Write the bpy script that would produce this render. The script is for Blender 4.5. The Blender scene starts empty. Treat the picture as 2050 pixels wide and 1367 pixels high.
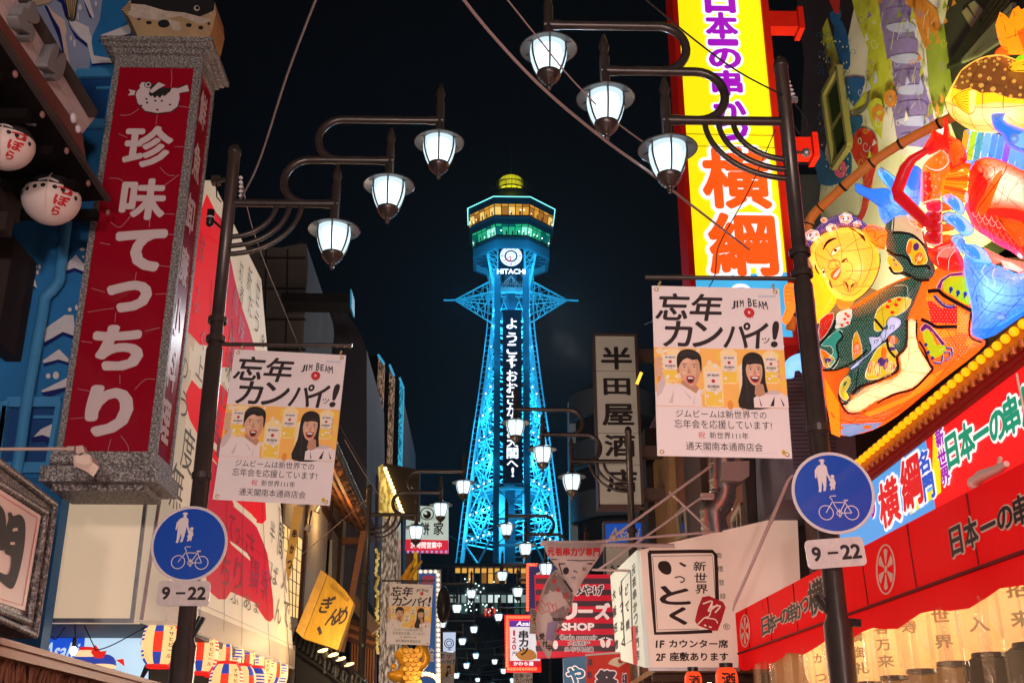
import bpy, math, random
from mathutils import Vector, Matrix, geometry
random.seed(7)
SC = bpy.context.scene
COL = SC.collection
# ---------------------------------------------------------------- camera / world / exposure
TH = math.radians(21.1); F = 2247.0
PS = math.atan(55*math.cos(TH)/F)
CZ = 1.6
cd = bpy.data.cameras.new('camera'); cam = bpy.data.objects.new('camera', cd); COL.objects.link(cam)
cam.location = (0, 0, CZ); cam.rotation_euler = (math.pi/2+TH, 0, -PS)
cd.sensor_width = 36; cd.lens = 36*F/2050; cd.clip_start = 0.05; cd.clip_end = 3000
SC.camera = cam
W = bpy.data.worlds.new("World"); SC.world = W; W.use_nodes = True
wn = W.node_tree.nodes; wl = W.node_tree.links
bg = wn['Background']
sky = wn.new('ShaderNodeTexSky'); sky.sky_type = 'NISHITA'; sky.sun_disc = False
sky.sun_elevation = math.radians(-4); sky.sun_rotation = math.radians(200)
wl.new(sky.outputs[0], bg.inputs[0]); bg.inputs[1].default_value = 0.05
SC.view_settings.view_transform = 'Standard'; SC.view_settings.look = 'None'
SC.view_settings.exposure = 0.0; SC.view_settings.gamma = 1.0
SC.cycles.use_light_tree = True
SC.cycles.max_bounces = 6; SC.cycles.diffuse_bounces = 3; SC.cycles.transparent_max_bounces = 12
SC.cycles.sample_clamp_indirect = 4.0

# ---------------------------------------------------------------- photo geometry: pixel -> ray -> point on a real plane
def ray(px, py):
    x = (px-1025)/F; y = (683.5-py)/F
    fw = math.cos(TH)-y*math.sin(TH); up = math.sin(TH)+y*math.cos(TH)
    return Vector((x*math.cos(PS)+fw*math.sin(PS), -x*math.sin(PS)+fw*math.cos(PS), up))
EYE = Vector((0, 0, CZ))
def hy(px, py, Y): r = ray(px, py); return EYE+r*(Y/r.y)
def hx(px, py, X): r = ray(px, py); return EYE+r*(X/r.x)
def hz(px, py, Z): r = ray(px, py); return EYE+r*((Z-CZ)/r.z)
def proj(p):
    d = Vector(p)-EYE
    xh = d.x*math.cos(PS)-d.y*math.sin(PS); yh = d.x*math.sin(PS)+d.y*math.cos(PS)
    dep = yh*math.cos(TH)+d.z*math.sin(TH); u = -yh*math.sin(TH)+d.z*math.cos(TH)
    return (1025+F*xh/dep, 683.5-F*u/dep)

# ---------------------------------------------------------------- materials
MATS = {}
def mat(name, col, rough=0.6, metal=0.0, emit=0.0, ecol=None, noise=0.0, nscale=6.0, bump=0.0, bscale=30.0, spec=0.22, coat=0.0, alpha=1.0, streak=0.0):
    if name in MATS: return MATS[name]
    m = bpy.data.materials.new(name); m.use_nodes = True
    nt = m.node_tree; b = nt.nodes['Principled BSDF']
    c = (*col, 1)
    b.inputs['Base Color'].default_value = c; b.inputs['Roughness'].default_value = rough
    b.inputs['Metallic'].default_value = metal
    b.inputs['Specular IOR Level'].default_value = spec
    if coat: b.inputs['Coat Weight'].default_value = coat
    if alpha < 1: b.inputs['Alpha'].default_value = alpha
    if emit:
        b.inputs['Emission Color'].default_value = (*(ecol or col), 1); b.inputs['Emission Strength'].default_value = emit
    tc = None
    if noise or bump or streak:
        tc = nt.nodes.new('ShaderNodeTexCoord')
    if noise or streak:
        nz = nt.nodes.new('ShaderNodeTexNoise'); nz.inputs['Scale'].default_value = nscale; nz.inputs['Detail'].default_value = 6
        nz.inputs['Roughness'].default_value = 0.65
        src = tc.outputs['Object']
        if streak:
            mp = nt.nodes.new('ShaderNodeMapping'); mp.inputs['Scale'].default_value = (1, 1, streak)
            nt.links.new(src, mp.inputs[0]); src = mp.outputs[0]
        nt.links.new(src, nz.inputs['Vector'])
        rp = nt.nodes.new('ShaderNodeMapRange'); rp.inputs[1].default_value = 0.25; rp.inputs[2].default_value = 0.75
        rp.inputs[3].default_value = 1-noise; rp.inputs[4].default_value = 1+noise*0.6
        nt.links.new(nz.outputs[0], rp.inputs[0])
        mx = nt.nodes.new('ShaderNodeVectorMath'); mx.operation = 'SCALE'
        mx.inputs[0].default_value = col
        nt.links.new(rp.outputs[0], mx.inputs['Scale']); nt.links.new(mx.outputs[0], b.inputs['Base Color'])
        rr = nt.nodes.new('ShaderNodeMapRange'); rr.inputs[3].default_value = max(0.05, rough-0.12); rr.inputs[4].default_value = min(1, rough+0.12)
        nt.links.new(nz.outputs[0], rr.inputs[0]); nt.links.new(rr.outputs[0], b.inputs['Roughness'])
    if bump:
        n2 = nt.nodes.new('ShaderNodeTexNoise'); n2.inputs['Scale'].default_value = bscale; n2.inputs['Detail'].default_value = 4
        nt.links.new(tc.outputs['Object'], n2.inputs['Vector'])
        bp = nt.nodes.new('ShaderNodeBump'); bp.inputs['Strength'].default_value = bump; bp.inputs['Distance'].default_value = 0.02
        nt.links.new(n2.outputs[0], bp.inputs['Height']); nt.links.new(bp.outputs[0], b.inputs['Normal'])
    MATS[name] = m
    return m
def granite(name, c0, c1, c2, scale=60.0):
    if name in MATS: return MATS[name]
    m = bpy.data.materials.new(name); m.use_nodes = True; nt = m.node_tree; b = nt.nodes['Principled BSDF']
    tc = nt.nodes.new('ShaderNodeTexCoord')
    n = nt.nodes.new('ShaderNodeTexNoise'); n.inputs['Scale'].default_value = scale; n.inputs['Detail'].default_value = 5; n.inputs['Roughness'].default_value = 0.75
    r = nt.nodes.new('ShaderNodeValToRGB'); e = r.color_ramp.elements
    e[0].position = 0.40; e[0].color = (*c0, 1); e[1].position = 0.62; e[1].color = (*c2, 1)
    k = e.new(0.5); k.color = (*c1, 1)
    nt.links.new(tc.outputs['Object'], n.inputs['Vector']); nt.links.new(n.outputs[0], r.inputs[0]); nt.links.new(r.outputs[0], b.inputs['Base Color'])
    b.inputs['Roughness'].default_value = 0.45
    MATS[name] = m; return m
def lit(name, col, e=1.0, rough=0.5, base=None, noise=0.0):
    b = base or tuple(min(1, c*0.5+0.02) for c in col)
    return mat(name, b, rough, emit=e, ecol=col, noise=noise, spec=.15)

# ---------------------------------------------------------------- mesh builder
class MB:
    def __init__(s): s.v = []; s.f = []; s.mi = []; s.sm = []; s.mats = []
    def mid(s, m):
        if m not in s.mats: s.mats.append(m)
        return s.mats.index(m)
    def add(s, vs, fs, m, smooth=False):
        o = len(s.v); s.v += [tuple(v) for v in vs]; k = s.mid(m)
        for f in fs: s.f.append([o+i for i in f]); s.mi.append(k); s.sm.append(smooth)
    def quad(s, a, b, c, d, m): s.add([a, b, c, d], [(0, 1, 2, 3)], m)
    def obox(s, c, u, v, w, m):
        c = Vector(c); u = Vector(u); v = Vector(v); w = Vector(w)
        P = [c+i*u+j*v+k*w for k in (-1, 1) for j in (-1, 1) for i in (-1, 1)]
        s.add(P, [(0, 2, 3, 1), (4, 5, 7, 6), (0, 1, 5, 4), (2, 6, 7, 3), (0, 4, 6, 2), (1, 3, 7, 5)], m)
    def box(s, x0, x1, y0, y1, z0, z1, m):
        s.obox(((x0+x1)/2, (y0+y1)/2, (z0+z1)/2), ((x1-x0)/2, 0, 0), (0, (y1-y0)/2, 0), (0, 0, (z1-z0)/2), m)
    def bar(s, a, b, w, m, h=None):
        a = Vector(a); b = Vector(b); d = b-a; L = d.length
        if L < 1e-6: return
        d /= L; up = Vector((0, 0, 1)) if abs(d.z) < 0.95 else Vector((0, 1, 0))
        x = d.cross(up).normalized(); y = x.cross(d).normalized()
        s.obox((a+b)/2, x*w/2, y*(h or w)/2, d*L/2, m)
    def tube(s, path, r, m, n=8, caps=True):
        P = [Vector(p) for p in path]; k = len(P)
        R = r if isinstance(r, (list, tuple)) else [r]*k
        t0 = (P[1]-P[0]).normalized(); up = Vector((0, 0, 1)) if abs(t0.z) < 0.9 else Vector((1, 0, 0))
        x = t0.cross(up).normalized(); vs = []
        for i in range(k):
            t = (P[min(i+1, k-1)]-P[max(i-1, 0)]).normalized()
            x = (x-t*x.dot(t)); x.normalize(); y = t.cross(x)
            for j in range(n):
                a = 2*math.pi*j/n; vs.append(P[i]+(x*math.cos(a)+y*math.sin(a))*R[i])
        fs = [(i*n+j, i*n+(j+1) % n, (i+1)*n+(j+1) % n, (i+1)*n+j) for i in range(k-1) for j in range(n)]
        s.add(vs, fs, m, True)
        if caps:
            s.add(vs[:n][::-1], [tuple(range(n))], m); s.add(vs[-n:], [tuple(range(n))], m)
    def lathe(s, c, prof, m, n=24, smooth=True, ax=None):
        c = Vector(c); vs = []
        for r, z in prof:
            for j in range(n):
                a = 2*math.pi*j/n; vs.append(c+Vector((r*math.cos(a), r*math.sin(a), z)))
        k = len(prof)
        s.add(vs, [(i*n+j, i*n+(j+1) % n, (i+1)*n+(j+1) % n, (i+1)*n+j) for i in range(k-1) for j in range(n)], m, smooth)
    def prism(s, pts, d, m, mside=None):
        """front polygon pts (3-D), extruded by vector d behind it"""
        n = len(pts); P = [Vector(p) for p in pts]; Q = [p+Vector(d) for p in P]
        s.add(P, [tuple(range(n))], m)
        s.add(Q[::-1], [tuple(range(n))], mside or m)
        for i in range(n):
            j = (i+1) % n; s.add([P[i], Q[i], Q[j], P[j]], [(0, 1, 2, 3)], mside or m)
    def sph(s, c, r, m, n=10, k=6):
        rx, ry, rz = r if isinstance(r, (tuple, list)) else (r, r, r)
        c = Vector(c); vs = []
        for i in range(k+1):
            t = math.pi*i/k
            for j in range(n):
                a = 2*math.pi*j/n; vs.append(c+Vector((rx*math.sin(t)*math.cos(a), ry*math.sin(t)*math.sin(a), rz*math.cos(t))))
        s.add(vs, [(i*n+j, (i+1)*n+j, (i+1)*n+(j+1) % n, i*n+(j+1) % n) for i in range(k) for j in range(n)], m, True)
    def build(s, name, parent=None):
        me = bpy.data.meshes.new(name); me.from_pydata(s.v, [], s.f)
        for m in s.mats: me.materials.append(m)
        me.polygons.foreach_set('material_index', s.mi); me.polygons.foreach_set('use_smooth', s.sm); me.update()
        o = bpy.data.objects.new(name, me); COL.objects.link(o)
        if parent is not None:
            o.parent = parent; o.matrix_parent_inverse = parent_inv(parent)
        return o
def wpos(p):
    return Vector((0, 0, 0)) if p is None else wpos(p.parent)+p.matrix_parent_inverse.translation+p.location
def parent_inv(p): return Matrix.Translation(-wpos(p))
def tag(o, label=None, cat=None, group=None, kind=None):
    if label: o['label'] = label
    if cat: o['category'] = cat
    if group: o['group'] = group
    if kind: o['kind'] = kind
    return o
def thing(name, label, cat, loc=(0, 0, 0), group=None):
    o = bpy.data.objects.new(name, None); COL.objects.link(o); o.location = loc; o.empty_display_size = 0.2
    return tag(o, label, cat, group)
def dup(o, parent=None, loc=None):
    c = o.copy(); COL.objects.link(c); mi = o.matrix_parent_inverse.copy(); c.parent = parent; c.matrix_parent_inverse = mi
    if loc is not None: c.location = loc
    for ch in list(o.children): dup(ch, c)
    return c
def setlights(): pass

# ---------------------------------------------------------------- flat lettering from outlines of the built-in font
GL = {}
def glyph(s, off=0.0):
    """outline mesh of a piece of text; off > 0 makes it bolder by stacking shifted copies"""
    k = (s, off)
    if k in GL: return GL[k]
    if off <= 0.013:
        if (s, 0) in GL: GL[k] = GL[(s, 0)]; return GL[k]
        c = bpy.data.curves.new('g', 'FONT'); c.body = s; c.resolution_u = 3 if len(s) < 4 else 2
        o = bpy.data.objects.new('g', c); COL.objects.link(o)
        dg = bpy.context.evaluated_depsgraph_get(); dg.update()
        me = bpy.data.meshes.new_from_object(o.evaluated_get(dg))
        vs = [(v.co.x, v.co.y) for v in me.vertices]; fs = [tuple(p.vertices) for p in me.polygons]
        bpy.data.objects.remove(o); bpy.data.curves.remove(c); bpy.data.meshes.remove(me)
    else:
        v0, f0, _ = glyph(s, 0); n = 8 if off < 0.05 else 14 if off < .11 else 20; vs = []; fs = []
        for q in range(n+1):
            r = off if q < n else 0; dx, dy = r*math.cos(2*math.pi*q/n), r*math.sin(2*math.pi*q/n); b = len(vs)
            vs += [(x+dx, y+dy) for x, y in v0]; fs += [tuple(b+i for i in f) for f in f0]
    xs = [v[0] for v in vs]; ys = [v[1] for v in vs]
    GL[k] = (vs, fs, (min(xs), max(xs), min(ys), max(ys)))
    return GL[k]
def layer_step(off): return 0.0 if off <= 0.013 else 0.00012

# ---------------------------------------------------------------- real planes on which signs are painted
class Pl:
    flat = True; ppm = 0
    def __init__(s, p0, u, v):
        s.p0 = Vector(p0); s.u = Vector(u).normalized(); s.v = Vector(v).normalized(); s.n = s.u.cross(s.v).normalized()
    def hit(s, px, py, lift=0.0):
        r = ray(px, py); t = ((s.p0-EYE).dot(s.n)+lift)/r.dot(s.n); return EYE+r*t
    def uv(s, px, py):
        d = s.hit(px, py)-s.p0; return d.dot(s.u), d.dot(s.v)
    def at(s, a, b, lift=0.0): return s.p0+s.u*a+s.v*b+s.n*lift
    pt = hit
class Local:
    """sheet with its own units: (x right, y down) measured from a corner point"""
    flat = True
    def __init__(s, p0, u, v, ppm): s.p0 = Vector(p0); s.u = Vector(u).normalized(); s.v = Vector(v).normalized(); s.n = s.u.cross(s.v); s.ppm = ppm
    def hit(s, x, y, lift=0.0): return s.p0+s.u*(x/s.ppm)-s.v*(y/s.ppm)+s.n*lift
    pt = hit
def plY(Y): return Pl((0, Y, 0), (1, 0, 0), (0, 0, 1))          # faces the camera
def plXr(X): return Pl((X, 0, 0), (0, -1, 0), (0, 0, 1))        # right side of the street, faces -X
def plXl(X): return Pl((X, 0, 0), (0, 1, 0), (0, 0, 1))         # left side, faces +X
def plV(a, b):                                                  # upright plane through two ground points, seen left to right
    a = Vector(a); b = Vector(b); u = (b-a); u.z = 0
    return Pl(a, u, (0, 0, 1))
def spl(pts, n=6, closed=False):
    """Catmull-Rom through pixel points"""
    P = list(pts); out = []; k = len(P); rng = range(k if closed else k-1)
    for i in rng:
        p0 = P[(i-1) % k] if closed or i > 0 else P[i]; p1 = P[i]; p2 = P[(i+1) % k]
        p3 = P[(i+2) % k] if closed or i+2 < k else P[(i+1) % k]
        for j in range(n):
            t = j/n
            out.append(tuple(0.5*(2*b+(c-a)*t+(2*a-5*b+4*c-d)*t*t+(3*b-a-3*c+d)*t**3) for a, b, c, d in zip(p0, p1, p2, p3)))
    if not closed: out.append(tuple(P[-1]))
    return out
def poly(mb, s, pts, m, lift=0.004, smooth=0, step=None):
    if smooth: pts = spl(pts, smooth, True)
    if s.flat: mb.add([s.pt(x, y, lift) for x, y in pts], [tuple(range(len(pts)))], m)
    else:
        vs, fs = fillgrid(pts, step or s.step)
        mb.add([s.pt(x, y, lift) for x, y in vs], fs, m, True)
def stroke(mb, s, pts, w, m, lift=0.006, smooth=0, taper=False, closed=False):
    if smooth: pts = spl(pts, smooth, closed)
    elif closed: pts = list(pts)
    k = len(pts); vs = []
    for i in range(k):
        if closed: a = pts[(i-1) % k]; b = pts[(i+1) % k]
        else: a = pts[max(i-1, 0)]; b = pts[min(i+1, k-1)]
        dx, dy = b[0]-a[0], b[1]-a[1]; L = math.hypot(dx, dy) or 1
        ww = w/2
        if taper: ww *= (0.25+0.75*math.sin(math.pi*(i+0.5)/k))
        nx, ny = -dy/L*ww, dx/L*ww
        vs += [s.pt(pts[i][0]+nx, pts[i][1]+ny, lift), s.pt(pts[i][0]-nx, pts[i][1]-ny, lift)]
    rng = range(k) if closed else range(k-1)
    mb.add(vs, [(2*i, 2*i+1, 2*((i+1) % k)+1, 2*((i+1) % k)) for i in rng], m)
def ell(mb, s, cx, cy, rx, ry, m, lift=0.005, rot=0.0, n=20):
    c, d = math.cos(rot), math.sin(rot)
    pts = [(cx+rx*math.cos(2*math.pi*i/n)*c-ry*math.sin(2*math.pi*i/n)*d, cy+rx*math.cos(2*math.pi*i/n)*d+ry*math.sin(2*math.pi*i/n)*c) for i in range(n)]
    mb.add([s.pt(x, y, lift) for x, y in pts], [tuple(range(n))], m)
def put(mb, s, text, cx, cy, w, h, m, lift=0.005, off=0.0, outl=(), slant=0.0, ref=None):
    """fit text in a box w x h photo pixels centred on pixel (cx,cy), lying in plane s"""
    o = s.hit(cx, cy); e = 0.01
    if s.ppm: wm = w/s.ppm; hm = h/s.ppm
    else:
        c0 = proj(o); cu = proj(o+s.u*e); cv = proj(o+s.v*e)
        wm = w*e/math.hypot(cu[0]-c0[0], cu[1]-c0[1]); hm = h*e/math.hypot(cv[0]-c0[0], cv[1]-c0[1])
    bb = glyph(ref or text, off)[2]; bw = bb[1]-bb[0]; bh = max(bb[3]-bb[2], 1e-3)
    mxx = (bb[0]+bb[1])/2; myy = (bb[2]+bb[3])/2
    for k, (of, mm, lf) in enumerate([(off, m, lift)]+list(outl)):
        vs, fs, _ = glyph(text, of)
        P = []; n0 = len(glyph(text, 0)[0]); st = layer_step(of)*(hm/0.5 if hm > .5 else 1)
        for i, (x, y) in enumerate(vs):
            a = (x-mxx)/bw*wm; b = (y-myy)/bh*hm
            P.append(o+s.u*(a+slant*b)+s.v*b+s.n*(lf+st*(i//n0)))
        mb.add(P, fs, mm)
def vtext(mb, s, text, p0, p1, w, h, m, w1=None, h1=None, **k):
    """characters spread between two pixel centres"""
    n = len(text)
    for i, ch in enumerate(text):
        if ch == ' ': continue
        t = i/(n-1) if n > 1 else 0
        ww = w+((w1 or w)-w)*t; hh = h+((h1 or h)-h)*t
        a = 1.0
        put(mb, s, ch, p0[0]+(p1[0]-p0[0])*t, p0[1]+(p1[1]-p0[1])*t, ww*(0.25 if ch in '!・' else 1), hh*(0.2 if ch in '一ー' else 1), m, **k)
def slab(mb, s, pts, depth, m, mside=None, lift=0.0):
    mb.prism([s.hit(x, y, lift) for x, y in pts], -s.n*depth, m, mside)

# ---------------------------------------------------------------- pillowed paper-lantern surfaces
def dist_edge(x, y, P):
    best = 1e9; n = len(P)
    for i in range(n):
        ax, ay = P[i]; bx, by = P[(i+1) % n]; dx, dy = bx-ax, by-ay
        L = dx*dx+dy*dy; t = 0 if L == 0 else max(0, min(1, ((x-ax)*dx+(y-ay)*dy)/L))
        d = math.hypot(x-ax-t*dx, y-ay-t*dy)
        if d < best: best = d
    return best
def inside(x, y, P):
    c = False; n = len(P); j = n-1
    for i in range(n):
        if (P[i][1] > y) != (P[j][1] > y) and x < (P[j][0]-P[i][0])*(y-P[i][1])/(P[j][1]-P[i][1])+P[i][0]: c = not c
        j = i
    return c
def fillgrid(pts, step):
    P = [(float(x), float(y)) for x, y in pts]
    D = []
    for i in range(len(P)):                                     # densify the outline
        a = P[i]; b = P[(i+1) % len(P)]; k = max(1, int(math.hypot(b[0]-a[0], b[1]-a[1])/step))
        for j in range(k): D.append((a[0]+(b[0]-a[0])*j/k, a[1]+(b[1]-a[1])*j/k))
    n = len(D); V = [Vector(p) for p in D]; E = [(i, (i+1) % n) for i in range(n)]
    xs = [p[0] for p in D]; ys = [p[1] for p in D]
    y = min(ys)+step/2; r = 0
    while y < max(ys):
        x = min(xs)+step/2*(1+r % 2)
        while x < max(xs):
            if inside(x, y, D) and dist_edge(x, y, D) > step*0.45: V.append(Vector((x, y)))
            x += step
        y += step*0.87; r += 1
    vv, ee, ff, *_ = geometry.delaunay_2d_cdt(V, E, [], 1, 1e-4)
    vv = [(p.x, p.y) for p in vv]
    fs = []
    for f in ff:
        cx = sum(vv[i][0] for i in f)/len(f); cy = sum(vv[i][1] for i in f)/len(f)
        if inside(cx, cy, D):
            a, b, c = [vv[i] for i in f[:3]]
            # pixel y runs down: make the face look along +n
            if (b[0]-a[0])*(c[1]-a[1])-(b[1]-a[1])*(c[0]-a[0]) > 0: f = f[::-1]
            fs.append(tuple(f))
    return vv, fs
class Puff:
    """outline (pixels) on a base plane, blown up by H metres towards the viewer"""
    flat = False; ppm = 0
    def __init__(s, pl, pts, H, D, smooth=5, step=9, base=0.0, tilt=None):
        s.pl = pl; s.P = spl(pts, smooth, True) if smooth else list(pts); s.H = H; s.D = D; s.step = step; s.base = base; s.n = pl.n; s.u = pl.u; s.v = pl.v
    def h(s, x, y):
        if not inside(x, y, s.P): return 0.0
        t = min(dist_edge(x, y, s.P)/s.D, 1.0); return s.H*math.sqrt(max(0, 1-(1-t)**2))
    def pt(s, x, y, lift=0.0): return s.pl.hit(x, y, s.base+s.h(x, y)+lift)
    def hit(s, x, y, lift=0.0): return s.pt(x, y, lift)
    def body(s, mb, m, skirt=0.08):
        vs, fs = fillgrid(s.P, s.step)
        mb.add([s.pt(x, y) for x, y in vs], fs, m, True)
        D = s.P; n = len(D)
        a = [s.pl.hit(x, y, s.base) for x, y in D]; b = [s.pl.hit(x, y, s.base-skirt) for x, y in D]
        mb.add(a+b, [(i, (i+1) % n, n+(i+1) % n, n+i) for i in range(n)], m)
        mb.add(b[::-1], [tuple(range(n))], m)

# common materials
DARKM = mat('dark_painted_steel', (0.05, 0.038, 0.033), 0.32, 0.3, spec=.5, noise=0.25, nscale=9)
BLACKM = mat('black_painted_steel', (0.02, 0.018, 0.018), 0.3, 0.2, noise=0.2)
BLACK = mat('black_ink', (0.018, 0.015, 0.015), 0.6)
WHITEP = mat('white_paint', (0.78, 0.77, 0.75), 0.5, noise=0.06)
GREYM = mat('grey_galvanised', (0.4, 0.4, 0.41), 0.4, 0.7, noise=0.2)
CONC = mat('concrete', (0.2, 0.19, 0.18), 0.85, noise=0.35, nscale=1.2, bump=0.2, streak=0.3)
# ================================================================ street
gm = MB(); gm.quad((-60, -40, 0), (60, -40, 0), (60, 600, 0), (-60, 600, 0), mat('asphalt', (0.05, 0.05, 0.052), 0.75, noise=0.3, nscale=3, bump=0.3, bscale=80))
tag(gm.build('ground'), kind='structure')
gm = MB(); gm.quad((-3.0, -30, 0.004), (3.0, -30, 0.004), (3.0, 140, 0.004), (-3.0, 140, 0.004), mat('street_paving', (0.22, 0.2, 0.18), 0.6, noise=0.3, nscale=2.5, bump=0.3, bscale=40))
tag(gm.build('street'), kind='structure')

# ================================================================ three-lantern street lamps
GLOBE = None
def globe_mat():
    m = bpy.data.materials.new('frosted_lamp_glass'); m.use_nodes = True; nt = m.node_tree; nt.nodes.clear()
    out = nt.nodes.new('ShaderNodeOutputMaterial'); e = nt.nodes.new('ShaderNodeEmission'); t = nt.nodes.new('ShaderNodeBsdfTransparent')
    e.inputs[0].default_value = (0.72, 0.93, 1.0, 1); e.inputs[1].default_value = 1.35
    t.inputs[0].default_value = (0.9, 0.95, 1, 1)
    mx = nt.nodes.new('ShaderNodeMixShader'); mx.inputs[0].default_value = 0.32
    nt.links.new(e.outputs[0], mx.inputs[1]); nt.links.new(t.outputs[0], mx.inputs[2]); nt.links.new(mx.outputs[0], out.inputs[0])
    return m
GLOBE = globe_mat()
HOODW = mat('lamp_hood_inside', (0.085, 0.09, 0.092), 0.4, noise=0.1)
BULB = mat('lamp_bulb', (1, 1, 1), emit=2.4, ecol=(0.93, 0.98, 1.0))
def lamp_pole(name, sgn):
    """pole at the origin, arms reach along sgn*X"""
    t = thing(name, 'x', 'street lamp')
    p = MB()
    p.lathe((0, 0, 0), [(0.13, 0), (0.13, 0.5), (0.095, 0.56), (0.095, 2.55), (0.072, 2.6), (0.072, 5.05), (0.056, 5.1), (0.056, 7.0), (0.062, 7.0), (0.062, 7.02), (0.05, 7.07), (0.02, 7.1), (0.001, 7.105)], DARKM, 20)
    for z in (3.9, 5.12, 5.3): p.lathe((0, 0, z), [(0.074, 0), (0.083, 0), (0.083, 0.05), (0.074, 0.05)], DARKM, 20, False)
    p.build('pole', t)
    def S(o, z): return Vector((sgn*o, 0, z))
    a = MB(); r = 0.037
    a.tube([S(0.05, 6.49), S(1.0, 6.49)], r, DARKM, 12)
    a.tube([S(0.95, 6.495)]+[S(0.71-0.23*math.sin(q), 6.72-0.23*math.cos(q)) for q in [math.pi*i/14 for i in range(15)]]+[S(1.46, 6.95)], r, DARKM, 12)
    a.tube([S(1.2, 6.955)]+[S(0.99-0.22*math.sin(q), 7.17-0.22*math.cos(q)) for q in [math.pi*i/14 for i in range(15)]]+[S(1.9, 7.39)], r, DARKM, 12)
    for o, z in ((0.86, 6.49), (1.34, 6.95), (1.8, 7.39)): a.tube([S(o, z), S(o+0.14, z)], r+0.006, DARKM, 12)
    for o, z, q in ((0.97, 6.27, 6.9), (1.45, 6.73, 7.3), (1.905, 7.2, 7.8)):
        a.lathe(S(o, 0), [(0.042, z), (0.042, q-0.22), (0.034, q-0.19), (0.034, q-0.17), (0.046, q-0.12), (0.012, q), (0.001, q+0.004)], DARKM, 14)
    a.build('arm', t)
    for o, d in ((0.43, 0.34), (0.55, 0.43), (0.66, 0.51)):
        b = MB(); b.tube([S(o*math.cos(q), 6.48-d*math.sin(q)) for q in [math.pi/2*i/12 for i in range(13)]], 0.024, DARKM, 8); b.build('brace', t)
    for o, z in ((0.97, 6.12), (1.45, 6.585), (1.905, 7.05)):
        h = MB()
        h.lathe(S(o, z), [(0.043, 0.2), (0.06, 0.18), (0.13, 0.15), (0.232, 0.108), (0.238, 0.1), (0.232, 0.096)], DARKM, 32)
        h.lathe(S(o, z), [(0.231, 0.097), (0.15, 0.122), (0.03, 0.135)], HOODW, 32)
        ho = h.build('lantern', t)
        g = MB(); gp = [(0.148, 0.118), (0.152, 0.06), (0.145, 0.0), (0.125, -0.07), (0.1, -0.125), (0.088, -0.145)]
        g.lathe(S(o, z), gp, GLOBE, 32); g.build('glass_globe', ho)
        g = MB(); g.lathe(S(o, z), [(0.001, 0.1)]+[(rr*.74, zz*.86-.004) for rr, zz in gp]+[(0.001, -0.135)], BULB, 20); g.build('bulb', ho)
        g = MB()
        for k in range(6):
            q = math.pi*2*(k+0.5)/6+0.02
            g.tube([S(o, z)+Vector((math.cos(q)*(rr+0.006), math.sin(q)*(rr+0.006), zz)) for rr, zz in [(0.2, 0.108)]+gp], 0.0085, DARKM, 5)
        g.lathe(S(o, z), [(0.097, -0.13), (0.097, -0.155), (0.092, -0.16), (0.092, -0.175), (0.074, -0.18), (0.074, -0.2), (0.055, -0.205), (0.05, -0.225), (0.032, -0.23), (0.02, -0.245), (0.022, -0.26), (0.016, -0.285), (0.001, -0.295)], DARKM, 20)
        g.build('cage', ho)
        ld = bpy.data.lights.new('lantern_light', 'POINT'); ld.energy = LAMPW; ld.color = (0.86, 0.95, 1.0); ld.shadow_soft_size = 0.05
        lo = bpy.data.objects.new('lantern_light', ld); COL.objects.link(lo); lo.location = S(o, z-0.11); lo.parent = ho
    return t
LAMPW = 90.0
PXR = 2.38
LP = lamp_pole('street_lamp', 1); LP.location = (-PXR, 9.2, 0)
RP = lamp_pole('street_lamp', -1); RP.location = (PXR, 7.72, 0)
LP['label'] = 'dark three-lantern lamp post at left carrying a blue disc sign before the red splashed wall'
RP['label'] = 'dark three-lantern lamp post at right carrying a blue disc sign before the red awning'
LL = {22.4: 'brown three-lantern lamp post with banner beside the glittering gold column',
      36.8: 'lamp post with three lanterns over the banner below the blue bulb framed sign',
      46.3: 'small lamp post with lanterns left of the dark archway, nearest of that cluster',
      57.0: 'second tiny lamp post of the left lantern row within the dark archway',
      72.0: 'farthest tiny lamp post of the left lantern row in the dark archway',
      -4.0: None}
RL = {18.2: 'brown three-lantern lamp post in front of the tall cream shop sign with big black characters',
      26.6: 'lamp post whose three lanterns hang before the blue tower base, above the twisted banner',
      33.3: 'lamp post whose three lanterns hang before the lit orange office windows',
      42.5: 'lamp post behind the red bulb framed menu sign, lanterns before the pale lit windows',
      60.0: 'second tiny lamp post of the right lantern row within the dark archway',
      76.0: 'farthest tiny lamp post of the right lantern row in the dark archway',
      -5.0: None}
for src, tab, x in ((LP, LL, -PXR), (RP, RL, PXR)):
    for Y, lab in tab.items():
        c = dup(src, None, (x, Y, 0)); c['label'] = lab or ('three-lantern lamp post standing behind the viewer on the %s kerb' % ('left' if x < 0 else 'right'))
for o in list(COL.objects):
    if o.name.startswith('street_lamp'): o['group'] = 'three-lantern lamp posts along the street'

# ================================================================ tower
XC, YC = 3.75, 172.0
STEEL = mat('tower_steel', (0.62, 0.72, 0.75), 0.5, 0.2, noise=0.15, nscale=0.4)
STEELD = mat('tower_dark_cladding', (0.05, 0.1, 0.12), 0.5, 0.1, noise=0.2, nscale=0.5)
SHAFT = mat('tower_shaft_cladding', (0.09, 0.17, 0.22), 0.5, 0.1, noise=0.2, nscale=0.5)
tw = thing('observation_tower', 'tall steel lattice tower lit cyan with clock, neon rimmed lookout deck and vertical message board', 'tower', (XC, YC, 0))
def Zf(py, Y): return hy(1023, py, Y).z
def Wpx(half, py, Y): return (hy(1023+half, py, Y)-hy(1023, py, Y)).length
LEV = [(563, 37), (600, 34), (640, 35), (670, 38), (711, 43), (754, 48.5), (798, 54.5), (842, 61), (890, 68), (935, 74), (986, 80.5), (1038, 87), (1089, 93), (1130, 98)]
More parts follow.
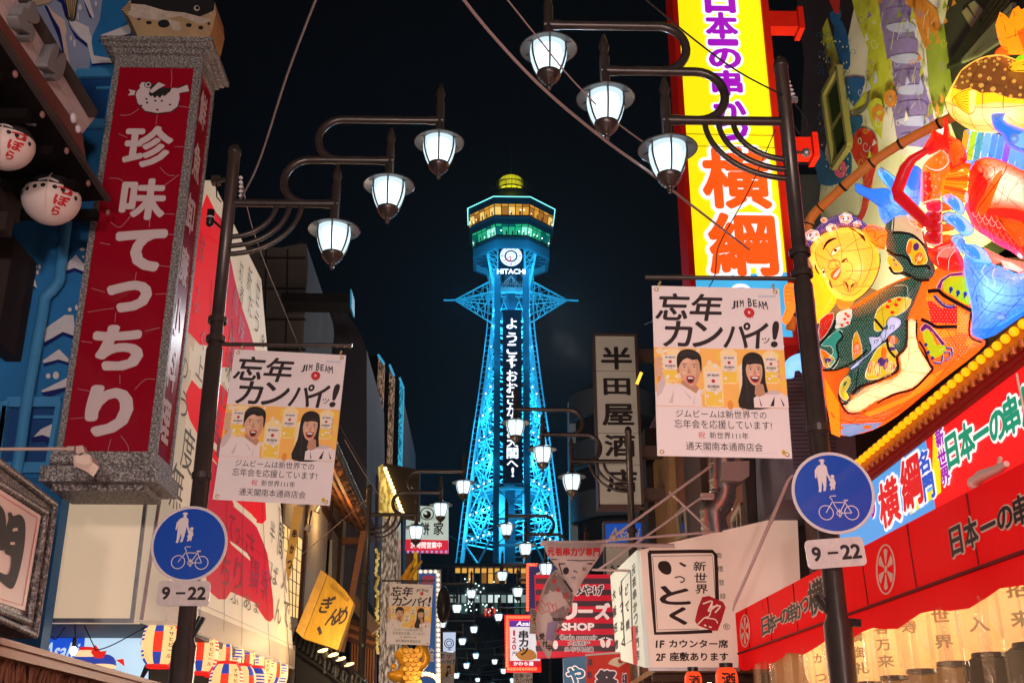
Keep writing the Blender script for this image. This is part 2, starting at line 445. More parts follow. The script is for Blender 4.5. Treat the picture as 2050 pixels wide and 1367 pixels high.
ZW = [(Zf(y, YC), Wpx(w, y, YC)) for y, w in LEV]
ZW.append((4.0, ZW[-1][1]+3.0))
def wz(z):
    for (z1, w1), (z0, w0) in zip(ZW, ZW[1:]):
        if z0 <= z <= z1: return w0+(w1-w0)*(z-z0)/(z1-z0)
    return ZW[0][1] if z > ZW[0][0] else ZW[-1][1]
CW = 2.35; CY = 6.0
legs = {'L': (-1, 0), 'R': (1, 0), 'B': (0, 1)}
for k, (sx, sy) in legs.items():
    m = MB(); P = [Vector((XC+sx*w, YC+sy*w, z)) for z, w in ZW]
    for a, b in zip(P, P[1:]):
        m.bar(a, b, 0.6, STEEL); 
        if sx:
            o = Vector((sx*0.95, 0.6, 0)); m.bar(a+o, b+o, 0.16, STEEL); m.bar(a+o+Vector((0, 1, 0)), b+o+Vector((0, 1, 0)), 0.14, STEEL)
            n = max(2, int((a-b).length/0.9))
            for i in range(n):
                q = a.lerp(b, i/n); m.bar(q+Vector((sx*0.3, 0.3, 0)), q+o, 0.09, STEEL)
    m.build('leg', tw)
sh = MB(); zt, zb = ZW[1][0], ZW[-2][0]-4
yf = YC-CY
zs0 = Zf(968, yf); zs1 = Zf(618, yf)
for sx in (-1, 1):
    sh.box(XC+sx*(CW-0.0)-0.45, XC+sx*CW+0.45, yf, yf+0.9, zb, zs0, STEELD)
    sh.box(XC+sx*(CW-0.05)-0.5, XC+sx*(CW-0.05)+0.5, yf, yf+0.9, zs0, zt+3, SHAFT)
sh.box(XC-1.0, XC+0.6, yf+2.5, yf+3.2, zb, zt, SHAFT)
for py in (975, 1037, 1090):
    z = Zf(py, yf); sh.bar((XC-CW, yf+.4, z), (XC+CW, yf+.4, z), 0.35, STEEL)
for p0, p1 in ((975, 1037), (1037, 1090)):
    z0, z1 = Zf(p1, yf), Zf(p0, yf)
    sh.bar((XC-CW, yf+.3, z0), (XC+CW, yf+.3, z1), 0.14, STEELD); sh.bar((XC-CW, yf+.3, z1), (XC+CW, yf+.3, z0), 0.14, STEELD)
for i in range(22):
    z = zs0-1-i*0.8; sh.bar((XC+0.4, yf+2.2, z), (XC+1.7, yf+2.2, z), 0.09, STEEL)
sh.box(XC-2.2, XC+0.3, yf+4.5, yf+5, zb, zs0-0.5, STEEL); sh.box(XC+1.8, XC+2.3, yf+4.5, yf+5, zb, zs0-0.5, STEEL)
sh.build('lift_shaft', tw)
br = MB(); LEDS = []; LED = mat('tower_led', (1, 1, 1), emit=2.5, ecol=(0.75, 1.0, 0.95)); LEDP = mat('tower_led_pink', (1, 1, 1), emit=2.0, ecol=(1, 0.6, 0.75))
pys = [y for y, w in LEV[2:-1]]
for sx in (-1, 1):
    prev = None
    for k, py in enumerate(pys):
        z = Zf(py, YC); w = wz(z); a = Vector((XC+sx*w, YC, z)); zc = z+0.2; c = Vector((XC+sx*(CW+0.5), YC-CY, zc)); bk = Vector((XC, YC+w, z))
        for off in (0, 0.55): br.bar(a+Vector((0, 0, off)), c+Vector((0, 0, off)), 0.13, STEEL)
        br.bar(a, bk, 0.22, STEEL); br.bar(a+Vector((0, 0, .7)), bk+Vector((0, 0, .7)), 0.12, STEEL)
        nn = max(1, int((w-CW)/0.95)); 
        for i in range(nn):
            q = a.lerp(c, (i+0.4)/nn)+Vector((0, -0.25, 0.35)); LEDS.append(MB()); LEDS[-1].sph(q, 0.15, LEDP if (i*7+k*3) % 6 == 0 else LED, 7, 4)
        for i in range(int(w)):
            q = a.lerp(c, (i+.5)/int(w)); br.bar(q, q+Vector((0, 0, .55)), 0.07, STEEL)
        if prev:
            a0, c0, b0 = prev; mid = a.lerp(c, 0.5)
            if k >= 6:
                m0 = a0.lerp(c0, 0.5)
                if k % 2: br.bar(m0, a, .2, STEEL); br.bar(m0, c, .2, STEEL); br.bar(m0+Vector((0, 3, 0)), a.lerp(c, .3)+Vector((0, 3, 0)), .16, STEEL)
                else: br.bar(a0, mid, .2, STEEL); br.bar(c0, mid, .2, STEEL); br.bar(c0, a.lerp(c, .75), .12, STEEL)
            else: br.bar(a0, c, 0.15, STEEL); br.bar(c0, a, 0.15, STEEL); br.bar(a0.lerp(c0, .5), a.lerp(c, .5), .1, STEEL); br.bar(a0.lerp(a, .5), c0.lerp(c, .5), .09, STEEL)
            br.bar(a0, bk, 0.2, STEEL); br.bar(b0, a, 0.2, STEEL)
            br.bar(a0.lerp(c0, .5)+Vector((0, 2, 0)), mid.lerp(bk, .3), .1, STEEL)
            for f0, f1 in ((.25, .6), (.6, .25), (.8, .4)):
                p0 = a0.lerp(c0, f0)+Vector((0, 3.2, 0)); p1 = a.lerp(c, f1)+Vector((0, 3.2, 0)); br.bar(p0, p1, .11, STEEL)
            for f0 in (.33, .66): p0 = a0.lerp(a, f0); br.bar(p0, c0.lerp(c, f0)+Vector((0, 1, 0)), .07, STEEL); br.bar(p0, b0.lerp(bk, f0), .1, STEEL); br.bar(p0, a0.lerp(c0, .5).lerp(mid, f0+.15), .07, STEEL)
        prev = (a, c, bk)
    # lower X under the last platform
    a, c, bk = prev; z = zb; w = wz(z); a2 = Vector((XC+sx*w, YC, z)); c2 = Vector((XC+sx*(CW+.5), YC-CY, z)); mid = a.lerp(c, .5); mid.z = (a.z+a2.z)/2
    for q in (a, c, a2, c2): br.bar(mid, q, .24, STEEL)
br.build('bracing', tw)
for q in LEDS: q.build('led_lamp', tw)
# platforms inside the lower tower
for py in (986,):
    pf = MB(); z = Zf(py, YC); w = wz(z); pf.lathe((XC, YC, z-0.6), [(w*0.75, 0), (w*0.75, 0.5), (0.1, 0.6)], STEEL, 40, False); pf.lathe((XC, YC, z-0.6), [(0.1, 0), (w*0.75, 0)], STEELD, 40, False); pf.build('platform', tw)
# message board
bd = MB(); BOARD = mat('led_board_black', (0.01, 0.015, 0.025), 0.35); yb = yf-0.5
pb = plY(yb); slab(bd, pb, [(1006, 620), (1043.5, 620), (1046, 967), (1006.5, 967)], 0.8, BOARD, STEELD)
bo = bd.build('message_board', tw)
lt = MB(); LW = lit('white_led_letters', (0.92, 0.93, 1.0), 1.6)
for ch, y in zip('ようこそ', (648, 676, 699, 722)): put(lt, pb, ch, 1024.5, y, 21, 21, LW, 0.05, off=0.02)
for ch, y in zip('おおさか', (752, 776, 799, 822)): put(lt, pb, ch, 1025, y, 22, 22, LW, 0.05, off=0.02)
for ch, y in zip('通天閣へ', (862, 884, 907, 928)): put(lt, pb, ch, 1026, y, 23, 22 if ch != 'へ' else 13, LW, 0.05, off=0.02)
for y in (727, 945): put(lt, pb, '!', 1024.5+(y > 800)*2, y, 5, 19, LW, 0.05, off=0.02)
put(lt, pb, '・', 1025.5, 837, 6, 6, LW, 0.05)
lt.build('lettering', bo)
# neck
nk = MB(); ztop = Zf(492, YC-4); zw = ZW[0][0]
for sx in (-1, 1):
    for sy in (-1, 1):
        t = Vector((XC+sx*Wpx(50, 500, YC), YC+sy*4.2, ztop)); b = Vector((XC+sx*ZW[0][1]*0.98, YC+sy*2.9, zw-2)); 
        nk.bar(t, b, 0.35, STEEL); t2 = Vector((XC+sx*2.2, YC+sy*4.0, ztop)); b2 = Vector((XC+sx*2.2, YC+sy*3.4, zw-6)); nk.bar(t2, b2, 0.4, STEEL)
        n = 5
        for i in range(n):
            p, q = t.lerp(b, i/n), t.lerp(b, (i+1)/n); p2, q2 = t2.lerp(b2, i/n), t2.lerp(b2, (i+1)/n)
            nk.bar(p, q2, .12, STEEL); nk.bar(p2, q, .12, STEEL); nk.bar(p, p2, .12, STEEL); nk.bar(p.lerp(q, .5), p2.lerp(q2, .5), .08, STEEL); nk.bar(p, p2.lerp(q2, .5), .08, STEEL)
        if sx < 0:
            o = Vector((XC+Wpx(50, 500, YC), YC+sy*4.2, ztop))
    for i in range(4):
        z = ztop-i*3; nk.bar((XC+sx*3.6, YC-4.1, z), (XC+sx*3.6, YC+4.1, z), .12, STEEL)
for sx in (-1, 1): nk.bar((XC+sx*Wpx(37, 570, YC)*.8, YC-3, zw-2), (XC+sx*Wpx(35, 640, YC), YC-2, ZW[2][0]-3), .5, STEEL)
for i in range(5): z = zw-2-i*2.2; nk.bar((XC-3, YC-3.2, z), (XC+3, YC-3.2, z), .13, STEEL)
for a, b in (((999, 577), (1018, 628)), ((1013, 592), (999, 630)), ((1047, 577), (1030, 628)), ((1035, 592), (1050, 630)), ((1003, 575), (1023, 551)), ((1023, 551), (1042, 575)), ((1012, 575), (1023, 553)), ((1034, 575), (1023, 553))):
    nk.bar(hy(*a, YC-4), hy(*b, YC-4), .13, STEEL)
zr = Zf(579, YC-4); nk.box(XC-2.2, XC+2.2, YC-4.2, YC-3, zr-.5, zr+.3, STEEL)
for i in range(14): nk.bar((XC-2.1+i*.32, YC-4.3, zr+.3), (XC-2.1+i*.32, YC-4.3, zr+1.3), .06, STEEL)
nk.box(XC-1.1, XC+.9, YC-2.2, YC-1.6, zw-16, zw+4, SHAFT); nk.box(XC-1.9, XC+1.9, YC-1.4, YC-1.0, zw-8, ztop, STEELD)
nk.build('neck', tw)
# side wings
for sx in (-1, 1):
    wg = MB(); X0 = 1023
    def Q(dx, py, dy=0.0): return hy(X0+sx*dx, py, YC+dy)
    tip = Q(113, 601); wg.tube([Q(135, 602 if sx > 0 else 601), tip, Q(100, 602)], .16, STEEL, 6)
    U = [Q(20, 551, -3), Q(25, 556, 3)]; L = [Q(40, 646, -2.5), Q(36, 630, 3)]; M = [Q(20, 580, -5), Q(33, 588, 4), Q(35, 610, -1), Q(30, 598, 2)]
    for q in U+L+M: wg.tube([tip, q], .12, STEEL, 6)
    for t in (0.22, 0.42, 0.62, .8):
        a = tip.lerp(U[0], t); b = tip.lerp(M[1], t); c = tip.lerp(L[0], t); d = tip.lerp(M[2], t); e = tip.lerp(M[0], t); f2 = tip.lerp(L[1], t)
        for p, q in ((a, e), (e, d), (d, c), (b, a), (c, f2), (f2, b)): wg.bar(p, q, .09, STEEL)
        if t > .3:
            t2 = t-.2; wg.bar(tip.lerp(U[0], t2), e, .09, STEEL); wg.bar(tip.lerp(L[0], t2), d, .09, STEEL); wg.bar(tip.lerp(M[2], t2), c, .09, STEEL); wg.bar(tip.lerp(M[0], t2), f2, .09, STEEL)
    for i in range(5): wg.bar(Q(34, 585+i*3, -4), Q(52-i, 594+i*2, -2), .1, STEEL)
    wg.build('side_wing', tw)
# lookout deck: octagon rings
def ring(m, rows, mats, rot=math.pi/8, n=8):
    vs = []
    for z, a in rows:
        R = a/math.cos(math.pi/n)
        for j in range(n):
            q = 2*math.pi*j/n+rot; vs.append(Vector((XC+R*math.cos(q), YC+R*math.sin(q), z)))
    for i in range(len(rows)-1):
        m.add(vs, [(i*n+j, i*n+(j+1) % n, (i+1)*n+(j+1) % n, (i+1)*n+j) for j in range(n)], mats[i])
def A(px): return px*0.0838
def ZD(py, a): return Zf(py, YC-a)
DKW = mat('deck_dark_panel', (0.05, 0.08, 0.09), 0.4, 0.3); DKB = mat('deck_blue_ledge', (0.14, 0.22, 0.27), 0.4, 0.2)
dk = MB()
P = [(382, 50), (392, 86), (394, 87.5), (406, 85.5), (407, 83.5), (433, 80), (433.5, 84), (437, 84), (437.5, 80), (446, 79), (447, 77), (473, 72), (474, 77), (486, 75), (486.5, 72)]
rows = [(ZD(y, A(a)), A(a)) for y, a in P]
ms = [DKW, DKW, DKW, DKW, DKW, DKB, DKB, DKW, DKW, DKW, DKW, DKB, DKW, DKB]
ring(dk, rows, ms)
z = rows[-1][0]; ring(dk, [(z, A(72)), (z-.1, A(40))], [DKB])
for j in range(24):
    q = 2*math.pi*j/24; dk.bar((XC+A(38)*math.cos(q), YC+A(38)*math.sin(q), z-.25), (XC+A(70)*math.cos(q), YC+A(70)*math.sin(q), z-.15), .16, STEELD)
# lower brackets around the deck
z0, z1 = ZD(478, A(70)), ZD(500, A(70)); ring(dk, [(z0, A(76)), (z1, A(76)), (z1, A(70)), (z0-.2, A(70))], [DKB, DKB, STEEL])
dk.build('lookout_deck', tw)
OR = lit('deck_orange_window', (1.0, 0.42, 0.03), 0.75); OR2 = lit('deck_orange_window_bright', (1.0, 0.62, 0.15), 1.0); OR3 = lit('deck_orange_window_dim', (0.75, 0.25, 0.02), 0.5)
GN = lit('deck_green_window', (0.03, 0.62, 0.22), 0.55); GN2 = lit('deck_green_window_bright', (0.35, 1.0, 0.6), 0.9); GN3 = lit('deck_green_window_dim', (0.0, 0.2, 0.14), 0.45)
random.seed(3)
for nm, (ya, aa), (yb_, ab), cols, cells in (('orange_window_band', (408.5, 84.6), (431, 81.2), (OR, OR2, OR3), 5), ('green_window_band', (448.5, 78), (471, 73.3), (GN, GN2, GN3), 5)):
    wb = MB()
    za, zb2 = ZD(ya, A(aa)), ZD(yb_, A(ab)); ra, rb = A(aa)/math.cos(math.pi/8), A(ab)/math.cos(math.pi/8)
    for j in range(8):
        q0 = 2*math.pi*j/8+math.pi/8; q1 = q0+math.pi/4
        def PT(t, s):
            z = za+(zb2-za)*s; r = ra+(rb-ra)*s+0.04
            a = Vector((XC+r*math.cos(q0), YC+r*math.sin(q0), z)); b = Vector((XC+r*math.cos(q1), YC+r*math.sin(q1), z)); return a.lerp(b, t)
        for i in range(cells):
            t0, t1 = (i+.06+.03*(i == 0))/cells, (i+.94-.03*(i == cells-1))/cells
            for s0, s1 in ((0.02, .2), (.26, .97)):
                c = random.choice((cols[0], cols[0], cols[1], cols[2]) if s1 > .5 else (cols[0], cols[0], cols[2]))
                wb.quad(PT(t0, s0), PT(t0, s1), PT(t1, s1), PT(t1, s0), c)
                if s1 > .5:
                    # people and lamps inside
                    if random.random() < .75:
                        u = random.uniform(t0+.03, t1-.06); 
                        wb.quad(PT(u, .66)+Vector((0, -.06, 0)), PT(u, s1)+Vector((0, -.06, 0)), PT(u+.045, s1)+Vector((0, -.06, 0)), PT(u+.045, .62)+Vector((0, -.06, 0)), BOARD)
                    if random.random() < .6:
                        wb.sph(PT(random.uniform(t0+.02, t1-.02), random.uniform(.4, .8)), .13, LED if cols[0] is GN else mat('deck_warm_lamp', (1, .8, .5), emit=2.2, ecol=(1, .8, .45)), 6, 4)
    wb.build(nm, tw)
ne = MB(); NEON = lit('cyan_neon', (0.25, 1.0, 0.95), 1.6)
R = A(88.2)/math.cos(math.pi/8); zn = ZD(394, A(88))
pp = [Vector((XC+R*math.cos(2*math.pi*j/8+math.pi/8), YC+R*math.sin(2*math.pi*j/8+math.pi/8), zn)) for j in range(8)]
for j in range(8): ne.tube([pp[j], pp[(j+1) % 8]], .075, NEON, 6)
ne.tube([pp[4]+Vector((.05, 0, 0)), pp[4]-Vector((-.05, 0, 2.0))], .07, NEON, 6)
ne.build('neon_rim', tw)
# roof gallery and yellow crown
gal = MB(); zg = rows[0][0]
gal.lathe((XC, YC, 0), [(A(56), zg-.6), (A(56), zg+.4), (A(48), zg+.5), (A(30), zg+.6), (A(26), Zf(370, YC-2)-1.2), (A(24), Zf(370, YC-2)-1.1)], DKW, 32, False)
for k in range(28):
    q = 2*math.pi*k/28; c, s_ = math.cos(q), math.sin(q)
    gal.bar((XC+A(48)*c, YC+A(48)*s_, zg), (XC+A(48)*c, YC+A(48)*s_, zg+2.4), .07, STEELD); gal.bar((XC+A(56)*c, YC+A(56)*s_, zg), (XC+A(46)*c, YC+A(46)*s_, zg+1.4), .08, STEELD)
for zz in (1.2, 2.4):
    gal.tube([(XC+A(48)*math.cos(2*math.pi*k/32), YC+A(48)*math.sin(2*math.pi*k/32), zg+zz) for k in range(33)], .05, STEELD, 5, False)
gal.build('roof_gallery', tw)
cr = MB(); YEL = lit('crown_yellow_light', (0.9, 0.85, 0.02), 0.8)
zc0, zc1 = Zf(370, YC-2), Zf(344, YC-2); hh = zc1-zc0; rc = A(25.5)
cr.lathe((XC, YC, zc0), [(rc, 0), (rc, hh*.45), (rc*.97, hh*.65), (rc*.85, hh*.82), (rc*.6, hh*.95), (rc*.01, hh)], YEL, 48)
co = cr.build('crown', tw)
cs = MB()
for k in range(56):
    q = 2*math.pi*k/56; cs.bar((XC+rc*1.03*math.cos(q), YC+rc*1.03*math.sin(q), zc0-.2), (XC+rc*1.03*math.cos(q), YC+rc*1.03*math.sin(q), zc0+hh*.72), .08, mat('crown_slat', (.16, .15, .03), .5))
for zz in (0, .38): cs.tube([(XC+rc*1.08*math.cos(2*math.pi*k/32), YC+rc*1.08*math.sin(2*math.pi*k/32), zc0+hh*zz) for k in range(33)], .08, DKW, 5, False)
cs.build('slats', co)
an = MB(); an.tube([(XC, YC, zc1), (XC, YC, zc1+6.3)], [.09, .03], STEELD, 6); an.build('antenna', tw)
# clock
yk = YC-6.2; pk = plY(yk); ck = MB()
bk = pk.hit(1023, 513); r = Wpx(22, 513, yk)
def disc(mb, c, r, m, y0, n=40, r0=0.0):
    if r0:
        P = [c+Vector((r*math.cos(2*math.pi*i/n), y0, r*math.sin(2*math.pi*i/n))) for i in range(n)]; Q = [c+Vector((r0*math.cos(2*math.pi*i/n), y0, r0*math.sin(2*math.pi*i/n))) for i in range(n)]
        mb.add(P+Q, [(i, (i+1) % n, n+(i+1) % n, n+i) for i in range(n)], m)
    else: mb.add([c+Vector((r*math.cos(2*math.pi*i/n), y0, r*math.sin(2*math.pi*i/n))) for i in range(n)], [tuple(range(n))], m)
ck.box(bk.x-r*1.15, bk.x+r*1.15, yk+.05, yk+1.0, bk.z-r*1.25, bk.z+r*1.15, BOARD)
CWH = lit('clock_white', (0.93, 0.93, 1.0), 1.0)
disc(ck, bk, r, CWH, -.02); disc(ck, bk, r*.6, BOARD, -.04); disc(ck, bk, r*.46, CWH, -.06)
PUR = lit('clock_purple', (0.5, 0.03, 0.45), .6); RED = lit('clock_red', (.8, .01, .05), .8)
for i in range(12):
    q = math.pi*i/6; d = Vector((math.sin(q), 0, math.cos(q))); s2 = Vector((math.cos(q), 0, -math.sin(q)))
    L = .1 if i % 3 else .13; wd = .03 if i % 3 else .055
    ck.add([bk+d*r*(.84-L)+s2*r*wd+Vector((0, -.05, 0)), bk+d*r*(.84+L*.6)+s2*r*wd+Vector((0, -.05, 0)), bk+d*r*(.84+L*.6)-s2*r*wd+Vector((0, -.05, 0)), bk+d*r*(.84-L)-s2*r*wd+Vector((0, -.05, 0))], [(0, 1, 2, 3)], PUR)
co = ck.build('clock', tw)
hd = MB()
for ang, L, wd in ((190, .62, .07), (230, .85, .035)):
    q = math.radians(ang); d = Vector((math.sin(q), 0, math.cos(q))); s2 = Vector((math.cos(q), 0, -math.sin(q)))
    P = [bk+s2*r*.02, bk+d*r*L+s2*r*wd, bk+d*r*L-s2*r*wd, bk-s2*r*.02]; hd.prism([p+Vector((0, -.12, 0)) for p in P], (0, .04, 0), RED)
hd.build('hand', co)
ht = MB(); put(ht, plY(yk-.3), 'HITACHI', 1023.5, 543.5, 57, 10.5, LW, 0.0, off=.035); o = ht.build('lettering', tw)

# building under the tower
bb = thing('office_building', 'wide grey building under the tower with orange lit upper windows and pale lit lower ones', 'building', (1, 150, 0))
m = MB(); YB = 150.0; pB = plY(YB); GRY = mat('office_grey_panel', (0.16, 0.16, 0.165), 0.6, noise=0.2, nscale=.5)
def zB(py): return Zf(py, YB)
xl = hy(843, 1180, YB).x; xr = hy(1160, 1180, YB).x
m.box(xl-.5, xr, YB-.8, YB+14, zB(1136), zB(1129), GRY)
for a, b in ((1162, 1176), ):
    m.box(xl, xr, YB-.3, YB+14, zB(1186), zB(1168), GRY)
m.box(xl, xr, YB-.3, YB+30, zB(1236), zB(1229), GRY)
m.box(xl, xl+3, YB, YB+30, 0, zB(1229), mat('office_dark', (.03, .03, .032), .7)); m.box(xr-4, xr, YB, YB+30, 0, zB(1229), MATS['office_dark'])
m.box(xl, xr, YB+30, YB+31, 0, zB(1229), MATS['office_dark'])
for x0, y0, x1, y1 in ((948, 1350, 1015, 1240), (1040, 1350, 985, 1240)):
    m.bar(hy(x0, y0, YB+12), hy(x1, y1, YB+12), 1.6, GRY)
m.build('wall', bb)
random.seed(5)
OW = [lit('office_window_orange', (1, .5, .08), .8), lit('office_window_orange_dim', (.5, .2, .03), .5), mat('office_window_dark', (.02, .022, .025), .15)]
PW = [lit('office_window_pale', (.55, .75, .7), .35), lit('office_window_pale_bright', (.85, 1, .95), .8), mat('office_window_dark2', (.02, .03, .03), .15), lit('office_window_green', (.05, .2, .16), .3)]
def winrow(y0, y1, split, n, fn, nm):
    w = MB()
    for i in range(n):
        a = xl+(xr-xl)*(i+.06)/n; b = xl+(xr-xl)*(i+.94)/n
        for s0, s1, top in ((y0, split, 1), (split+.8, y1, 0)):
            w.quad((a, YB+.1, zB(s1)), (b, YB+.1, zB(s1)), (b, YB+.1, zB(s0)), (a, YB+.1, zB(s0)), fn(i, top))
        w.box(xl+(xr-xl)*i/n-.12, xl+(xr-xl)*i/n+.12, YB-.1, YB+.2, zB(y1), zB(y0), GRY)
    w.box(xl, xr, YB-.05, YB+.2, zB(split+.9), zB(split-.2), GRY)
    w.build(nm, bb)
winrow(1137, 1174, 1147, 24, lambda i, top: (OW[0] if top and i > 4 else OW[2] if i < 5 else random.choice(OW+[OW[2]])), 'window')
winrow(1190, 1228, 1206, 24, lambda i, top: (random.choice(PW[:2]) if top else random.choice(PW[2:]+PW[3:])), 'window')
w = MB()
for i in range(30): w.sph(hy(random.uniform(930, 1000), random.uniform(1155, 1225), YB-.4), .1, LED, 5, 3)
for x in (972, 980, 990): w.bar(hy(x, 1232, YB-.5), hy(x, 1217, YB-.5), .18, lit('red_string_light', (1, .05, .03), 1.2))
w.build('string_light', bb)
# ================================================================ hanging advertising banner
SKIN = mat('print_skin', (0.68, 0.42, 0.28), .55); SKIN2 = mat('print_skin_shade', (0.5, 0.27, 0.16), .55); HAIR = mat('print_hair', (0.02, 0.015, 0.013), .5)
SKIN3 = mat('print_skin_mid', (0.58, 0.33, 0.2), .55); SKIN4 = mat('print_skin_light', (0.76, 0.5, 0.36), .55); HAIR2 = mat('print_hair_sheen', (0.09, 0.06, 0.045), .5)
LIPS = mat('print_lips', (0.55, 0.05, 0.05), .5); MOUTH = mat('print_mouth', (0.08, 0.015, 0.015), .5); TEETH = mat('print_white', (0.82, 0.8, 0.77), .5)
PRW = mat('banner_cloth', (0.78, 0.72, 0.71), .6, noise=.04, nscale=3); ORG = mat('print_orange', (0.75, 0.3, 0.05), .55); YELO = mat('print_yellow', (0.85, 0.6, 0.08), .5)
BEER = mat('print_beer', (0.9, 0.72, 0.35), .5); LABELC = mat('print_label', (0.8, 0.74, 0.66), .5); WAX = mat('print_wax_red', (0.5, 0.03, 0.03), .5); INK = mat('print_ink', (0.03, 0.02, 0.022), .6)
BLUEI = mat('print_blue', (0.2, 0.35, 0.6), .6); SHIRT = mat('print_shirt', (0.8, 0.72, 0.7), .6); SHIRT2 = mat('print_shirt_fold', (0.6, 0.52, 0.52), .6); REDI = mat('print_red', (0.6, 0.03, 0.04), .6)
GOLD = mat('print_gold', (0.7, 0.5, 0.1), .5); ORG2 = mat('print_amber', (0.9, 0.5, 0.12), .55); CREAMI = mat('print_cream', (0.85, 0.72, 0.5), .5)
def banner_art(p, L, nrep=1):
    """L: Local sheet 100 wide, 137 high"""
    a = MB(); P = poly; E = ell
    for ch, x, w in (('忘', 16, 25), ('年', 42, 25)): put(a, L, ch, x, 17.5, w, 23, INK, .003, off=.022, slant=.2)
    for ch, x, w in (('カ', 19, 22), ('ン', 42, 23), ('パ', 64.5, 20), ('イ', 79, 19)): put(a, L, ch, x, 40, w, 21.5, INK, .003, off=.02, slant=.12)
    put(a, L, 'ッ', 86.5, 44, 6, 5, INK, .003, off=.01); put(a, L, '!', 94, 38.5, 5.5, 22, INK, .003, off=.03, slant=.15)
    put(a, L, 'ジムビームは新世界での', 49, 104, 68, 6.2, INK, .003, off=.012); put(a, L, '忘年会を応援しています!', 50, 112, 73, 6.8, INK, .003, off=.012)
    put(a, L, '祝', 33.5, 120.5, 5.2, 5, REDI, .003, off=.012); put(a, L, '新世界111年', 54, 120.5, 29, 5.2, INK, .003, off=.01); put(a, L, '通天閣南本通商店会', 50, 129, 57, 6.4, INK, .003, off=.004)
    put(a, L, 'SUNTORY', 90, 7, 14, 1.8, BLUEI, .003, off=.01)
    for i, (ch, h) in enumerate((('J', 7), ('I', 6), ('M', 6))): put(a, L, ch, 63.2+i*3.5-(i > 0)*.5, 14.8-i*.7, 3.0 if ch != 'I' else 1.3, h, INK, .003, off=.025, slant=.1-.05*i)
    for i, (ch, h) in enumerate((('B', 7), ('E', 6), ('A', 6.4), ('M', 7))): put(a, L, ch, 76+i*3.9, 12.4+i*.75, 3.0+(ch == 'M')*.8, h, INK, .003, off=.02, slant=-.05*i)
    E(a, L, 75, 21, 4.2, 4.2, WAX, .003, n=11); E(a, L, 75, 21, 3, 3, REDI, .0045); put(a, L, 'B', 75, 21, 1.7, 2, TEETH, .006, off=.02)
    for q in range(3): P(a, L, [(73+q*2, 24.5), (74+q*2, 24.5), (73.6+q*2, 27-abs(q-1))], WAX, .003)
    E(a, L, 94, 132.5, 1.8, 2.3, GOLD, .003, n=8); put(a, L, '奥', 94, 132.5, 1.5, 1.8, INK, .005)
    for i in range(26): P(a, L, [(33+i*2.2, 133.2), (34.3+i*2.2, 133.2), (34.3+i*2.2, 133.6), (33+i*2.2, 133.6)], SHIRT2, .003)
    a.build('lettering', p)
    b = MB(); P(b, L, [(0, 51.5), (100, 51.5), (100, 98.5), (0, 98.5)], ORG2, .002)
    rnd = random.Random(4)
    for i in range(70): E(b, L, rnd.uniform(2, 98), rnd.uniform(53, 97), rnd.uniform(1.2, 4), rnd.uniform(1.2, 4), rnd.choice((ORG, YELO, CREAMI, ORG2)), .0024+i*.00002, n=12)
    def mug(x, y, w, h, k=1.0, l=.005):
        P(b, L, [(x-w*.5, y-h*.42), (x-w*.2, y-h*.52), (x+w*.15, y-h*.54), (x+w*.5, y-h*.42), (x+w*.48, y+h*.45), (x+w*.3, y+h*.5), (x-w*.3, y+h*.5), (x-w*.48, y+h*.45)], BEER, l)
        P(b, L, [(x-w*.42, y+h*.1), (x+w*.42, y+h*.1), (x+w*.4, y+h*.46), (x-w*.4, y+h*.46)], YELO, l+.001)
        for i in range(7): E(b, L, x+rnd.uniform(-.38, .38)*w, y+rnd.uniform(-.5, .45)*h, w*.1, w*.1, rnd.choice((CREAMI, ORG2, TEETH)), l+.0015+i*.00005, n=7)
        P(b, L, [(x-w*.36, y-h*.33), (x+w*.36, y-h*.33), (x+w*.36, y+h*.14), (x-w*.36, y+h*.14)], LABELC, l+.002)
        put(b, L, 'JIM BEAM', x, y-h*.24, w*.6, h*.07, INK, l+.003, off=.03); E(b, L, x, y-h*.11, w*.1, w*.1, WAX, l+.003, n=9); put(b, L, 'BOURBON', x, y+h*.02, w*.58, h*.07, INK, l+.003, off=.03)
        put(b, L, 'WHISKEY', x, y+h*.095, w*.3, h*.03, INK, l+.003)
    mug(12, 66, 13, 26); mug(57, 66, 13, 28, l=.0045); mug(70, 80, 13, 34, l=.0048); mug(89, 66, 12, 26)
    # hands on the outer mugs
    for x, s in ((2.5, 1), (97.5, -1)):
        for i in range(4): P(b, L, [(x-2, 60+i*4), (x+s*3.2, 59.5+i*4), (x+s*4, 61.3+i*4), (x+s*3, 63+i*4), (x-2, 63.6+i*4)], SKIN, .009)
    # man
    P(b, L, [(0, 98.4), (0, 88), (7, 83), (16, 80), (22, 82), (30, 88), (34, 84), (35, 98.4)], SHIRT, .008)
    P(b, L, [(1, 82), (4, 78), (6, 70), (8, 80), (5, 88), (1, 92)], SHIRT2, .0085)
    for q in (((10, 96), (14, 86), (13, 96)), ((20, 84), (27, 92), (26, 93)), ((30, 88), (29, 97), (28, 97))): P(b, L, q, SHIRT2, .0088)
    P(b, L, [(20, 78), (30, 80), (33, 84), (31, 88), (24, 84), (20, 81)], SKIN2, .0086)
    P(b, L, [(18, 73), (17, 64), (18, 57), (22, 53.5), (29, 53), (35, 57), (36, 65), (35, 72), (33, 66), (20, 68)], HAIR, .009, 3)
    P(b, L, [(18.5, 66), (20, 60.5), (26, 58.5), (33, 61), (34.5, 68), (34, 75), (31, 81), (27, 82.5), (22.5, 79), (19.5, 73)], SKIN, .010, 3)
    E(b, L, 17.8, 70, 1, 2.2, SKIN2, .0105)
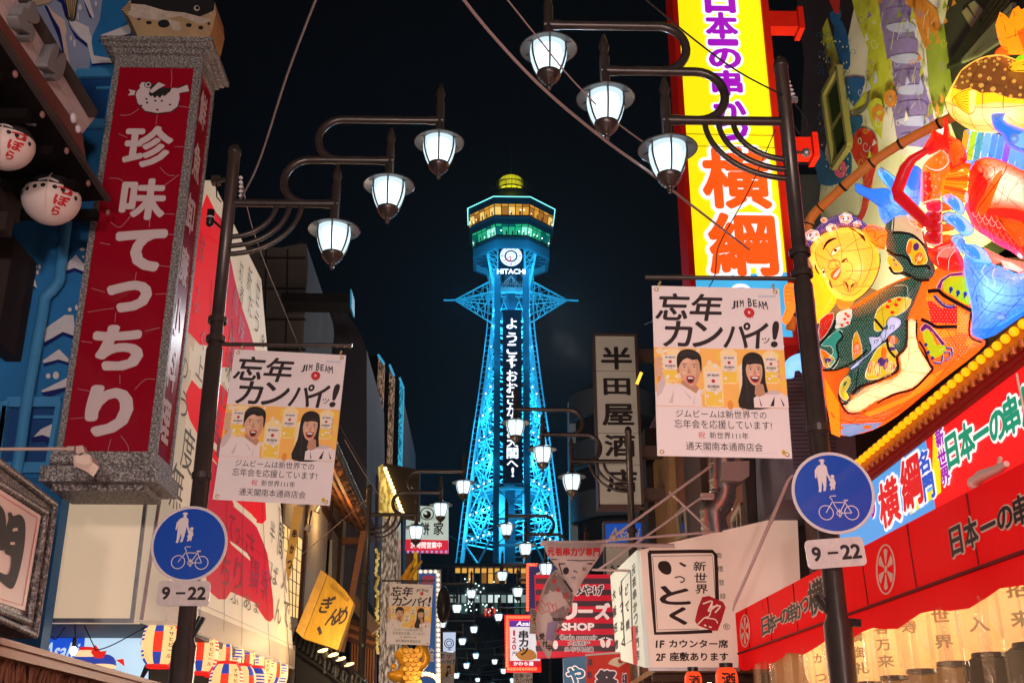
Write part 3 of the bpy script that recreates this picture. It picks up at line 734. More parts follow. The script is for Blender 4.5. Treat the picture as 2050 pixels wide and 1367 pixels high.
    P(b, L, [(31, 60), (34, 64), (34.2, 72), (31.5, 80), (28, 82.3), (30, 77), (31.5, 70)], SKIN3, .0106, 3); P(b, L, [(19.5, 72), (21, 76), (24, 80.5), (27, 82.3), (23, 79.5), (19.8, 75)], SKIN3, .0106, 3); E(b, L, 22.5, 72, 1.8, 1.2, SKIN4, .0108); E(b, L, 24.5, 62.5, 3, 1.1, SKIN4, .0108)
    for i in range(9): P(b, L, [(19+i*1.7, 56.5-2*math.sin(i*.4)), (19.5+i*1.7, 56.4-2*math.sin(i*.4)), (20.6+i*1.6, 60-math.sin(i*.4))], HAIR2, .0119)
    P(b, L, [(18, 67), (17.5, 58), (24, 54), (34, 57), (35.5, 65), (33.5, 61), (29, 61.5), (25, 60), (21, 62.5)], HAIR, .0115, 3)
    for x in (22.6, 30): P(b, L, [(x-2.2, 65.6), (x, 64.6), (x+2.2, 65.4), (x, 65.3)], HAIR, .0118); E(b, L, x, 67.4, 1.5, .42, TEETH, .0118, n=10); E(b, L, x, 67.4, .75, .42, HAIR, .0122, n=8); P(b, L, [(x-1.9, 67.2), (x, 66.6), (x+1.9, 67.1), (x, 66.95)], HAIR, .0124)
    P(b, L, [(26, 67), (27.5, 72), (26, 73), (24.6, 72)], SKIN2, .0118)
    P(b, L, [(23.6, 75.3), (26.5, 74.2), (30, 75), (29, 79.5), (26.4, 80.6), (24.2, 79)], LIPS, .0118, 3); P(b, L, [(24.4, 75.8), (26.5, 75), (29.2, 75.6), (28.5, 79), (26.4, 79.9), (24.8, 78.6)], MOUTH, .0122, 3); P(b, L, [(24.8, 75.8), (26.6, 75.3), (29, 75.8), (28.6, 76.8), (25, 76.8)], TEETH, .0126)
    mug(44, 82, 15, 34, l=.0128)
    # woman
    P(b, L, [(63, 98.4), (66, 80), (67, 62), (70, 56), (76, 54), (82, 57), (84, 66), (84, 78), (86, 90), (86, 98.4)], HAIR, .009, 3)
    P(b, L, [(74, 98.4), (74, 91), (78, 88), (86, 86), (94, 86), (100, 89), (100, 98.4)], SHIRT, .0105); P(b, L, [(82, 88), (88, 84), (96, 86), (92, 88)], SHIRT2, .011)
    for q in (((86, 97), (90, 89), (89, 97)), ((94, 90), (97, 96), (96, 97)), ((78, 90), (80, 97), (79, 97))): P(b, L, q, HAIR, .0112)
    P(b, L, [(76, 78), (82, 80), (83, 88), (78, 90), (75, 88)], SKIN2, .0108)
    P(b, L, [(69.5, 67), (71, 61), (76, 59), (81, 62), (82, 70), (80, 78), (76.5, 81), (72.5, 79), (70, 73)], SKIN, .0115, 3)
    P(b, L, [(68.5, 70), (69, 60), (75, 55.5), (82, 60), (83.5, 70), (82, 65), (80, 63.8), (76, 63.5), (72, 64.5), (70.5, 64)], HAIR, .0122, 3)
    P(b, L, [(79.5, 66), (81.8, 68), (81, 75), (78.5, 79.5), (76.5, 80.8), (78.6, 75)], SKIN3, .0117, 3); E(b, L, 73, 72, 1.5, 1, SKIN4, .0118); E(b, L, 78.6, 72, 1.2, .9, SKIN4, .0118)
    for i in range(10): P(b, L, [(68.6+i*.25, 62+i*3.3), (69+i*.25, 62+i*3.3), (67.8+i*.1, 72+i*2.6)], HAIR2, .0119)
    for i in range(8): P(b, L, [(71+i*1.4, 60.3), (71.35+i*1.4, 60.2), (71+i*1.45, 64.2)], HAIR2, .0124)
    for x in (73, 79): P(b, L, [(x-1.9, 66.3), (x, 65.5), (x+1.9, 66.2), (x, 66.1)], HAIR, .0126); E(b, L, x, 68, 1.4, .4, TEETH, .0126, n=10); E(b, L, x, 68, .8, .42, HAIR, .0129, n=8); P(b, L, [(x-1.8, 67.8), (x, 67.1), (x+1.8, 67.7), (x, 67.5)], HAIR, .0131)
    P(b, L, [(76, 67.5), (77.2, 72), (76, 72.6), (75, 72)], SKIN2, .0126)
    P(b, L, [(72.3, 74), (75.5, 73.4), (79.5, 73.6), (78.6, 77.5), (75.8, 79), (73.2, 77.3)], LIPS, .0126, 3); P(b, L, [(73, 74.4), (75.5, 74), (79, 74.2), (78, 77), (75.8, 78), (73.7, 76.8)], MOUTH, .013, 3); P(b, L, [(73.2, 74.4), (75.6, 74.1), (78.8, 74.3), (78, 75.6), (74, 75.6)], TEETH, .0134)
    b.build('printed_picture', p)
EYELET = mat('brass_eyelet', (.5, .36, .15), .35, .8)
def make_banner(name, tl, tr, br, bl, y0, label, barx=None, bary=None, grp='matching advertising banners on the lamp posts'):
    """photo-pixel corners on the upright plane Y=y0"""
    p = plY(y0); A_, B_, C_, D_ = [p.hit(*q) for q in (tl, tr, br, bl)]
    u = (B_-A_); w = u.length; n = Vector((0, -1, 0))
    uu = u.normalized(); vv = uu.cross(n)*-1
    if vv.z < 0: vv = -vv
    t = thing(name, label, 'banner', (A_+B_)/2, grp)
    L = Local(A_, uu, vv, 100/w)
    m = MB(); h = 137
    N = 12
    vs = []; vb = []
    for j in range(N+1):
        for i in range(N+1): vs.append(L.hit(100*i/N, h*j/N, 0)); vb.append(L.hit(100*i/N, h*j/N, -.004))
    k = N+1
    m.add(vs, [(j*k+i, (j+1)*k+i, (j+1)*k+i+1, j*k+i+1) for j in range(N) for i in range(N)], PRW); m.add(vb, [(j*k+i, j*k+i+1, (j+1)*k+i+1, (j+1)*k+i) for j in range(N) for i in range(N)], PRW)
    m.build('cloth', t)
    banner_art(t, L)
    e = MB()
    for x, y in ((3.5, 3), (96.5, 3), (3.5, h-3), (96.5, h-3)):
        c = L.hit(x, y, .002); R = w*.014
        e.lathe((0, 0, 0), [(0.0, 0)], EYELET, 3) if False else None
        P_ = [c+uu*math.cos(q)*R+vv*math.sin(q)*R for q in [2*math.pi*i/10 for i in range(11)]]
        e.tube(P_, R*.35, EYELET, 5, False)
    for x in (6, 95):
        c = L.hit(x, 0.5, .004); q = [c+vv*(w*.005*i)+uu*(w*.012*math.sin(i*1.2)) for i in range(9)]; e.tube(q, w*.006, EYELET, 5)
    e.build('hanging_hook', t)
    return t, A_, B_, w
def hanger(name, y0, x0, x1, py, label, post):
    """bar clamped on the post from which a banner hangs"""
    a = hy(x0, py, y0); b = hy(x1, py, y0); b.z = a.z; m = MB()
    m.tube([a, b], .017, DARKM, 10); m.tube([a+Vector((0, 0, -.0)), a+Vector((0, 0, -.0))+(b-a)*.02], .024, DARKM, 10)
    o = m.build('banner_rail', post); return o
bn, _, _, _ = make_banner('advertising_banner', (470, 699), (693, 711), (683, 1013), (455, 1000), 9.2, 'pale advertising banner at left hanging beside the blue disc, with two laughing people and mugs')
hanger('r', 9.2, 430, 705, 689, '', LP)
bn, _, _, _ = make_banner('advertising_banner', (1305, 572), (1560, 578), (1580, 925), (1318, 920), 7.72, 'largest pale advertising banner, below the yellow sign at right, two laughing people and mugs')
hanger('r', 7.72, 1600, 1292, 558, '', RP)
make_banner('advertising_banner', (781, 1167), (867, 1170), (864, 1293), (776, 1291), 22.4, 'advertising banner with laughing faces hanging before the golden carved figure')
hanger('r', 22.4, 765, 870, 1162, '', [o for o in COL.objects if o.name.startswith('street_lamp') and o.parent is None and abs(o.location.y-22.4) < .1][0])
make_banner('advertising_banner', (864, 1303), (912, 1305), (911, 1372), (862, 1370), 36.8, 'small orange tinted advertising banner low in the centre left, under the lamp row')
make_banner('advertising_banner', (1062, 1217), (1098, 1219), (1098, 1270), (1062, 1268), 26.6, 'advertising banner mostly hidden behind the twisted cloth banner')
make_banner('advertising_banner', (1028, 1345), (1066, 1346), (1066, 1400), (1027, 1399), 33.3, 'dim advertising banner just below the red bulb framed menu sign')

# ---------------------------------------------------------------- round blue traffic signs
DBLUE = mat('sign_blue', (0.003, 0.06, 0.42), .35, coat=.3); DWHITE = mat('sign_white_film', (0.66, 0.62, 0.62), .45); DSCR = mat('plate_white', (0.6, 0.54, 0.52), .5, noise=.18, nscale=14)
def disc_sign(cx, cy, rpx, y0, label, plab, plate, rot):
    p = plY(y0-.11); c = p.hit(cx, cy); r = (p.hit(cx+rpx, cy)-c).length
    uu = Vector((math.cos(rot), 0, math.sin(rot))); vv = Vector((-math.sin(rot), 0, math.cos(rot)))
    t = thing('traffic_sign', label, 'road sign', c, 'blue disc signs on the lamp posts')
    n = Vector((0, -1, 0)); m = MB(); L = Local(c, uu, vv, 275/r)
    K = 56
    F_ = [c+uu*math.cos(2*math.pi*i/K)*r+vv*math.sin(2*math.pi*i/K)*r for i in range(K)]
    m.prism([q for q in F_], (0, .02, 0), DWHITE, GREYM); m.tube(F_+[F_[0]], .008, DWHITE, 6, False)
    B_ = [c+n*.003+(uu*math.cos(2*math.pi*i/K)+vv*math.sin(2*math.pi*i/K))*r*.95 for i in range(K)]
    m.add(B_, [tuple(range(K))], DBLUE)
    for q in (.25, -.25): m.bar(c+vv*r*q+Vector((-.08, .03, 0)), c+vv*r*q+Vector((.08, .03, 0)), .03, GREYM)
    m.build('disc', t)
    s = MB(); D = lambda pts: [(x-1413, y-325) for x, y in pts]
    poly(s, L, D([(1340, 108), (1348, 94), (1362, 91), (1376, 94), (1384, 108), (1362, 104)]), DWHITE, .006); ell(s, L, -51, -208, 12, 15, DWHITE, .0062)
    poly(s, L, D([(1325, 142), (1345, 130), (1378, 130), (1390, 146), (1392, 190), (1408, 226), (1396, 236), (1382, 200), (1378, 232), (1372, 272), (1362, 312), (1344, 314), (1352, 286), (1346, 244), (1336, 300), (1330, 321), (1312, 316), (1319, 300), (1318, 240), (1317, 190), (1312, 222), (1301, 222), (1305, 170)]), DWHITE, .006)
    ell(s, L, 8, -110, 13, 13, DWHITE, .0064)
    poly(s, L, D([(1410, 228), (1430, 230), (1438, 262), (1431, 272), (1427, 300), (1417, 308), (1414, 290), (1408, 306), (1394, 308), (1401, 282), (1391, 275), (1403, 250), (1392, 240), (1396, 228)]), DWHITE, .0066)
    for x, y, rr in ((1346, 460, 48), (1518, 465, 47), (1435, 465, 17)): stroke(s, L, D([(x+rr*math.cos(2*math.pi*i/36), y+rr*math.sin(2*math.pi*i/36)) for i in range(36)]), 5.5, DWHITE, .006, closed=True)
    for q, wd in (([(1346, 460), (1398, 385)], 5.5), ([(1428, 348), (1392, 348), (1383, 356), (1396, 372), (1398, 388), (1435, 465)], 5.5), ([(1397, 392), (1482, 394)], 5.5), ([(1492, 380), (1435, 465)], 5.5), ([(1435, 465), (1518, 466)], 5.5), ([(1482, 394), (1518, 465)], 5.5), ([(1474, 380), (1504, 380)], 9), ([(1437, 436), (1435, 492)], 5), ([(1428, 490), (1444, 490)], 5)): stroke(s, L, D(q), wd, DWHITE, .0066)
    s.build('pictogram', t)
    px0, py0, pw, ph, prot = plate
    pc = p.hit(px0, py0); w = (p.hit(px0+pw/2, py0)-pc).length; h = (p.hit(px0, py0+ph/2)-pc).length
    t2 = thing('time_plate', plab, 'sign plate', pc, 'hour plates on the lamp posts')
    uu = Vector((math.cos(prot), 0, math.sin(prot))); vv = Vector((-math.sin(prot), 0, math.cos(prot))); L = Local(pc, uu, vv, 100/w)
    hh = 100*h/w; k = MB(); cr_ = 16; P_ = []
    for sx, sy, a0 in ((1, -1, -90), (1, 1, 0), (-1, 1, 90), (-1, -1, 180)):
        for i in range(6):
            a = math.radians(a0+18*i); P_.append((sx*(100-cr_)+cr_*math.cos(a), sy*(hh-cr_)+cr_*math.sin(a)))
    k.prism([L.hit(x, -y) for x, y in P_], (0, .012, 0), DSCR, GREYM); k.bar(pc+Vector((-.05, .02, 0)), pc+Vector((.05, .02, 0)), .025, GREYM); k.build('plate', t2)
    s = MB(); put(s, L, '9', -66, 0, 32, 50, INK, .004, off=.035); poly(s, L, [(-28, -4), (8, -4), (8, 4), (-28, 4)], INK, .004); put(s, L, '22', 52, 0, 70, 50, INK, .004, off=.035); s.build('lettering', t2)
disc_sign(379, 1088, 75, 9.2, 'round blue pedestrian and bicycle sign on the left lamp post', 'worn white hour plate under the left blue disc', (367, 1187, 105, 50, 0), 0)
disc_sign(1668, 986, 81, 7.72, 'round blue pedestrian and bicycle sign on the right lamp post, by the red shop', 'scratched tilted hour plate under the right blue disc', (1673, 1106, 118, 58, .08), .03)
# small fittings on the two near posts
def fitting(post, items):
    m = MB()
    for a, b, w in items: m.bar(a, b, w, BLACKM)
    return m.build('bracket', post)
def L_(x, y): return hy(x, y, 9.2)
def R_(x, y): return hy(x, y, 7.72)
fitting(LP, [(L_(372, 1300), L_(408, 1235), .03), (L_(366, 1300), L_(400, 1233), .02)])
m = MB(); a = L_(421, 437); m.lathe(a+Vector((0, 0, -.02)), [(.001, .1), (.034, .1), (.034, .03), (.036, .025), (.036, .01), (.034, .005), (.034, -.045), (.02, -.06), (.001, -.062)], BLACKM, 16); m.bar(a, L_(445, 458), .02, BLACKM)
m.lathe(a+Vector((0, 0, -.002)), [(.0365, 0), (.0365, .012)], DWHITE, 16); m.build('photo_sensor', LP)
m = MB(); a = L_(433, 362); m.obox(a, (.04, 0, .0), (0, .04, 0), (0, 0, .035), DARKM); m.bar(a, L_(465, 358), .03, DARKM); m.tube([a, L_(434, 395), L_(443, 405)], .006, BLACKM, 5); m.build('cable_clamp', LP)
m = MB()
for i in range(6): m.lathe(L_(482, 356+i*9), [(.01, -.015), (.022, 0), (.01, .015)], DWHITE, 10)
m.build('insulator', LP)
fitting(RP, [(R_(1650, 1195), R_(1683, 1250), .03), (R_(1633, 1192), R_(1675, 1250), .03), (R_(1700, 1245), R_(1722, 1247), .05)])
m = MB(); m.tube([R_(1580, 303), R_(1605, 306)], .012, DARKM, 8); m.lathe(R_(1614, 306), [(.001, .03), (.03, .025), (.034, 0), (.03, -.025), (.001, -.03)], GREYM, 14); m.build('spotlight', RP)
m = MB()
for i in range(5): m.lathe(R_(1577+i*3, 165+i*8), [(.008, -.012), (.025, 0), (.008, .012)], DWHITE, 10)
m.obox(R_(1590, 200), (.025, 0, 0), (0, .02, 0), (0, 0, .02), GREYM); m.obox(R_(1578, 208), (.012, 0, 0), (0, .02, 0), (0, 0, .03), GREYM); m.tube([R_(1590, 205), R_(1612, 235), R_(1617, 255), R_(1600, 268), R_(1580, 235)], .004, BLACKM, 5); m.build('insulator', RP)
def zc(pts, ox, oy, s): return [(ox+x/s, oy+y/s) for x, y in pts]
# ================================================================ left: blue restaurant with painted waves
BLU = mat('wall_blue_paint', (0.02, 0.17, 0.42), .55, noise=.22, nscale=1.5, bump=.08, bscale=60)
BLU2 = mat('frame_blue_paint', (0.05, 0.25, 0.5), .45, noise=.12)
NAVY = mat('wave_navy', (0.006, 0.012, 0.12), .6, noise=.2); FOAM = mat('wave_white', (0.62, 0.6, 0.62), .6, noise=.1, nscale=8); FOAMB = mat('wave_greyblue', (0.26, 0.31, 0.45), .6, noise=.15, nscale=3)
FOAMP = mat('wave_pale_pink', (0.62, 0.46, 0.38), .6, noise=.1)
YW = 10.4; pW = plY(YW)
t = thing('blue_restaurant', 'blue painted restaurant at far left with white crested waves on its wall', 'building', (-6, YW, 0))
xw = hy(130, 960, YW).x; pW3 = plXl(-4.95)
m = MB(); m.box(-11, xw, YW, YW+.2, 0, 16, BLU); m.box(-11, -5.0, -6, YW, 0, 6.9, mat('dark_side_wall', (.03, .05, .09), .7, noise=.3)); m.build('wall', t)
m = MB()
Z1 = lambda p: zc(p, 0, 0, 7.81); Z5 = lambda p: zc(p, 0, 480, 4.02)
k = 0
def wv(pts, mm):
    global k
    k += 1; poly(m, pW, pts, mm, .004+.0006*k)
wv(Z1([(500, 120), (850, 0), (1600, 0), (1560, 320), (1430, 600), (1420, 860), (1390, 1130), (1120, 1130), (1050, 1000), (900, 750), (700, 450)]), FOAMB)
wv(Z1([(560, 280), (690, 90), (760, 150), (850, 330), (950, 480), (985, 700), (1010, 900), (1040, 1020), (960, 900), (820, 720), (700, 500)]), FOAMB)
wv(Z1([(690, 90), (740, 90), (860, 330), (950, 450), (970, 560), (1030, 900), (1055, 1030), (1015, 980), (960, 760), (900, 560), (800, 330)]), NAVY)
wv(Z1([(720, 60), (830, 190), (1010, 320), (1045, 520), (1020, 560), (1060, 800), (1110, 1120), (1060, 1040), (1000, 800), (960, 560), (930, 440), (830, 280)]), FOAMP)
wv(Z1([(1060, 340), (1130, 470), (1250, 600), (1360, 670), (1370, 750), (1180, 600), (1080, 420)]), NAVY); wv(Z1([(1070, 330), (1180, 330), (1390, 430), (1400, 510), (1440, 590), (1430, 660), (1465, 870), (1700, 910), (1900, 930), (1900, 980), (1640, 990), (1440, 1010), (1370, 690), (1260, 590), (1160, 470)]), FOAM)
wv(Z1([(1430, 1000), (1640, 985), (1900, 985), (1900, 1010), (1660, 1015), (1440, 1040)]), NAVY)
wv(Z1([(1570, 590), (1700, 580), (1850, 560), (2040, 520), (2040, 560), (1700, 640), (1540, 660)]), NAVY); wv(Z1([(1580, 550), (1800, 470), (2040, 370), (2040, 530), (1850, 570), (1700, 590), (1590, 600)]), FOAM)
wv(Z1([(870, 0), (1000, 0), (1040, 120), (1060, 330), (1100, 380), (1020, 270), (960, 60)]), NAVY); wv(Z1([(1310, 0), (1400, 0), (1470, 260), (1450, 300), (1390, 180), (1350, 90)]), FOAM); wv(Z1([(1320, 20), (1390, 190), (1450, 300), (1400, 280), (1330, 90)]), NAVY)
for x, y, rx, ry in ((1110, 600, 18, 45), (1165, 680, 20, 60), (1250, 120, 28, 50), (1500, 60, 20, 40), (1220, 260, 12, 70)): ell(m, pW, *Z1([(x, y)])[0], rx/7.81, ry/7.81, FOAM, .03)
poly(m, pW, Z1([(1010, 0), (1225, 0), (1200, 90), (1190, 230), (1165, 320), (1120, 340), (1060, 290), (1040, 150)]), BLACK, .034); poly(m, pW, Z1([(1030, 0), (1205, 0), (1180, 100), (1165, 220), (1145, 310), (1110, 310), (1075, 250), (1055, 130)]), mat('fin_tan', (.4, .27, .14), .6), .038)
for i in range(4): stroke(m, pW, Z1([(1060+i*38, 0), (1085+i*20, 180), (1105+i*10, 300)]), 1.2, BLACK, .041)
poly(m, pW, Z1([(440, 0), (820, 0), (780, 50), (500, 110)]), mat('fin_tan2', (.45, .34, .22), .6), .036)
for p, mm in (([(525, 205), (610, 120), (690, 215), (690, 262), (600, 228), (525, 250)], FOAM), ([(525, 250), (600, 226), (690, 262), (690, 290), (600, 252), (518, 285)], NAVY), ([(225, 240), (265, 225), (275, 300), (300, 385), (270, 370), (240, 310), (220, 305)], FOAM), ([(218, 308), (240, 312), (272, 372), (288, 405), (240, 370), (215, 340)], NAVY),
              ([(355, 720), (520, 605), (590, 605), (600, 690), (590, 770), (505, 740), (420, 790), (357, 822)], FOAM), ([(357, 825), (420, 792), (505, 742), (590, 772), (590, 800), (510, 768), (355, 862)], NAVY),
              ([(345, 970), (475, 880), (550, 955), (550, 985), (470, 962), (400, 990), (350, 990)], FOAM), ([(350, 992), (470, 962), (550, 985), (550, 1010), (470, 985), (355, 1020)], NAVY),
              ([(330, 1215), (540, 1110), (540, 1180), (430, 1215), (340, 1225)], FOAM), ([(335, 1228), (540, 1182), (530, 1215), (400, 1260), (345, 1250)], NAVY)): wv(Z5(p), mm)
for x, y, rx, ry in ((662, 78, 22, 14), (670, 138, 11, 12), (562, 562, 16, 18), (615, 545, 12, 22), (388, 1095, 20, 22), (450, 1090, 26, 32), (290, 215, 10, 18), (318, 220, 10, 20), (302, 262, 12, 20), (216, 508, 14, 22)): ell(m, pW, *Z5([(x, y)])[0], rx/4.02, ry/4.02, FOAM, .03, n=9)
poly(m, pW, zc([(265, 680), (320, 620), (405, 580), (405, 690), (330, 665)], 0, 700, 3.906), FOAM, .03); poly(m, pW, zc([(240, 690), (330, 668), (405, 700), (405, 760), (340, 710), (250, 720)], 0, 700, 3.906), NAVY, .031)
m.build('wave_mural', t)
def frame(mb, pl, q, w, m1, m2, dep=.05):
    (x0, y0), (x1, y1), (x2, y2), (x3, y3) = q
    poly(mb, pl, q, m2, .006)
    P = [pl.hit(*p, dep) for p in q]
    for a, b in zip(P, P[1:]+P[:1]): mb.bar(a, b, w, m1, dep*2)
for q in ([(15, 805), (121, 805), (98, 936), (-4, 936)], [(154, 148), (233, 147), (216, 248), (170, 248)]):
    f = MB(); frame(f, pW, q, .045, BLU2, mat('recess_blue', (.01, .06, .2), .5), .05)
    f.bar(pW.hit((q[0][0]+q[1][0])/2, (q[0][1]+q[1][1])/2+30, .03), pW.hit(q[1][0]-4, q[1][1]+30, .03), .03, BLU2); f.build('window', t)
f = MB(); frame(f, pW, [(-6, 815), (12, 815), (0, 930), (-20, 930)], .045, BLU2, MATS['recess_blue'], .05); f.build('window', t)
pp = MB(); P = [pW.hit(x, y, .1) for x, y in spl([(150, 330), (134, 440), (121, 540), (119, 560), (105, 580), (90, 596), (86, 622), (68, 720), (52, 815), (40, 900), (32, 950)], 4)]
pp.tube(P, .055, BLU2, 14)
for i in (16, 20): pp.tube([P[i], P[i+1]], .06, BLU2, 14)
pp.build('downpipe', t)
for a, b in (((50, 480), (68, 650)), ((136, 450), (128, 480))):
    pass
# planked corner wall
m = MB(); PK = mat('plank_pink', (.55, .36, .28), .65, noise=.15); pk_ = plXl(-4.9)
for i in range(22):
    y0 = 4.2+i*.28
    m.box(-5.0, -4.9+.004*(i % 2), 4.0, YW-.15, 3.3+i*.14, 3.3+i*.14+.13, (BLU, BLU, PK, PK, NAVY, BLU)[i*5//7 % 6])
m.build('planking', t)
m = MB(); m.box(-5.1, -4.75, 4.0, YW-.05, 4.05, 4.3, mat('red_brown_trim', (.16, .05, .04), .5, noise=.2)); m.build('ledge', t)
m = MB(); m.box(-4.98, -4.88, YW-.14, YW-.02, 2, 6.6, BLU2); m.build('corner_post', t)
# eave with boarded sign
X1 = -3.72; pe = plXl(X1)
def eq(a, b, c, d): return [pe.hit(*q) for q in (a, b, c, d)]
m = MB(); WB = mat('white_board', (.55, .47, .47), .5, noise=.12, nscale=3); BRN = MATS['red_brown_trim']
def strip(y0a, y1a, y0b, y1b, xe0, xe1, mm, dep):
    """strip on the sign plane: left edge x=-60, right end at xe"""
    pass
za = pe.hit(185, 238).z; zb_ = pe.hit(166, 268).z; ye = pe.hit(185, 240).y; zc_ = pe.hit(170, 310).z; zd = pe.hit(205, 385).z
def lx(a, b, y): return (a[0]+(b[0]-a[0])*(y-a[1])/(b[1]-a[1]), y)
LN6 = {'t': ((197, 225), (62, 0)), 'a': ((190, 236), (50, 0)), 'b': ((165, 268), (0, 28)), 'c': ((171, 314), (0, 64)), 'd': ((178, 345), (0, 86))}
def band(k1, k2, f1=0.0, f2=1.0, e1=None, e2=None):
    A = LN6[k1]; B = LN6[k2]; n1 = lx(*A, -70); n2 = lx(*B, -70+(40 if k2 in 'bcd' else 0)); q = lambda p, r, f: (p[0]+(r[0]-p[0])*f, p[1]+(r[1]-p[1])*f)
    return [q(A[0], B[0], f1), q(n1, n2, f1), q(n1, n2, f2), q(A[0], B[0], f2)]
slab(m, pe, band('a', 'b'), .1, BLACK, None, -.012)
for i in range(3): slab(m, pe, band('a', 'b', i/3+.012, (i+1)/3-.012), .03, WB)
m.build('sign_board', t)
m = MB(); slab(m, pe, band('t', 'a'), .25, mat('weathered_dark_wood', (.06, .045, .04), .8, noise=.3), None, .06); m.build('board_cap', t)
m = MB(); slab(m, pe, band('b', 'c', .01), .12, BRN, None, .02); slab(m, pe, band('c', 'd', .01), .1, mat('teal_trim', (.02, .12, .22), .5), None, -.03); m.build('trim', t)
m = MB(); yE = pe.hit(214, 400).y; xo = X1+.22
zr = hx(212, 398, xo).z; yE = hx(212, 398, xo).y
SOF = mat('soffit_black', (.008, .006, .006), .9, spec=.03, noise=.2)
m.add([(xo, 1.5, zr), (xo, yE, zr), (X1-.1, yE, zr+.12), (X1-.1, 1.5, zr+.12)], [(0, 1, 2, 3)], SOF); m.box(xo-.02, xo+.03, 1.5, yE+.03, zr-.02, zr+.02, MATS['weathered_dark_wood'])
m.add([(xo-.01, 1.5, zr-.02), (-5.0, 1.5, zr-.12), (-5.0, yE, zr-.12), (xo-.01, yE, zr-.02)], [(0, 1, 2, 3)], SOF)
for i in range(14):
    y = 2+i*.55
    if y < yE: m.box(-5, xo-.06, y, y+.09, zr-.2, zr-.12, SOF); m.sph((xo-.03, y+.2, zr-.05), (.02, .03, .03), mat('nail_cap_pink', (.25, .12, .11), .5), 8, 5)
m.box(-4.35, -4.2, 1.5, yE-.1, zr-.32, zr-.12, mat('brown_beam', (.03, .02, .018), .7, noise=.3)); m.box(-4.95, -4.2, yE-.35, yE-.2, zr-.5, zr-.15, MATS['brown_beam'])
m.box(-4.7, -4.55, YW-.6, YW-.02, zr-1.15, zr-.1, MATS['brown_beam'])
m.build('eave', t)
# raised dark letters
LTR = mat('letter_dark_grey', (.06, .055, .055), .4, noise=.1)
for pts in ([(95, 250), (150, 225), (190, 110), (260, 150), (330, 20), (385, 70), (440, 260), (440, 330), (400, 375), (310, 355), (240, 330), (350, 430), (370, 560), (330, 660), (290, 640), (240, 560), (300, 540), (180, 460), (120, 350)], [(600, 900), (690, 700), (750, 710), (750, 830), (690, 980), (760, 880), (840, 830), (875, 900), (850, 1080), (790, 1230), (720, 1270), (640, 1200), (700, 1150), (650, 1120), (570, 1040)]):
    m = MB(); slab(m, pe, spl(Z1(pts), 3, True), -.09, LTR, mat('letter_edge_grey', (.2, .2, .2), .4), .003); m.build('raised_letter', t)
m = MB(); m.sph(hx(147, 237, X1+.03), (.03, .05, .05), FOAM, 10, 6); m.sph(hx(156, 258, X1+.03), (.03, .04, .04), FOAM, 10, 6); m.build('round_lamp', t)
# puffer fish lanterns
def fish_lantern(cx, cy, rpx, label):
    X = -3.82; c = hx(cx, cy, X); r = (hy(cx+rpx, cy, c.y)-hy(cx, cy, c.y)).length
    t = thing('fish_lantern', label, 'lantern', c, 'puffer fish lanterns under the eave')
    BODY = mat('lantern_cream', (.62, .5, .45), .4, emit=.02, ecol=(1, .75, .6), noise=.08, nscale=4); CAP = mat('lantern_black', (.03, .028, .028), .4)
    m = MB(); n = 32; kk = 18; vs = []
    a0 = math.radians(-75)
    for i in range(kk+1):
        q = math.pi*i/kk; z = math.cos(q)*r*1.02; rr = math.sin(q)*r*(1+.08*math.sin(q))
        for j in range(n): vs.append(c+Vector((rr*math.cos(a0+2*math.pi*j/n), rr*math.sin(a0+2*math.pi*j/n), z if z < 0 else z*.92)))
    fb = [(i*n+j, (i+1)*n+j, (i+1)*n+(j+1) % n, i*n+(j+1) % n) for i in range(kk) for j in range(n)]
    m.add(vs, [f for idx, f in enumerate(fb) if idx//n >= 8], BODY, True); m.add(vs, [f for idx, f in enumerate(fb) if idx//n < 8], CAP, True); m.build('body', t)
    s = MB()
    def on(az, el, lift=.004):
        q = math.pi/2-el; z = math.cos(q)*r*1.02; rr = math.sin(q)*r*(1+.08*math.sin(q))+lift; z = z*.92 if z > 0 else z
        return c+Vector((rr*math.cos(az), rr*math.sin(az), z))
    for d in (-62, -42, -24, -8, 14, 30, 46, 62):
        az = math.radians(-78+d); e = .02-abs(d)*.0025
        P = [on(az+.085*math.cos(2*math.pi*i/12), e+.085*math.sin(2*math.pi*i/12)) for i in range(12)]; s.add(P, [tuple(range(12))], BLACK)
    az = math.radians(-78)
    for sg in (-1, 1): s.add([on(az, .48), on(az+sg*.32, .3), on(az+sg*.36, .22), on(az+sg*.12, .26), on(az, .3)], [(0, 1, 2, 3, 4)], FOAM)
    s.tube([on(az, e, .004) for e in [(-1.5+.1*i) for i in range(28)]], .006, BODY, 5); s.build('markings', t)
    s = MB(); RDI = mat('lantern_red_ink', (.5, .02, .03), .5)
    for i, ch in enumerate('づぼら'):
        vs, fs, bb = glyph(ch, .04); e0 = -.14-i*.43; a1 = math.radians(-78+36-i*3)
        s.add([on(a1+(x-(bb[0]+bb[1])/2)*.62, e0+.12+(y-(bb[2]+bb[3])/2)*.42, .006) for x, y in vs], fs, RDI)
    s.build('lettering', t)
    h = MB(); tp = c+Vector((0, 0, r*.93)); h.tube([tp, tp+Vector((0, 0, .05))], .012, EYELET, 6); h.tube([tp+Vector((.03*math.cos(q), 0, .03*math.sin(q)+.02)) for q in [2*math.pi*i/12 for i in range(13)]], .005, EYELET, 5)
    h.tube([tp+Vector((0, 0, .05)), tp+Vector((.06, 0, .07)), tp+Vector((.14, 0, .0)), tp+Vector((.2, 0, 0))], .012, GREYM, 6); h.tube([tp+Vector((0, 0, .05)), tp+Vector((0, .0, .25))], .01, EYELET, 6); h.build('hook', t)
fish_lantern(13, 290, 51, 'white puffer fish lantern cut off by the left edge, under the eave')
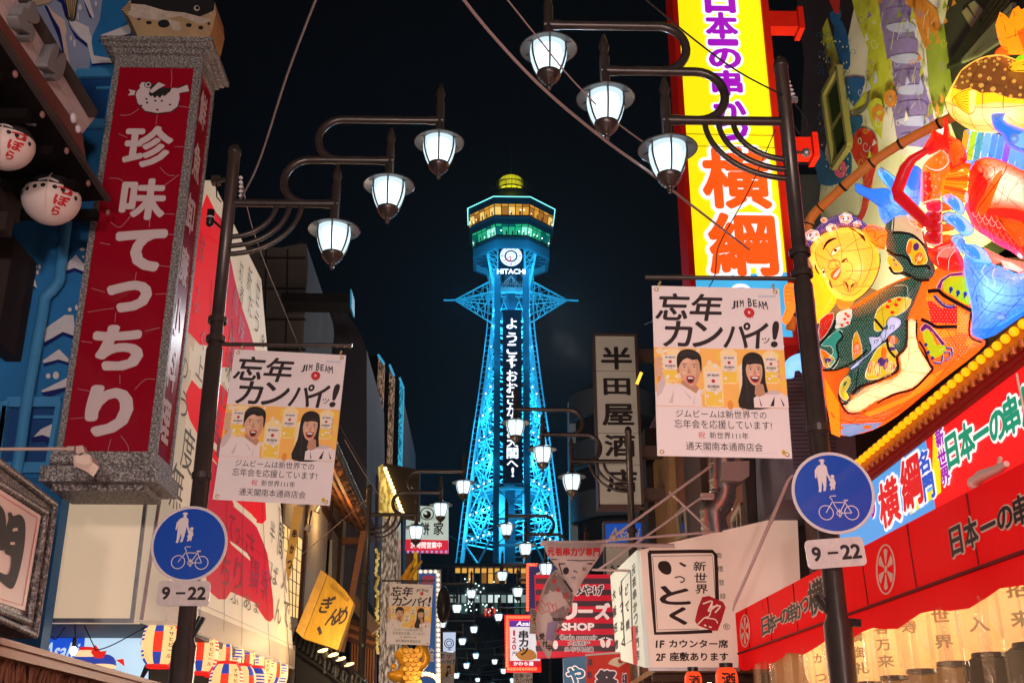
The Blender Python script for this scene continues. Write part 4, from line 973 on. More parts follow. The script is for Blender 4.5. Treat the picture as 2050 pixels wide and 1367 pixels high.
fish_lantern(103, 398, 53, 'white puffer fish lantern with red characters hanging nearest the tall red sign')
# granite framed red sign
GR = granite('granite_speckled', (.03, .03, .03), (.16, .15, .14), (.5, .48, .46), 55); GR2 = granite('granite_dark', (.02, .018, .018), (.1, .085, .08), (.45, .4, .38), 40)
YS = 9.6; pS = plY(YS)
t = thing('red_sign_pillar', 'tall red box sign in a granite frame with white characters and a fish emblem', 'sign', hy(215, 960, YS))
x0 = hy(112, 905, YS).x; x1 = hy(307, 915, YS).x; zb_ = hy(200, 905, YS).z; zt = hy(320, 112, YS).z; zt2 = hy(320, 135, YS).z
side = plXr(0); pR = Pl((x1, 0, 0), (0, 1, 0), (0, 0, 1)); yb_ = pR.hit(340, 945).y
REDP = mat('sign_red_acrylic', (.23, .003, .012), .22, noise=.06, nscale=2, coat=.3, emit=.035, ecol=(.8, .0, .03)); PWH = mat('sign_pinkish_white', (.6, .5, .5), .3)
m = MB(); fw = .055; d = .03
m.box(x0, x1, YS+d, yb_, zb_, zt, GR)
m.box(x0, x0+fw, YS, YS+d, zb_, zt, GR); m.box(x1-fw, x1, YS, YS+d, zb_, zt, GR); m.box(x0+fw, x1-fw, YS, YS+d, zt2, zt, GR)
m.box(x1, x1+.022, YS, YS+.05, zb_, zt, GR); m.box(x1, x1+.022, yb_-.06, yb_, zb_, zt, GR); m.box(x1, x1+.022, YS+.05, yb_-.06, zt2, zt, GR)
zbs = hy(200, 963, YS-.08).z
m.box(x0-.03, x1+.022, YS-.03, yb_, zbs+.14, zb_, GR); m.box(x0-.08, x1+.08, YS-.08, yb_+.04, zbs, zbs+.138, GR)
m.box(x0-.0, x1-.05, YS+.02, yb_, zbs-.06, zbs-.002, GR2)
for i, (o, h) in enumerate(((.05, .05), (.09, .04), (.13, .05))):
    z = zt+sum((.05, .04, .05)[:i]); m.box(x0-o, x1+o, YS-o, yb_+o, z, z+h-.001, GR)
m.build('granite_frame', t)
m = MB(); m.box(x0+fw, x1-fw, YS+.012, YS+d-.001, zb_, zt2, REDP); m.box(x1+.001, x1+.01, YS+.05, yb_-.06, zb_, zt2, REDP); m.build('red_panel', t)
s = MB(); pf_ = plY(YS+.012)
for ch, cx, cy, w, h in (('珍', 297, 294, 98, 84), ('味', 287, 399, 92, 84), ('て', 280, 501, 104, 86), ('っ', 258, 594, 92, 64), ('ち', 236, 696, 106, 92), ('り', 219, 822, 96, 104)): put(s, pf_, ch, cx, cy, w, h, PWH, .004, off=.055 if ch not in '珍味' else .035)
pR2 = Pl((x1+.01, 0, 0), (0, 1, 0), (0, 0, 1))
vtext(s, pR2, '鮮魚卸廉小料理', (406, 222), (330, 842), 30, 68, PWH, 28, 84, lift=.004, off=.035)
s.build('lettering', t)
s = MB(); Zs = lambda p: zc(p, 0, 0, 3.906)
poly(s, pf_, Zs([(1055, 740), (1065, 710), (1090, 690), (1085, 670), (1110, 640), (1160, 640), (1200, 665), (1240, 640), (1300, 670), (1270, 690), (1370, 690), (1470, 655), (1490, 720), (1400, 735), (1412, 770), (1395, 840), (1340, 880), (1230, 895), (1130, 875), (1070, 810)]), BLACK, .004)
poly(s, pf_, Zs([(1060, 745), (1070, 715), (1096, 690), (1090, 672), (1110, 645), (1150, 645), (1175, 690), (1165, 720), (1200, 745), (1300, 745), (1345, 690), (1395, 692), (1465, 665), (1480, 715), (1400, 730), (1405, 770), (1388, 835), (1335, 873), (1230, 886), (1135, 868), (1077, 808)]), PWH, .0055)
poly(s, pf_, Zs([(1160, 730), (1250, 690), (1340, 690), (1330, 720), (1300, 735), (1290, 755), (1270, 745), (1250, 770), (1230, 750), (1210, 770), (1195, 750), (1175, 755)]), BLACK, .007); poly(s, pf_, Zs([(1165, 715), (1240, 645), (1295, 668), (1250, 690), (1190, 730)]), PWH, .0085)
poly(s, pf_, Zs([(1005, 700), (1060, 712), (1050, 745), (1000, 748), (1020, 725)]), PWH, .006)
ell(s, pf_, *Zs([(1158, 665)])[0], 8, 6.5, BLACK, .007); ell(s, pf_, *Zs([(1158, 665)])[0], 6.3, 5, PWH, .0085); ell(s, pf_, *Zs([(1160, 663)])[0], 3.4, 2.8, BLACK, .0095)
for x, y in ((1145, 775), (1150, 805), (1105, 828), (1230, 860), (1330, 820), (1265, 790), (1215, 790)): ell(s, pf_, *Zs([(x, y)])[0], 2.6, 2, BLACK, .007, n=8)
PVN = mat('sign_pale_vein', (.42, .2, .22), .3)
def vein(pts): stroke(s, pf_, spl(pts, 5), 1.1, PVN, .0035)
for q in ([(343, 140), (344, 160), (342, 175)], [(315, 230), (312, 250)], [(355, 212), (385, 217)], [(240, 231), (260, 230), (278, 218)], [(237, 268), (255, 276)], [(350, 294), (372, 294)], [(320, 335), (335, 350), (350, 352)], [(222, 445), (240, 455), (262, 432)], [(218, 357), (238, 358), (248, 366)], [(330, 371), (345, 360), (358, 350)], [(300, 438), (299, 455)], [(325, 428), (350, 429)], [(325, 469), (350, 470)], [(200, 486), (220, 490)], [(310, 531), (340, 534)], [(273, 545), (270, 562)], [(183, 577), (210, 585)], [(311, 589), (335, 588)], [(175, 625), (205, 620), (228, 617)], [(232, 625), (230, 645)], [(290, 663), (320, 656)], [(163, 683), (185, 686)], [(240, 750), (240, 768)], [(270, 779), (290, 760), (310, 759)], [(155, 778), (180, 783)], [(140, 838), (168, 836)], [(222, 878), (216, 902)], [(242, 872), (255, 890), (258, 903)]): vein(q)
s.build('fish_emblem', t)
# fish figure on the pillar
t = thing('fish_figure', 'plywood puffer fish figure with black back standing on top of the red sign', 'figure', hy(340, 88, 9.75))
pF = plY(9.72); m = MB(); TAN = mat('fish_tan', (.42, .29, .15), .5, noise=.25, nscale=5); BLK = mat('fish_black', (.015, .015, .017), .5); CRM = mat('fish_cream', (.5, .42, .34), .5, noise=.3, nscale=12)
slab(m, pF, [(243, 20), (262, 0), (300, -40), (390, -40), (430, 5), (432, 28), (425, 60), (412, 90), (283, 90), (272, 65), (258, 35)], .42, TAN, mat('fish_side_orange', (.4, .2, .07), .5, noise=.2)); m.build('body', t)
s = MB(); poly(s, pF, [(262, 0), (300, -40), (390, -40), (430, 5), (428, 22), (400, 34), (370, 26), (330, 22), (290, 10), (262, 8)], BLK, .004); poly(s, pF, [(262, 8), (290, 10), (330, 22), (370, 26), (400, 34), (424, 40), (400, 50), (360, 32), (320, 42), (270, 36), (256, 30)], CRM, .0045)
poly(s, pF, [(243, 20), (262, 2), (262, 22), (250, 26)], TAN, .006); poly(s, pF, [(335, 38), (360, 45), (362, 62), (346, 62)], CRM, .012)
for x, y, rx, ry in ((298, 46, 6, 3.5), (328, 48, 12, 8), (378, 51, 6, 4), (402, 56, 5, 4), (278, 39, 4, 2), (418, 48, 3, 3)): ell(s, pF, x, y, rx, ry, BLK, .0055)
ell(s, pF, 394, 17, 6, 5.5, CRM, .006); ell(s, pF, 395, 16, 4, 3.6, BLK, .0075); stroke(s, pF, [(418, 28), (432, 20), (432, 32), (418, 28)], 1.2, CRM, .006)
for i in range(4): stroke(s, pF, [(244, 18+i*4-8), (262, 16+i*4-8)], 1, BLK, .007)
s.build('markings', t)
# spotlight on an arm in front of it
t = thing('sign_spotlight', 'cream floodlight on a long horizontal arm below the red sign', 'spotlight', hy(165, 915, 8.9))
CRE = mat('lamp_cream', (.6, .45, .38), .4, noise=.1); m = MB(); A0 = hy(-40, 899, 8.9); A1 = hy(150, 898, 8.9); m.tube([A0, A1], .014, CRE, 10); m.tube([A1-Vector((.06, 0, 0)), A1], .022, CRE, 10); m.build('arm', t)
m = MB(); pz = plY(8.85); slab(m, pz, [(152, 893), (165, 891), (170, 905), (160, 912), (152, 905)], .1, CRE); slab(m, pz, [(146, 912), (168, 905), (182, 912), (186, 925), (174, 944), (148, 932)], .16, CRE); poly(m, pz, [(150, 912), (180, 910), (182, 926), (170, 930), (152, 926)], mat('lamp_face', (.75, .62, .5), .3), .004); m.build('head', t)
# granite framed sign at the lower left
t = thing('granite_sign', 'granite framed white sign with one big black character at the lower left edge', 'sign', hx(50, 1240, -3.55))
pG = plXl(-3.55); m = MB()
slab(m, pG, [(-60, 872), (112, 1005), (70, 1278), (-60, 1215)], .25, GR2); 
for a, b in (((-60, 880), (110, 1010)), ((110, 1010), (70, 1272)), ((70, 1272), (-60, 1212)), ((-60, 930), (92, 1026)), ((92, 1026), (58, 1245)), ((58, 1245), (-60, 1200))): m.tube([pG.hit(*a, .02), pG.hit(*b, .02)], .028, GR2, 8)
m.build('granite_frame', t)
m = MB(); poly(m, pG, [(-60, 940), (82, 1032), (50, 1222), (-60, 1186)], mat('sign_face_pink_white', (.72, .55, .48), .4, emit=.05, ecol=(1, .7, .55)), .012)
stroke(m, pG, [(-60, 952), (75, 1037), (45, 1212), (-60, 1178)], 1.6, REDI, .016); m.build('face', t)
m = MB(); poly(m, pG, zc([(-30, 40), (10, 50), (40, 110), (45, 230), (30, 370), (-30, 330)], 0, 1000, 3.725), INK, .017, 4)
poly(m, pG, zc([(60, 100), (85, 95), (100, 120), (150, 110), (188, 170), (185, 320), (160, 470), (125, 600), (90, 662), (40, 640), (-40, 560), (-40, 520), (60, 555), (85, 430), (40, 400), (28, 320), (40, 220), (62, 150)], 0, 1000, 3.725), INK, .018, 4)
for q in ([(95, 215), (130, 207), (133, 230), (95, 236)], [(78, 315), (112, 315), (110, 335), (76, 334)]): poly(m, pG, zc(q, 0, 1000, 3.725), MATS['sign_face_pink_white'], .0225)
m.build('lettering', t)
# canopy at the lower left
t = thing('shop_canopy', 'brown canopy with a thatch fringe at the lower left corner', 'canopy', hx(100, 1320, -3.0))
m = MB(); CP = mat('copper_brown', (.2, .07, .03), .4, .2, noise=.3, nscale=4, streak=6); xe = -3.0
zA = hx(0, 1283, xe).z; zB_ = hx(0, 1312, xe).z; yy = 14.0
m.box(xe-.12, xe, 3, yy, zB_, zA, CP); m.box(xe-.02, xe+.02, 3, yy, zA-.02, zA+.02, CP); m.add([(xe-.06, 3, zA), (xe-.06, yy, zA), (-4.2, yy, zA+.1), (-4.2, 3, zA+.1)], [(0, 1, 2, 3)], CP); m.build('roof', t)
m = MB(); TH_ = mat('thatch', (.18, .07, .04), .9, noise=.4, nscale=20); rnd = random.Random(2)
for i in range(420):
    y = 4+i*.022; m.bar((xe-.06-rnd.random()*.1, y, zB_+.02), (xe-.05-rnd.random()*.12, y+rnd.uniform(-.03, .03), zB_-.2-rnd.random()*.12), .016, TH_)
m.add([(xe-.2, 3, zB_), (xe-.2, yy, zB_), (xe-.24, yy, zB_-.35), (xe-.24, 3, zB_-.35)], [(0, 1, 2, 3)], TH_); m.build('thatch_fringe', t)
# cream and red wall sign
XS = -3.2; pC = plXl(XS)
t = thing('lantern_wall_sign', 'huge cream wall sign with red ink splashes and brush writing behind the left lamp post', 'sign', hx(450, 1290, XS))
CR = mat('sign_cream_lit', (.45, .36, .27), .55, spec=.12, emit=.34, ecol=(1, .78, .55), noise=.06, nscale=.8); REDS = mat('sign_splash_red', (.25, .002, .005), .6, spec=.06, emit=.55, ecol=(1, .006, .01)); REDS_DIM = mat('sign_splash_red_dim', (.25, .003, .01), .6, spec=.08, emit=.34, ecol=(1, .01, .045)); DRED = mat('sign_dark_red_ink', (.12, .004, .01), .5, emit=.18, ecol=(.5, .0, .02)); GINK = mat('sign_brown_ink', (.13, .1, .08), .6); SEAM = mat('seam_dark', (.06, .03, .03), .7)  # two reds for one ink; the light difference is put into the colour
out = [(426, 352), (521, 570), (590, 1337), (330, 1243)]
yN = 11.5; A0 = pC.hit(330, 1243); A1 = pC.hit(590, 1337); A2 = pC.hit(523, 560); zlo = min(A0.z, A1.z)
F4_ = [Vector((XS, yN, A0.z)), Vector((XS, A1.y, A1.z)), Vector((XS, A2.y, A2.z)), Vector((XS, yN, A2.z-.1))]
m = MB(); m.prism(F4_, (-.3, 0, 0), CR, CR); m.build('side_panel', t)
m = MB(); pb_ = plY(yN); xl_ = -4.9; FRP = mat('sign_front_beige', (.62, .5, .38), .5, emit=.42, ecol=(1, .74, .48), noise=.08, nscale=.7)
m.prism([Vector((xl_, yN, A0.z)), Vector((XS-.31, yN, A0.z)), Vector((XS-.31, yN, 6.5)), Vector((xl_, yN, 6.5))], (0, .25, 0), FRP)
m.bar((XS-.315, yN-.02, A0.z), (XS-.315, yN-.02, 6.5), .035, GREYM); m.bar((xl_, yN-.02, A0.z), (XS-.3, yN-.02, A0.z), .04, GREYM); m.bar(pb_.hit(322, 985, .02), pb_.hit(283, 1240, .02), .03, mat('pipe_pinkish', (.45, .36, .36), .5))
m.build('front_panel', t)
s = MB()
def clipz(p): return [(x, y) for x, y in p]
R1 = [(396, 440), (414, 388), (432, 425), (448, 470), (452, 540), (455, 640), (462, 735), (440, 735), (420, 692), (400, 690), (386, 674), (372, 660), (380, 560), (388, 480)]
R1b = [(432, 425), (445, 440), (458, 500), (470, 560), (486, 620), (500, 660), (512, 705), (520, 800), (500, 830), (470, 800), (462, 735), (455, 640), (452, 540), (448, 470)]
poly(s, pC, R1, REDS, .006); poly(s, pC, R1b, REDS_DIM, .006)
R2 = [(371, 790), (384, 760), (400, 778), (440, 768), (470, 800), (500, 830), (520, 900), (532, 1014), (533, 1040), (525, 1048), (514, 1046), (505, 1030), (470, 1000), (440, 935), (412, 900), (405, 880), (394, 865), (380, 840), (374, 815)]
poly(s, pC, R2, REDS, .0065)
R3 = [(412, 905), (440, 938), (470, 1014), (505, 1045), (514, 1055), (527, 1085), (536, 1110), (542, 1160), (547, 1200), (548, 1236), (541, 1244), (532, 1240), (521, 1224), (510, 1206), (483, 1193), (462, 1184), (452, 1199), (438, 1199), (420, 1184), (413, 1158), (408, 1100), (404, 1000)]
poly(s, pC, R3, REDS_DIM, .006)
for q in ([(412, 880), (424, 880), (456, 912), (456, 924), (440, 912)], [(466, 1012), (482, 1012), (514, 1040), (512, 1050)], [(459, 1082), (464, 1090), (501, 1122), (499, 1110), (470, 1088)], [(380, 690), (402, 735), (388, 745), (378, 740)]): poly(s, pC, q, CR, .012)
s.build('red_splash', t)
s = MB(); PI_ = DRED
for ch, x, y, w, h, mm in (('鮮', 402, 500, 18, 60, PI_), ('ふ', 392, 600, 18, 55, PI_), ('ぐ', 405, 680, 16, 40, PI_), ('魚', 470, 600, 20, 50, PI_), ('味', 482, 660, 22, 50, PI_), ('処', 462, 690, 22, 40, PI_), ('料', 448, 800, 26, 60, PI_), ('理', 430, 850, 24, 60, PI_), ('一', 440, 900, 24, 40, PI_), ('筋', 436, 960, 24, 60, PI_), ('てっ', 468, 1060, 30, 46, PI_), ('さ', 500, 1090, 22, 50, PI_), ('ち', 450, 1140, 22, 60, PI_), ('り', 476, 1150, 20, 60, PI_), ('鍋', 508, 1150, 22, 66, PI_), ('季', 528, 1170, 18, 60, PI_),
                       ('世', 515, 585, 17, 50, GINK), ('新', 498, 560, 18, 48, GINK), ('初', 481, 545, 15, 40, GINK), ('者', 482, 590, 15, 36, GINK), ('だ', 500, 612, 18, 40, GINK), ('う', 512, 645, 18, 40, GINK), ('8', 525, 683, 10, 24, GINK), ('の', 366, 735, 24, 40, GINK), ('上', 398, 735, 22, 46, GINK), ('味', 456, 735, 20, 56, GINK), ('う', 366, 810, 22, 50, GINK), ('度', 374, 900, 34, 86, GINK), ('無', 352, 976, 34, 90, GINK), ('千', 380, 680, 1, 1, GINK),
                       ('~o', 560, 1022, 10, 14, GINK), ('半', 544, 1065, 14, 42, GINK), ('間', 561, 1082, 16, 66, GINK), ('ば', 548, 1150, 20, 40, GINK), ('人', 569, 1160, 16, 46, GINK), ('ん', 556, 1222, 16, 50, GINK), ('で', 572, 1228, 16, 50, GINK), ('。', 581, 1252, 6, 16, GINK), ('ふ', 468, 1195, 20, 26, GINK), ('あ', 494, 1205, 18, 30, GINK), ('ま', 512, 1215, 12, 24, GINK)): put(s, pC, ch, x, y, w, h, mm, .013, off=.012)
s.build('lettering', t)
s = MB()
for a, b in (((424, 560), (400, 1240)), ((466, 640), (448, 1262)), ((490, 690), (484, 1290)), ((525, 1000), (540, 1310)), ((558, 1010), (580, 1330)), ((455, 1055), (545, 1128))): stroke(s, pC, [a, b], .8, SEAM, .014)
stroke(s, pC, [(330, 1175), (590, 1293)], 1.6, MATS['pipe_pinkish'], .014)
SHD = mat('sign_skirt_pinkgrey', (.42, .34, .33), .5); poly(s, pC, [(331, 1190), (590, 1300), (590, 1336), (331, 1242)], SHD, .011)
s.build('seam', t)
# ceiling and inner wall under the sign, bulb
t = thing('under_sign_stall', 'lit stall front under the cream sign with blue and pale panels', 'stall', (-4, 13, 0))
m = MB(); pI = plY(13.2); m.box(-7, XS-.05, yN+.27, 16, A0.z+.02, A0.z+.1, mat('stall_ceiling', (.12, .13, .15), .6)); m.build('ceiling', t)
m = MB(); poly(m, pI, [(60, 1230), (174, 1230), (160, 1400), (40, 1400)], lit('asahi_blue', (.01, .08, .6), 1.0), .004); poly(m, pI, [(174, 1230), (300, 1230), (296, 1400), (160, 1400)], lit('stall_pale_panel', (.5, .7, .85), 1.0), .004); poly(m, pI, [(40, 1229), (302, 1229), (299, 1420), (40, 1420)], BLACK, .0); m.build('back_panel', t)
s = MB(); put(s, pI, 'Asahi', 122, 1302, 70, 34, lit('panel_white', (.6, .8, .95), .8), .008, off=.02, slant=.25); put(s, pI, '辛口', 325, 1345, 1, 1, INK, .008, off=.03); put(s, pI, '!', 290, 1345, 14, 60, INK, .008, off=.06, slant=.4); s.build('lettering', t)
t = thing('bare_bulb', 'glowing bare bulb hanging on a black wire at the lower left', 'light bulb', hy(147, 1300, 12))
m = MB(); c = hy(147, 1302, 12.0); m.sph(c, (.035, .035, .045), mat('warm_bulb', (1, .8, .5), emit=9, ecol=(1, .72, .4)), 12, 8); m.build('bulb', t); m = MB(); m.tube([c+Vector((0, 0, .04)), c+Vector((0, 0, .13))], .022, BLACKM, 10); m.tube([c+Vector((0, 0, .13)), hy(150, 1240, 12.0)], .006, BLACKM, 5); m.build('socket', t)
m = MB(); P = [hy(x, y, 12.1) for x, y in spl([(88, 1240), (100, 1270), (112, 1278), (130, 1255)], 5)]; m.tube(P, .006, BLACKM, 5); P = [hy(x, y, 12.1) for x, y in spl([(165, 1243), (188, 1292), (195, 1300), (230, 1288), (300, 1250), (320, 1243)], 5)]; m.tube(P, .006, BLACKM, 5); tag(m.build('hanging_cable'), 'thin black cables drooping below the cream sign', 'cable')
# paper lanterns
LCR = lit('paper_cream', (1, .6, .24), 1.0); LRD = lit('paper_red', (1, .035, .01), 1.1); LBL = lit('paper_blue', (.03, .07, .45), .7); LWH = lit('paper_white', (1, .68, .36), .95); LRIM = lit('paper_rim_red', (.8, .015, .01), .8)
def paper_lantern(c, r, h, a0):
    t = thing('paper_lantern', 'x', 'lantern', c); n = 40; kk = 22; m = MB(); vs = []
    for i in range(kk+1):
        z = -h+2*h*i/kk; q = z/h; rr = r*math.sqrt(max(.0, 1-.62*q**2*abs(q)**.6))*(1-.012*(i % 2))
        for j in range(n): vs.append(c+Vector((rr*math.cos(a0+2*math.pi*j/n), rr*math.sin(a0+2*math.pi*j/n), z)))
    by = {}
    for i in range(kk):
        for j in range(n):
            s_ = j % 20
            if s_ < 5: mm = LCR
            elif s_ < 13: mm = (LRD if (i < 3 or i > 17) else (LWH if i % 2 or 7 < i < 12 else LRD)) if (j//20) % 2 == 0 else (LBL if (i < 3 or i > 17) else (LWH if i % 2 or 7 < i < 12 else LBL))
            elif s_ < 17: mm = LCR
            else: mm = LBL if (i < 6 or i > 15) else LRD
            by.setdefault(mm, []).append((i*n+j, i*n+(j+1) % n, (i+1)*n+(j+1) % n, (i+1)*n+j))
    for mm, fs in by.items(): m.add(vs, fs, mm, True)
    m.build('paper_body', t)
    m = MB(); e = r*.64
    for sg in (-1, 1): m.lathe(c+Vector((0, 0, sg*h)), [(e*.9, -.03), (e, -.02), (e, .03), (e*.9, .03)], LRIM, 24, False)
    m.tube([c+Vector((0, 0, h+.02)), c+Vector((0, 0, h+.12))], .006, BLACKM, 5); m.build('rim', t)
    s = MB()
    def on(az, z): q = z/h; rr = r*math.sqrt(max(0, 1-.62*q*q*abs(q)**.6))+.006; return c+Vector((rr*math.cos(az), rr*math.sin(az), z))
    for k_, (txt, az) in enumerate((('アサヒビール', a0+math.radians(23)), ('アサヒビール', a0+math.radians(23+180)))):
        for i, ch in enumerate(txt):
            vs, fs, bb = glyph(ch, .02); s.add([on(az+(x-.4)*.32, h*.62-i*h*.25+(y-.35)*h*.22) for x, y in vs], fs, INK)
    for az in (a0+math.radians(82), a0+math.radians(262)):
        vs, fs, bb = glyph('Asahi', .02); s.add([on(az+(x-(bb[0]+bb[1])/2)*.2, (y-.3)*h*.24) for x, y in vs], fs, mat('ink_navy', (.02, .03, .15), .5))
    s.build('lettering', t); return t
xL = -3.38; c0 = hx(322, 1287, xL)
r0 = (hy(360, 1287, c0.y)-hy(322, 1287, c0.y)).length; h0 = r0*1.12
pl0 = paper_lantern(c0, r0, h0, math.radians(-70)); pl0['label'] = 'round red and cream paper lantern just left of the near left lamp post'; pl0['group'] = 'striped paper lanterns under the cream sign'
def relantern(src, loc, rz, lab):
    c = src.copy(); COL.objects.link(c); c.location = loc; c.rotation_euler = (0, 0, rz); c['label'] = lab
    for ch in src.children: d = ch.copy(); COL.objects.link(d); mi = ch.matrix_parent_inverse.copy(); d.parent = c; d.matrix_parent_inverse = mi
    return c
names = ['second', 'third', 'fourth', 'fifth', 'sixth', 'seventh', 'eighth', 'ninth']
for i, (x, y) in enumerate(((404, 1306), (432, 1313), (458, 1320), (482, 1326), (503, 1332), (521, 1337), (537, 1342), (552, 1347))):
    p = hx(x, y, xL+.02); relantern(pl0, p, .5*((i*7) % 5), names[i]+' striped paper lantern from the camera in the upper row under the cream sign' if i < 7 else 'farthest striped paper lantern of the upper row under the cream sign')
for i, (x, y) in enumerate(((452, 1368), (480, 1370), (506, 1372))): relantern(pl0, hx(x, y, xL+.35), .9*i, ['nearest', 'middle', 'farthest'][i]+' of the three striped paper lanterns in the lower row, cut by the frame')
# lantern bunch above the canopy
t = thing('paper_lantern', 'blue and red lantern lying half hidden behind the brown canopy', 'lantern', hy(175, 1310, 12.6))
m = MB(); c = hy(172, 1318, 12.6); m.sph(c, (.13, .1, .09), LBL, 16, 8); m.sph(c+Vector((0, -.01, .04)), (.125, .1, .06), LWH, 16, 8); m.lathe(c+Vector((0, 0, .08)), [(.07, 0), (.08, .01), (.08, .03), (.07, .04)], LRIM, 16); m.build('paper_body', t)
t = thing('paper_lantern', 'upside down striped lantern with red bow behind the brown canopy', 'lantern', hy(205, 1322, 12.4))
m = MB(); c = hy(208, 1330, 12.4); m.sph(c, (.13, .1, .11), LBL, 16, 8); m.sph(c+Vector((0, -.01, -.02)), (.133, .102, .05), LWH, 16, 8); m.build('paper_body', t)
m = MB(); pq = plY(12.3); slab(m, pq, [(182, 1305), (190, 1290), (200, 1303), (212, 1302), (205, 1316), (190, 1316)], .03, LRIM); slab(m, pq, [(232, 1320), (246, 1318), (248, 1332), (240, 1326)], .03, LRIM); m.build('bow', t)
# ================================================================ right: fried skewer shop
def paper(name, col, e, tr=.75):
    """lit paper: a little glow of its own, the rest is light of the bulbs behind coming through"""
    if name in MATS: return MATS[name]
    m_ = bpy.data.materials.new(name); m_.use_nodes = True; nt = m_.node_tree; b = nt.nodes['Principled BSDF']; o = nt.nodes['Material Output']
    b.inputs['Base Color'].default_value = (*[c*.4+.01 for c in col], 1); b.inputs['Roughness'].default_value = .38; b.inputs['Emission Color'].default_value = (*col, 1); b.inputs['Emission Strength'].default_value = e
    t_ = nt.nodes.new('ShaderNodeBsdfTranslucent'); t_.inputs[0].default_value = (*[min(1, c*tr+.005) for c in col], 1); a = nt.nodes.new('ShaderNodeAddShader')
    tc = nt.nodes.new('ShaderNodeTexCoord'); n1 = nt.nodes.new('ShaderNodeTexNoise'); n1.inputs['Scale'].default_value = 9; n1.inputs['Detail'].default_value = 5; bp = nt.nodes.new('ShaderNodeBump'); bp.inputs['Strength'].default_value = .25; bp.inputs['Distance'].default_value = .03
    nt.links.new(tc.outputs['Object'], n1.inputs['Vector']); nt.links.new(n1.outputs[0], bp.inputs['Height']); nt.links.new(bp.outputs[0], b.inputs['Normal'])
    nt.links.new(b.outputs[0], a.inputs[0]); nt.links.new(t_.outputs[0], a.inputs[1]); nt.links.new(a.outputs[0], o.inputs[0]); MATS[name] = m_; return m_
RSGN = lit('shop_sign_red', (.9, .004, .006), .85); GRN = lit('shop_letter_green', (.0, .36, .2), .65); WHS = lit('shop_letter_white', (1, .93, .9), .95); VIO = lit('shop_letter_violet', (.42, .0, .55), .7)
YLS = lit('shop_sign_yellow', (1, .78, .0), .9); SKB = lit('shop_sign_sky_blue', (.1, .42, .95), .75); RLT = lit('shop_letter_red', (.85, .015, .02), .7); BLT = lit('shop_letter_blue', (.03, .12, .7), .7)
XB = 3.5; pB5 = plXr(XB)
t = thing('skewer_shop', 'red skewer shop at right with a lit lettered fascia, awning and yellow bulb ledge', 'shop', (4.5, 8, 0))
RED5 = mat('shop_red_paint', (.35, .01, .008), .4, noise=.1)
m = MB(); yN5 = pB5.hit(1690, 1100).y
m.box(XB+.01, 9, -6, 12.2, 3.16, 4.2, mat('shop_dark_wall', (.06, .02, .015), .7)); m.box(XB-.02, 9, -6, 11.5, 4.13, 4.2, MATS['shop_dark_wall']); m.build('wall', t)
# fascia
m = MB(); zl = [pB5.hit(2050, 935), pB5.hit(1700, 1098)]; zb5 = zl[0].z-.12; zt5 = pB5.hit(2050, 735).z
ya = pB5.hit(1745, 940).y; y_div = pB5.hit(1880, 960).y; y_end = pB5.hit(1690, 1040).y
m.box(XB-.06, XB, -4, y_div, zb5, zt5, RSGN); m.box(XB-.06, XB, y_div+.002, y_end, zb5, zt5, SKB)
fa = m.build('lit_fascia', t); s = MB(); pfa = plXr(XB-.06)
poly(s, pfa, [(1868, 862), (1880, 855), (1884, 985), (1822, 1030), (1826, 1005), (1866, 980)], YLS, .004)
W_ = lambda k=.1, l=.006: [(k, WHS, l)]
for ch, x, y, w, h in (('横', 1782, 1005, 44, 92), ('綱', 1826, 965, 44, 104)): put(s, pfa, ch, x, y, w*1.1, h, RLT, .012, off=.034, outl=W_())
for ch, x, y, w, h in (('名', 1852, 925, 26, 46), ('門', 1862, 974, 26, 52)): put(s, pfa, ch, x, y, w, h, BLT, .012, off=.045, outl=W_())
put(s, pfa, 'つ', 1749, 1018, 14, 36, VIO, .012, off=.05, outl=W_())
for ch, x, y in (('新', 1884, 876), ('世', 1889, 916), ('界', 1896, 952)): put(s, pfa, ch, x, y, 20, 36, VIO, .012, off=.04, outl=W_(.12))
for ch, x, y, w, h in (('日', 1909, 902, 26, 66), ('本', 1938, 883, 34, 74), ('一', 1967, 868, 36, 12), ('の', 2000, 852, 36, 60), ('串', 2028, 830, 34, 76), ('か', 2062, 808, 40, 78), ('つ', 2098, 790, 40, 60)): put(s, pfa, ch, x, y, w*1.08, h*1.02, GRN, .012, off=.04, outl=W_(.11))
s.build('lettering', fa)
m = MB(); pq5 = plXr(XB-.25); P = [pq5.hit(*q) for q in ((1950, 966), (1965, 952), (2000, 938), (2015, 928))]; m.tube(P, [.035, .04, .03, .02], CRE, 8); m.sph(P[0], .045, CRE, 10, 6); m.bar(pq5.hit(1998, 935), pq5.hit(2003, 915), .02, CRE); m.tube([pfa.hit(2035, 748, .1), pfa.hit(2052, 835, .1)], .008, CRE, 6); m.build('awning_arm', t)
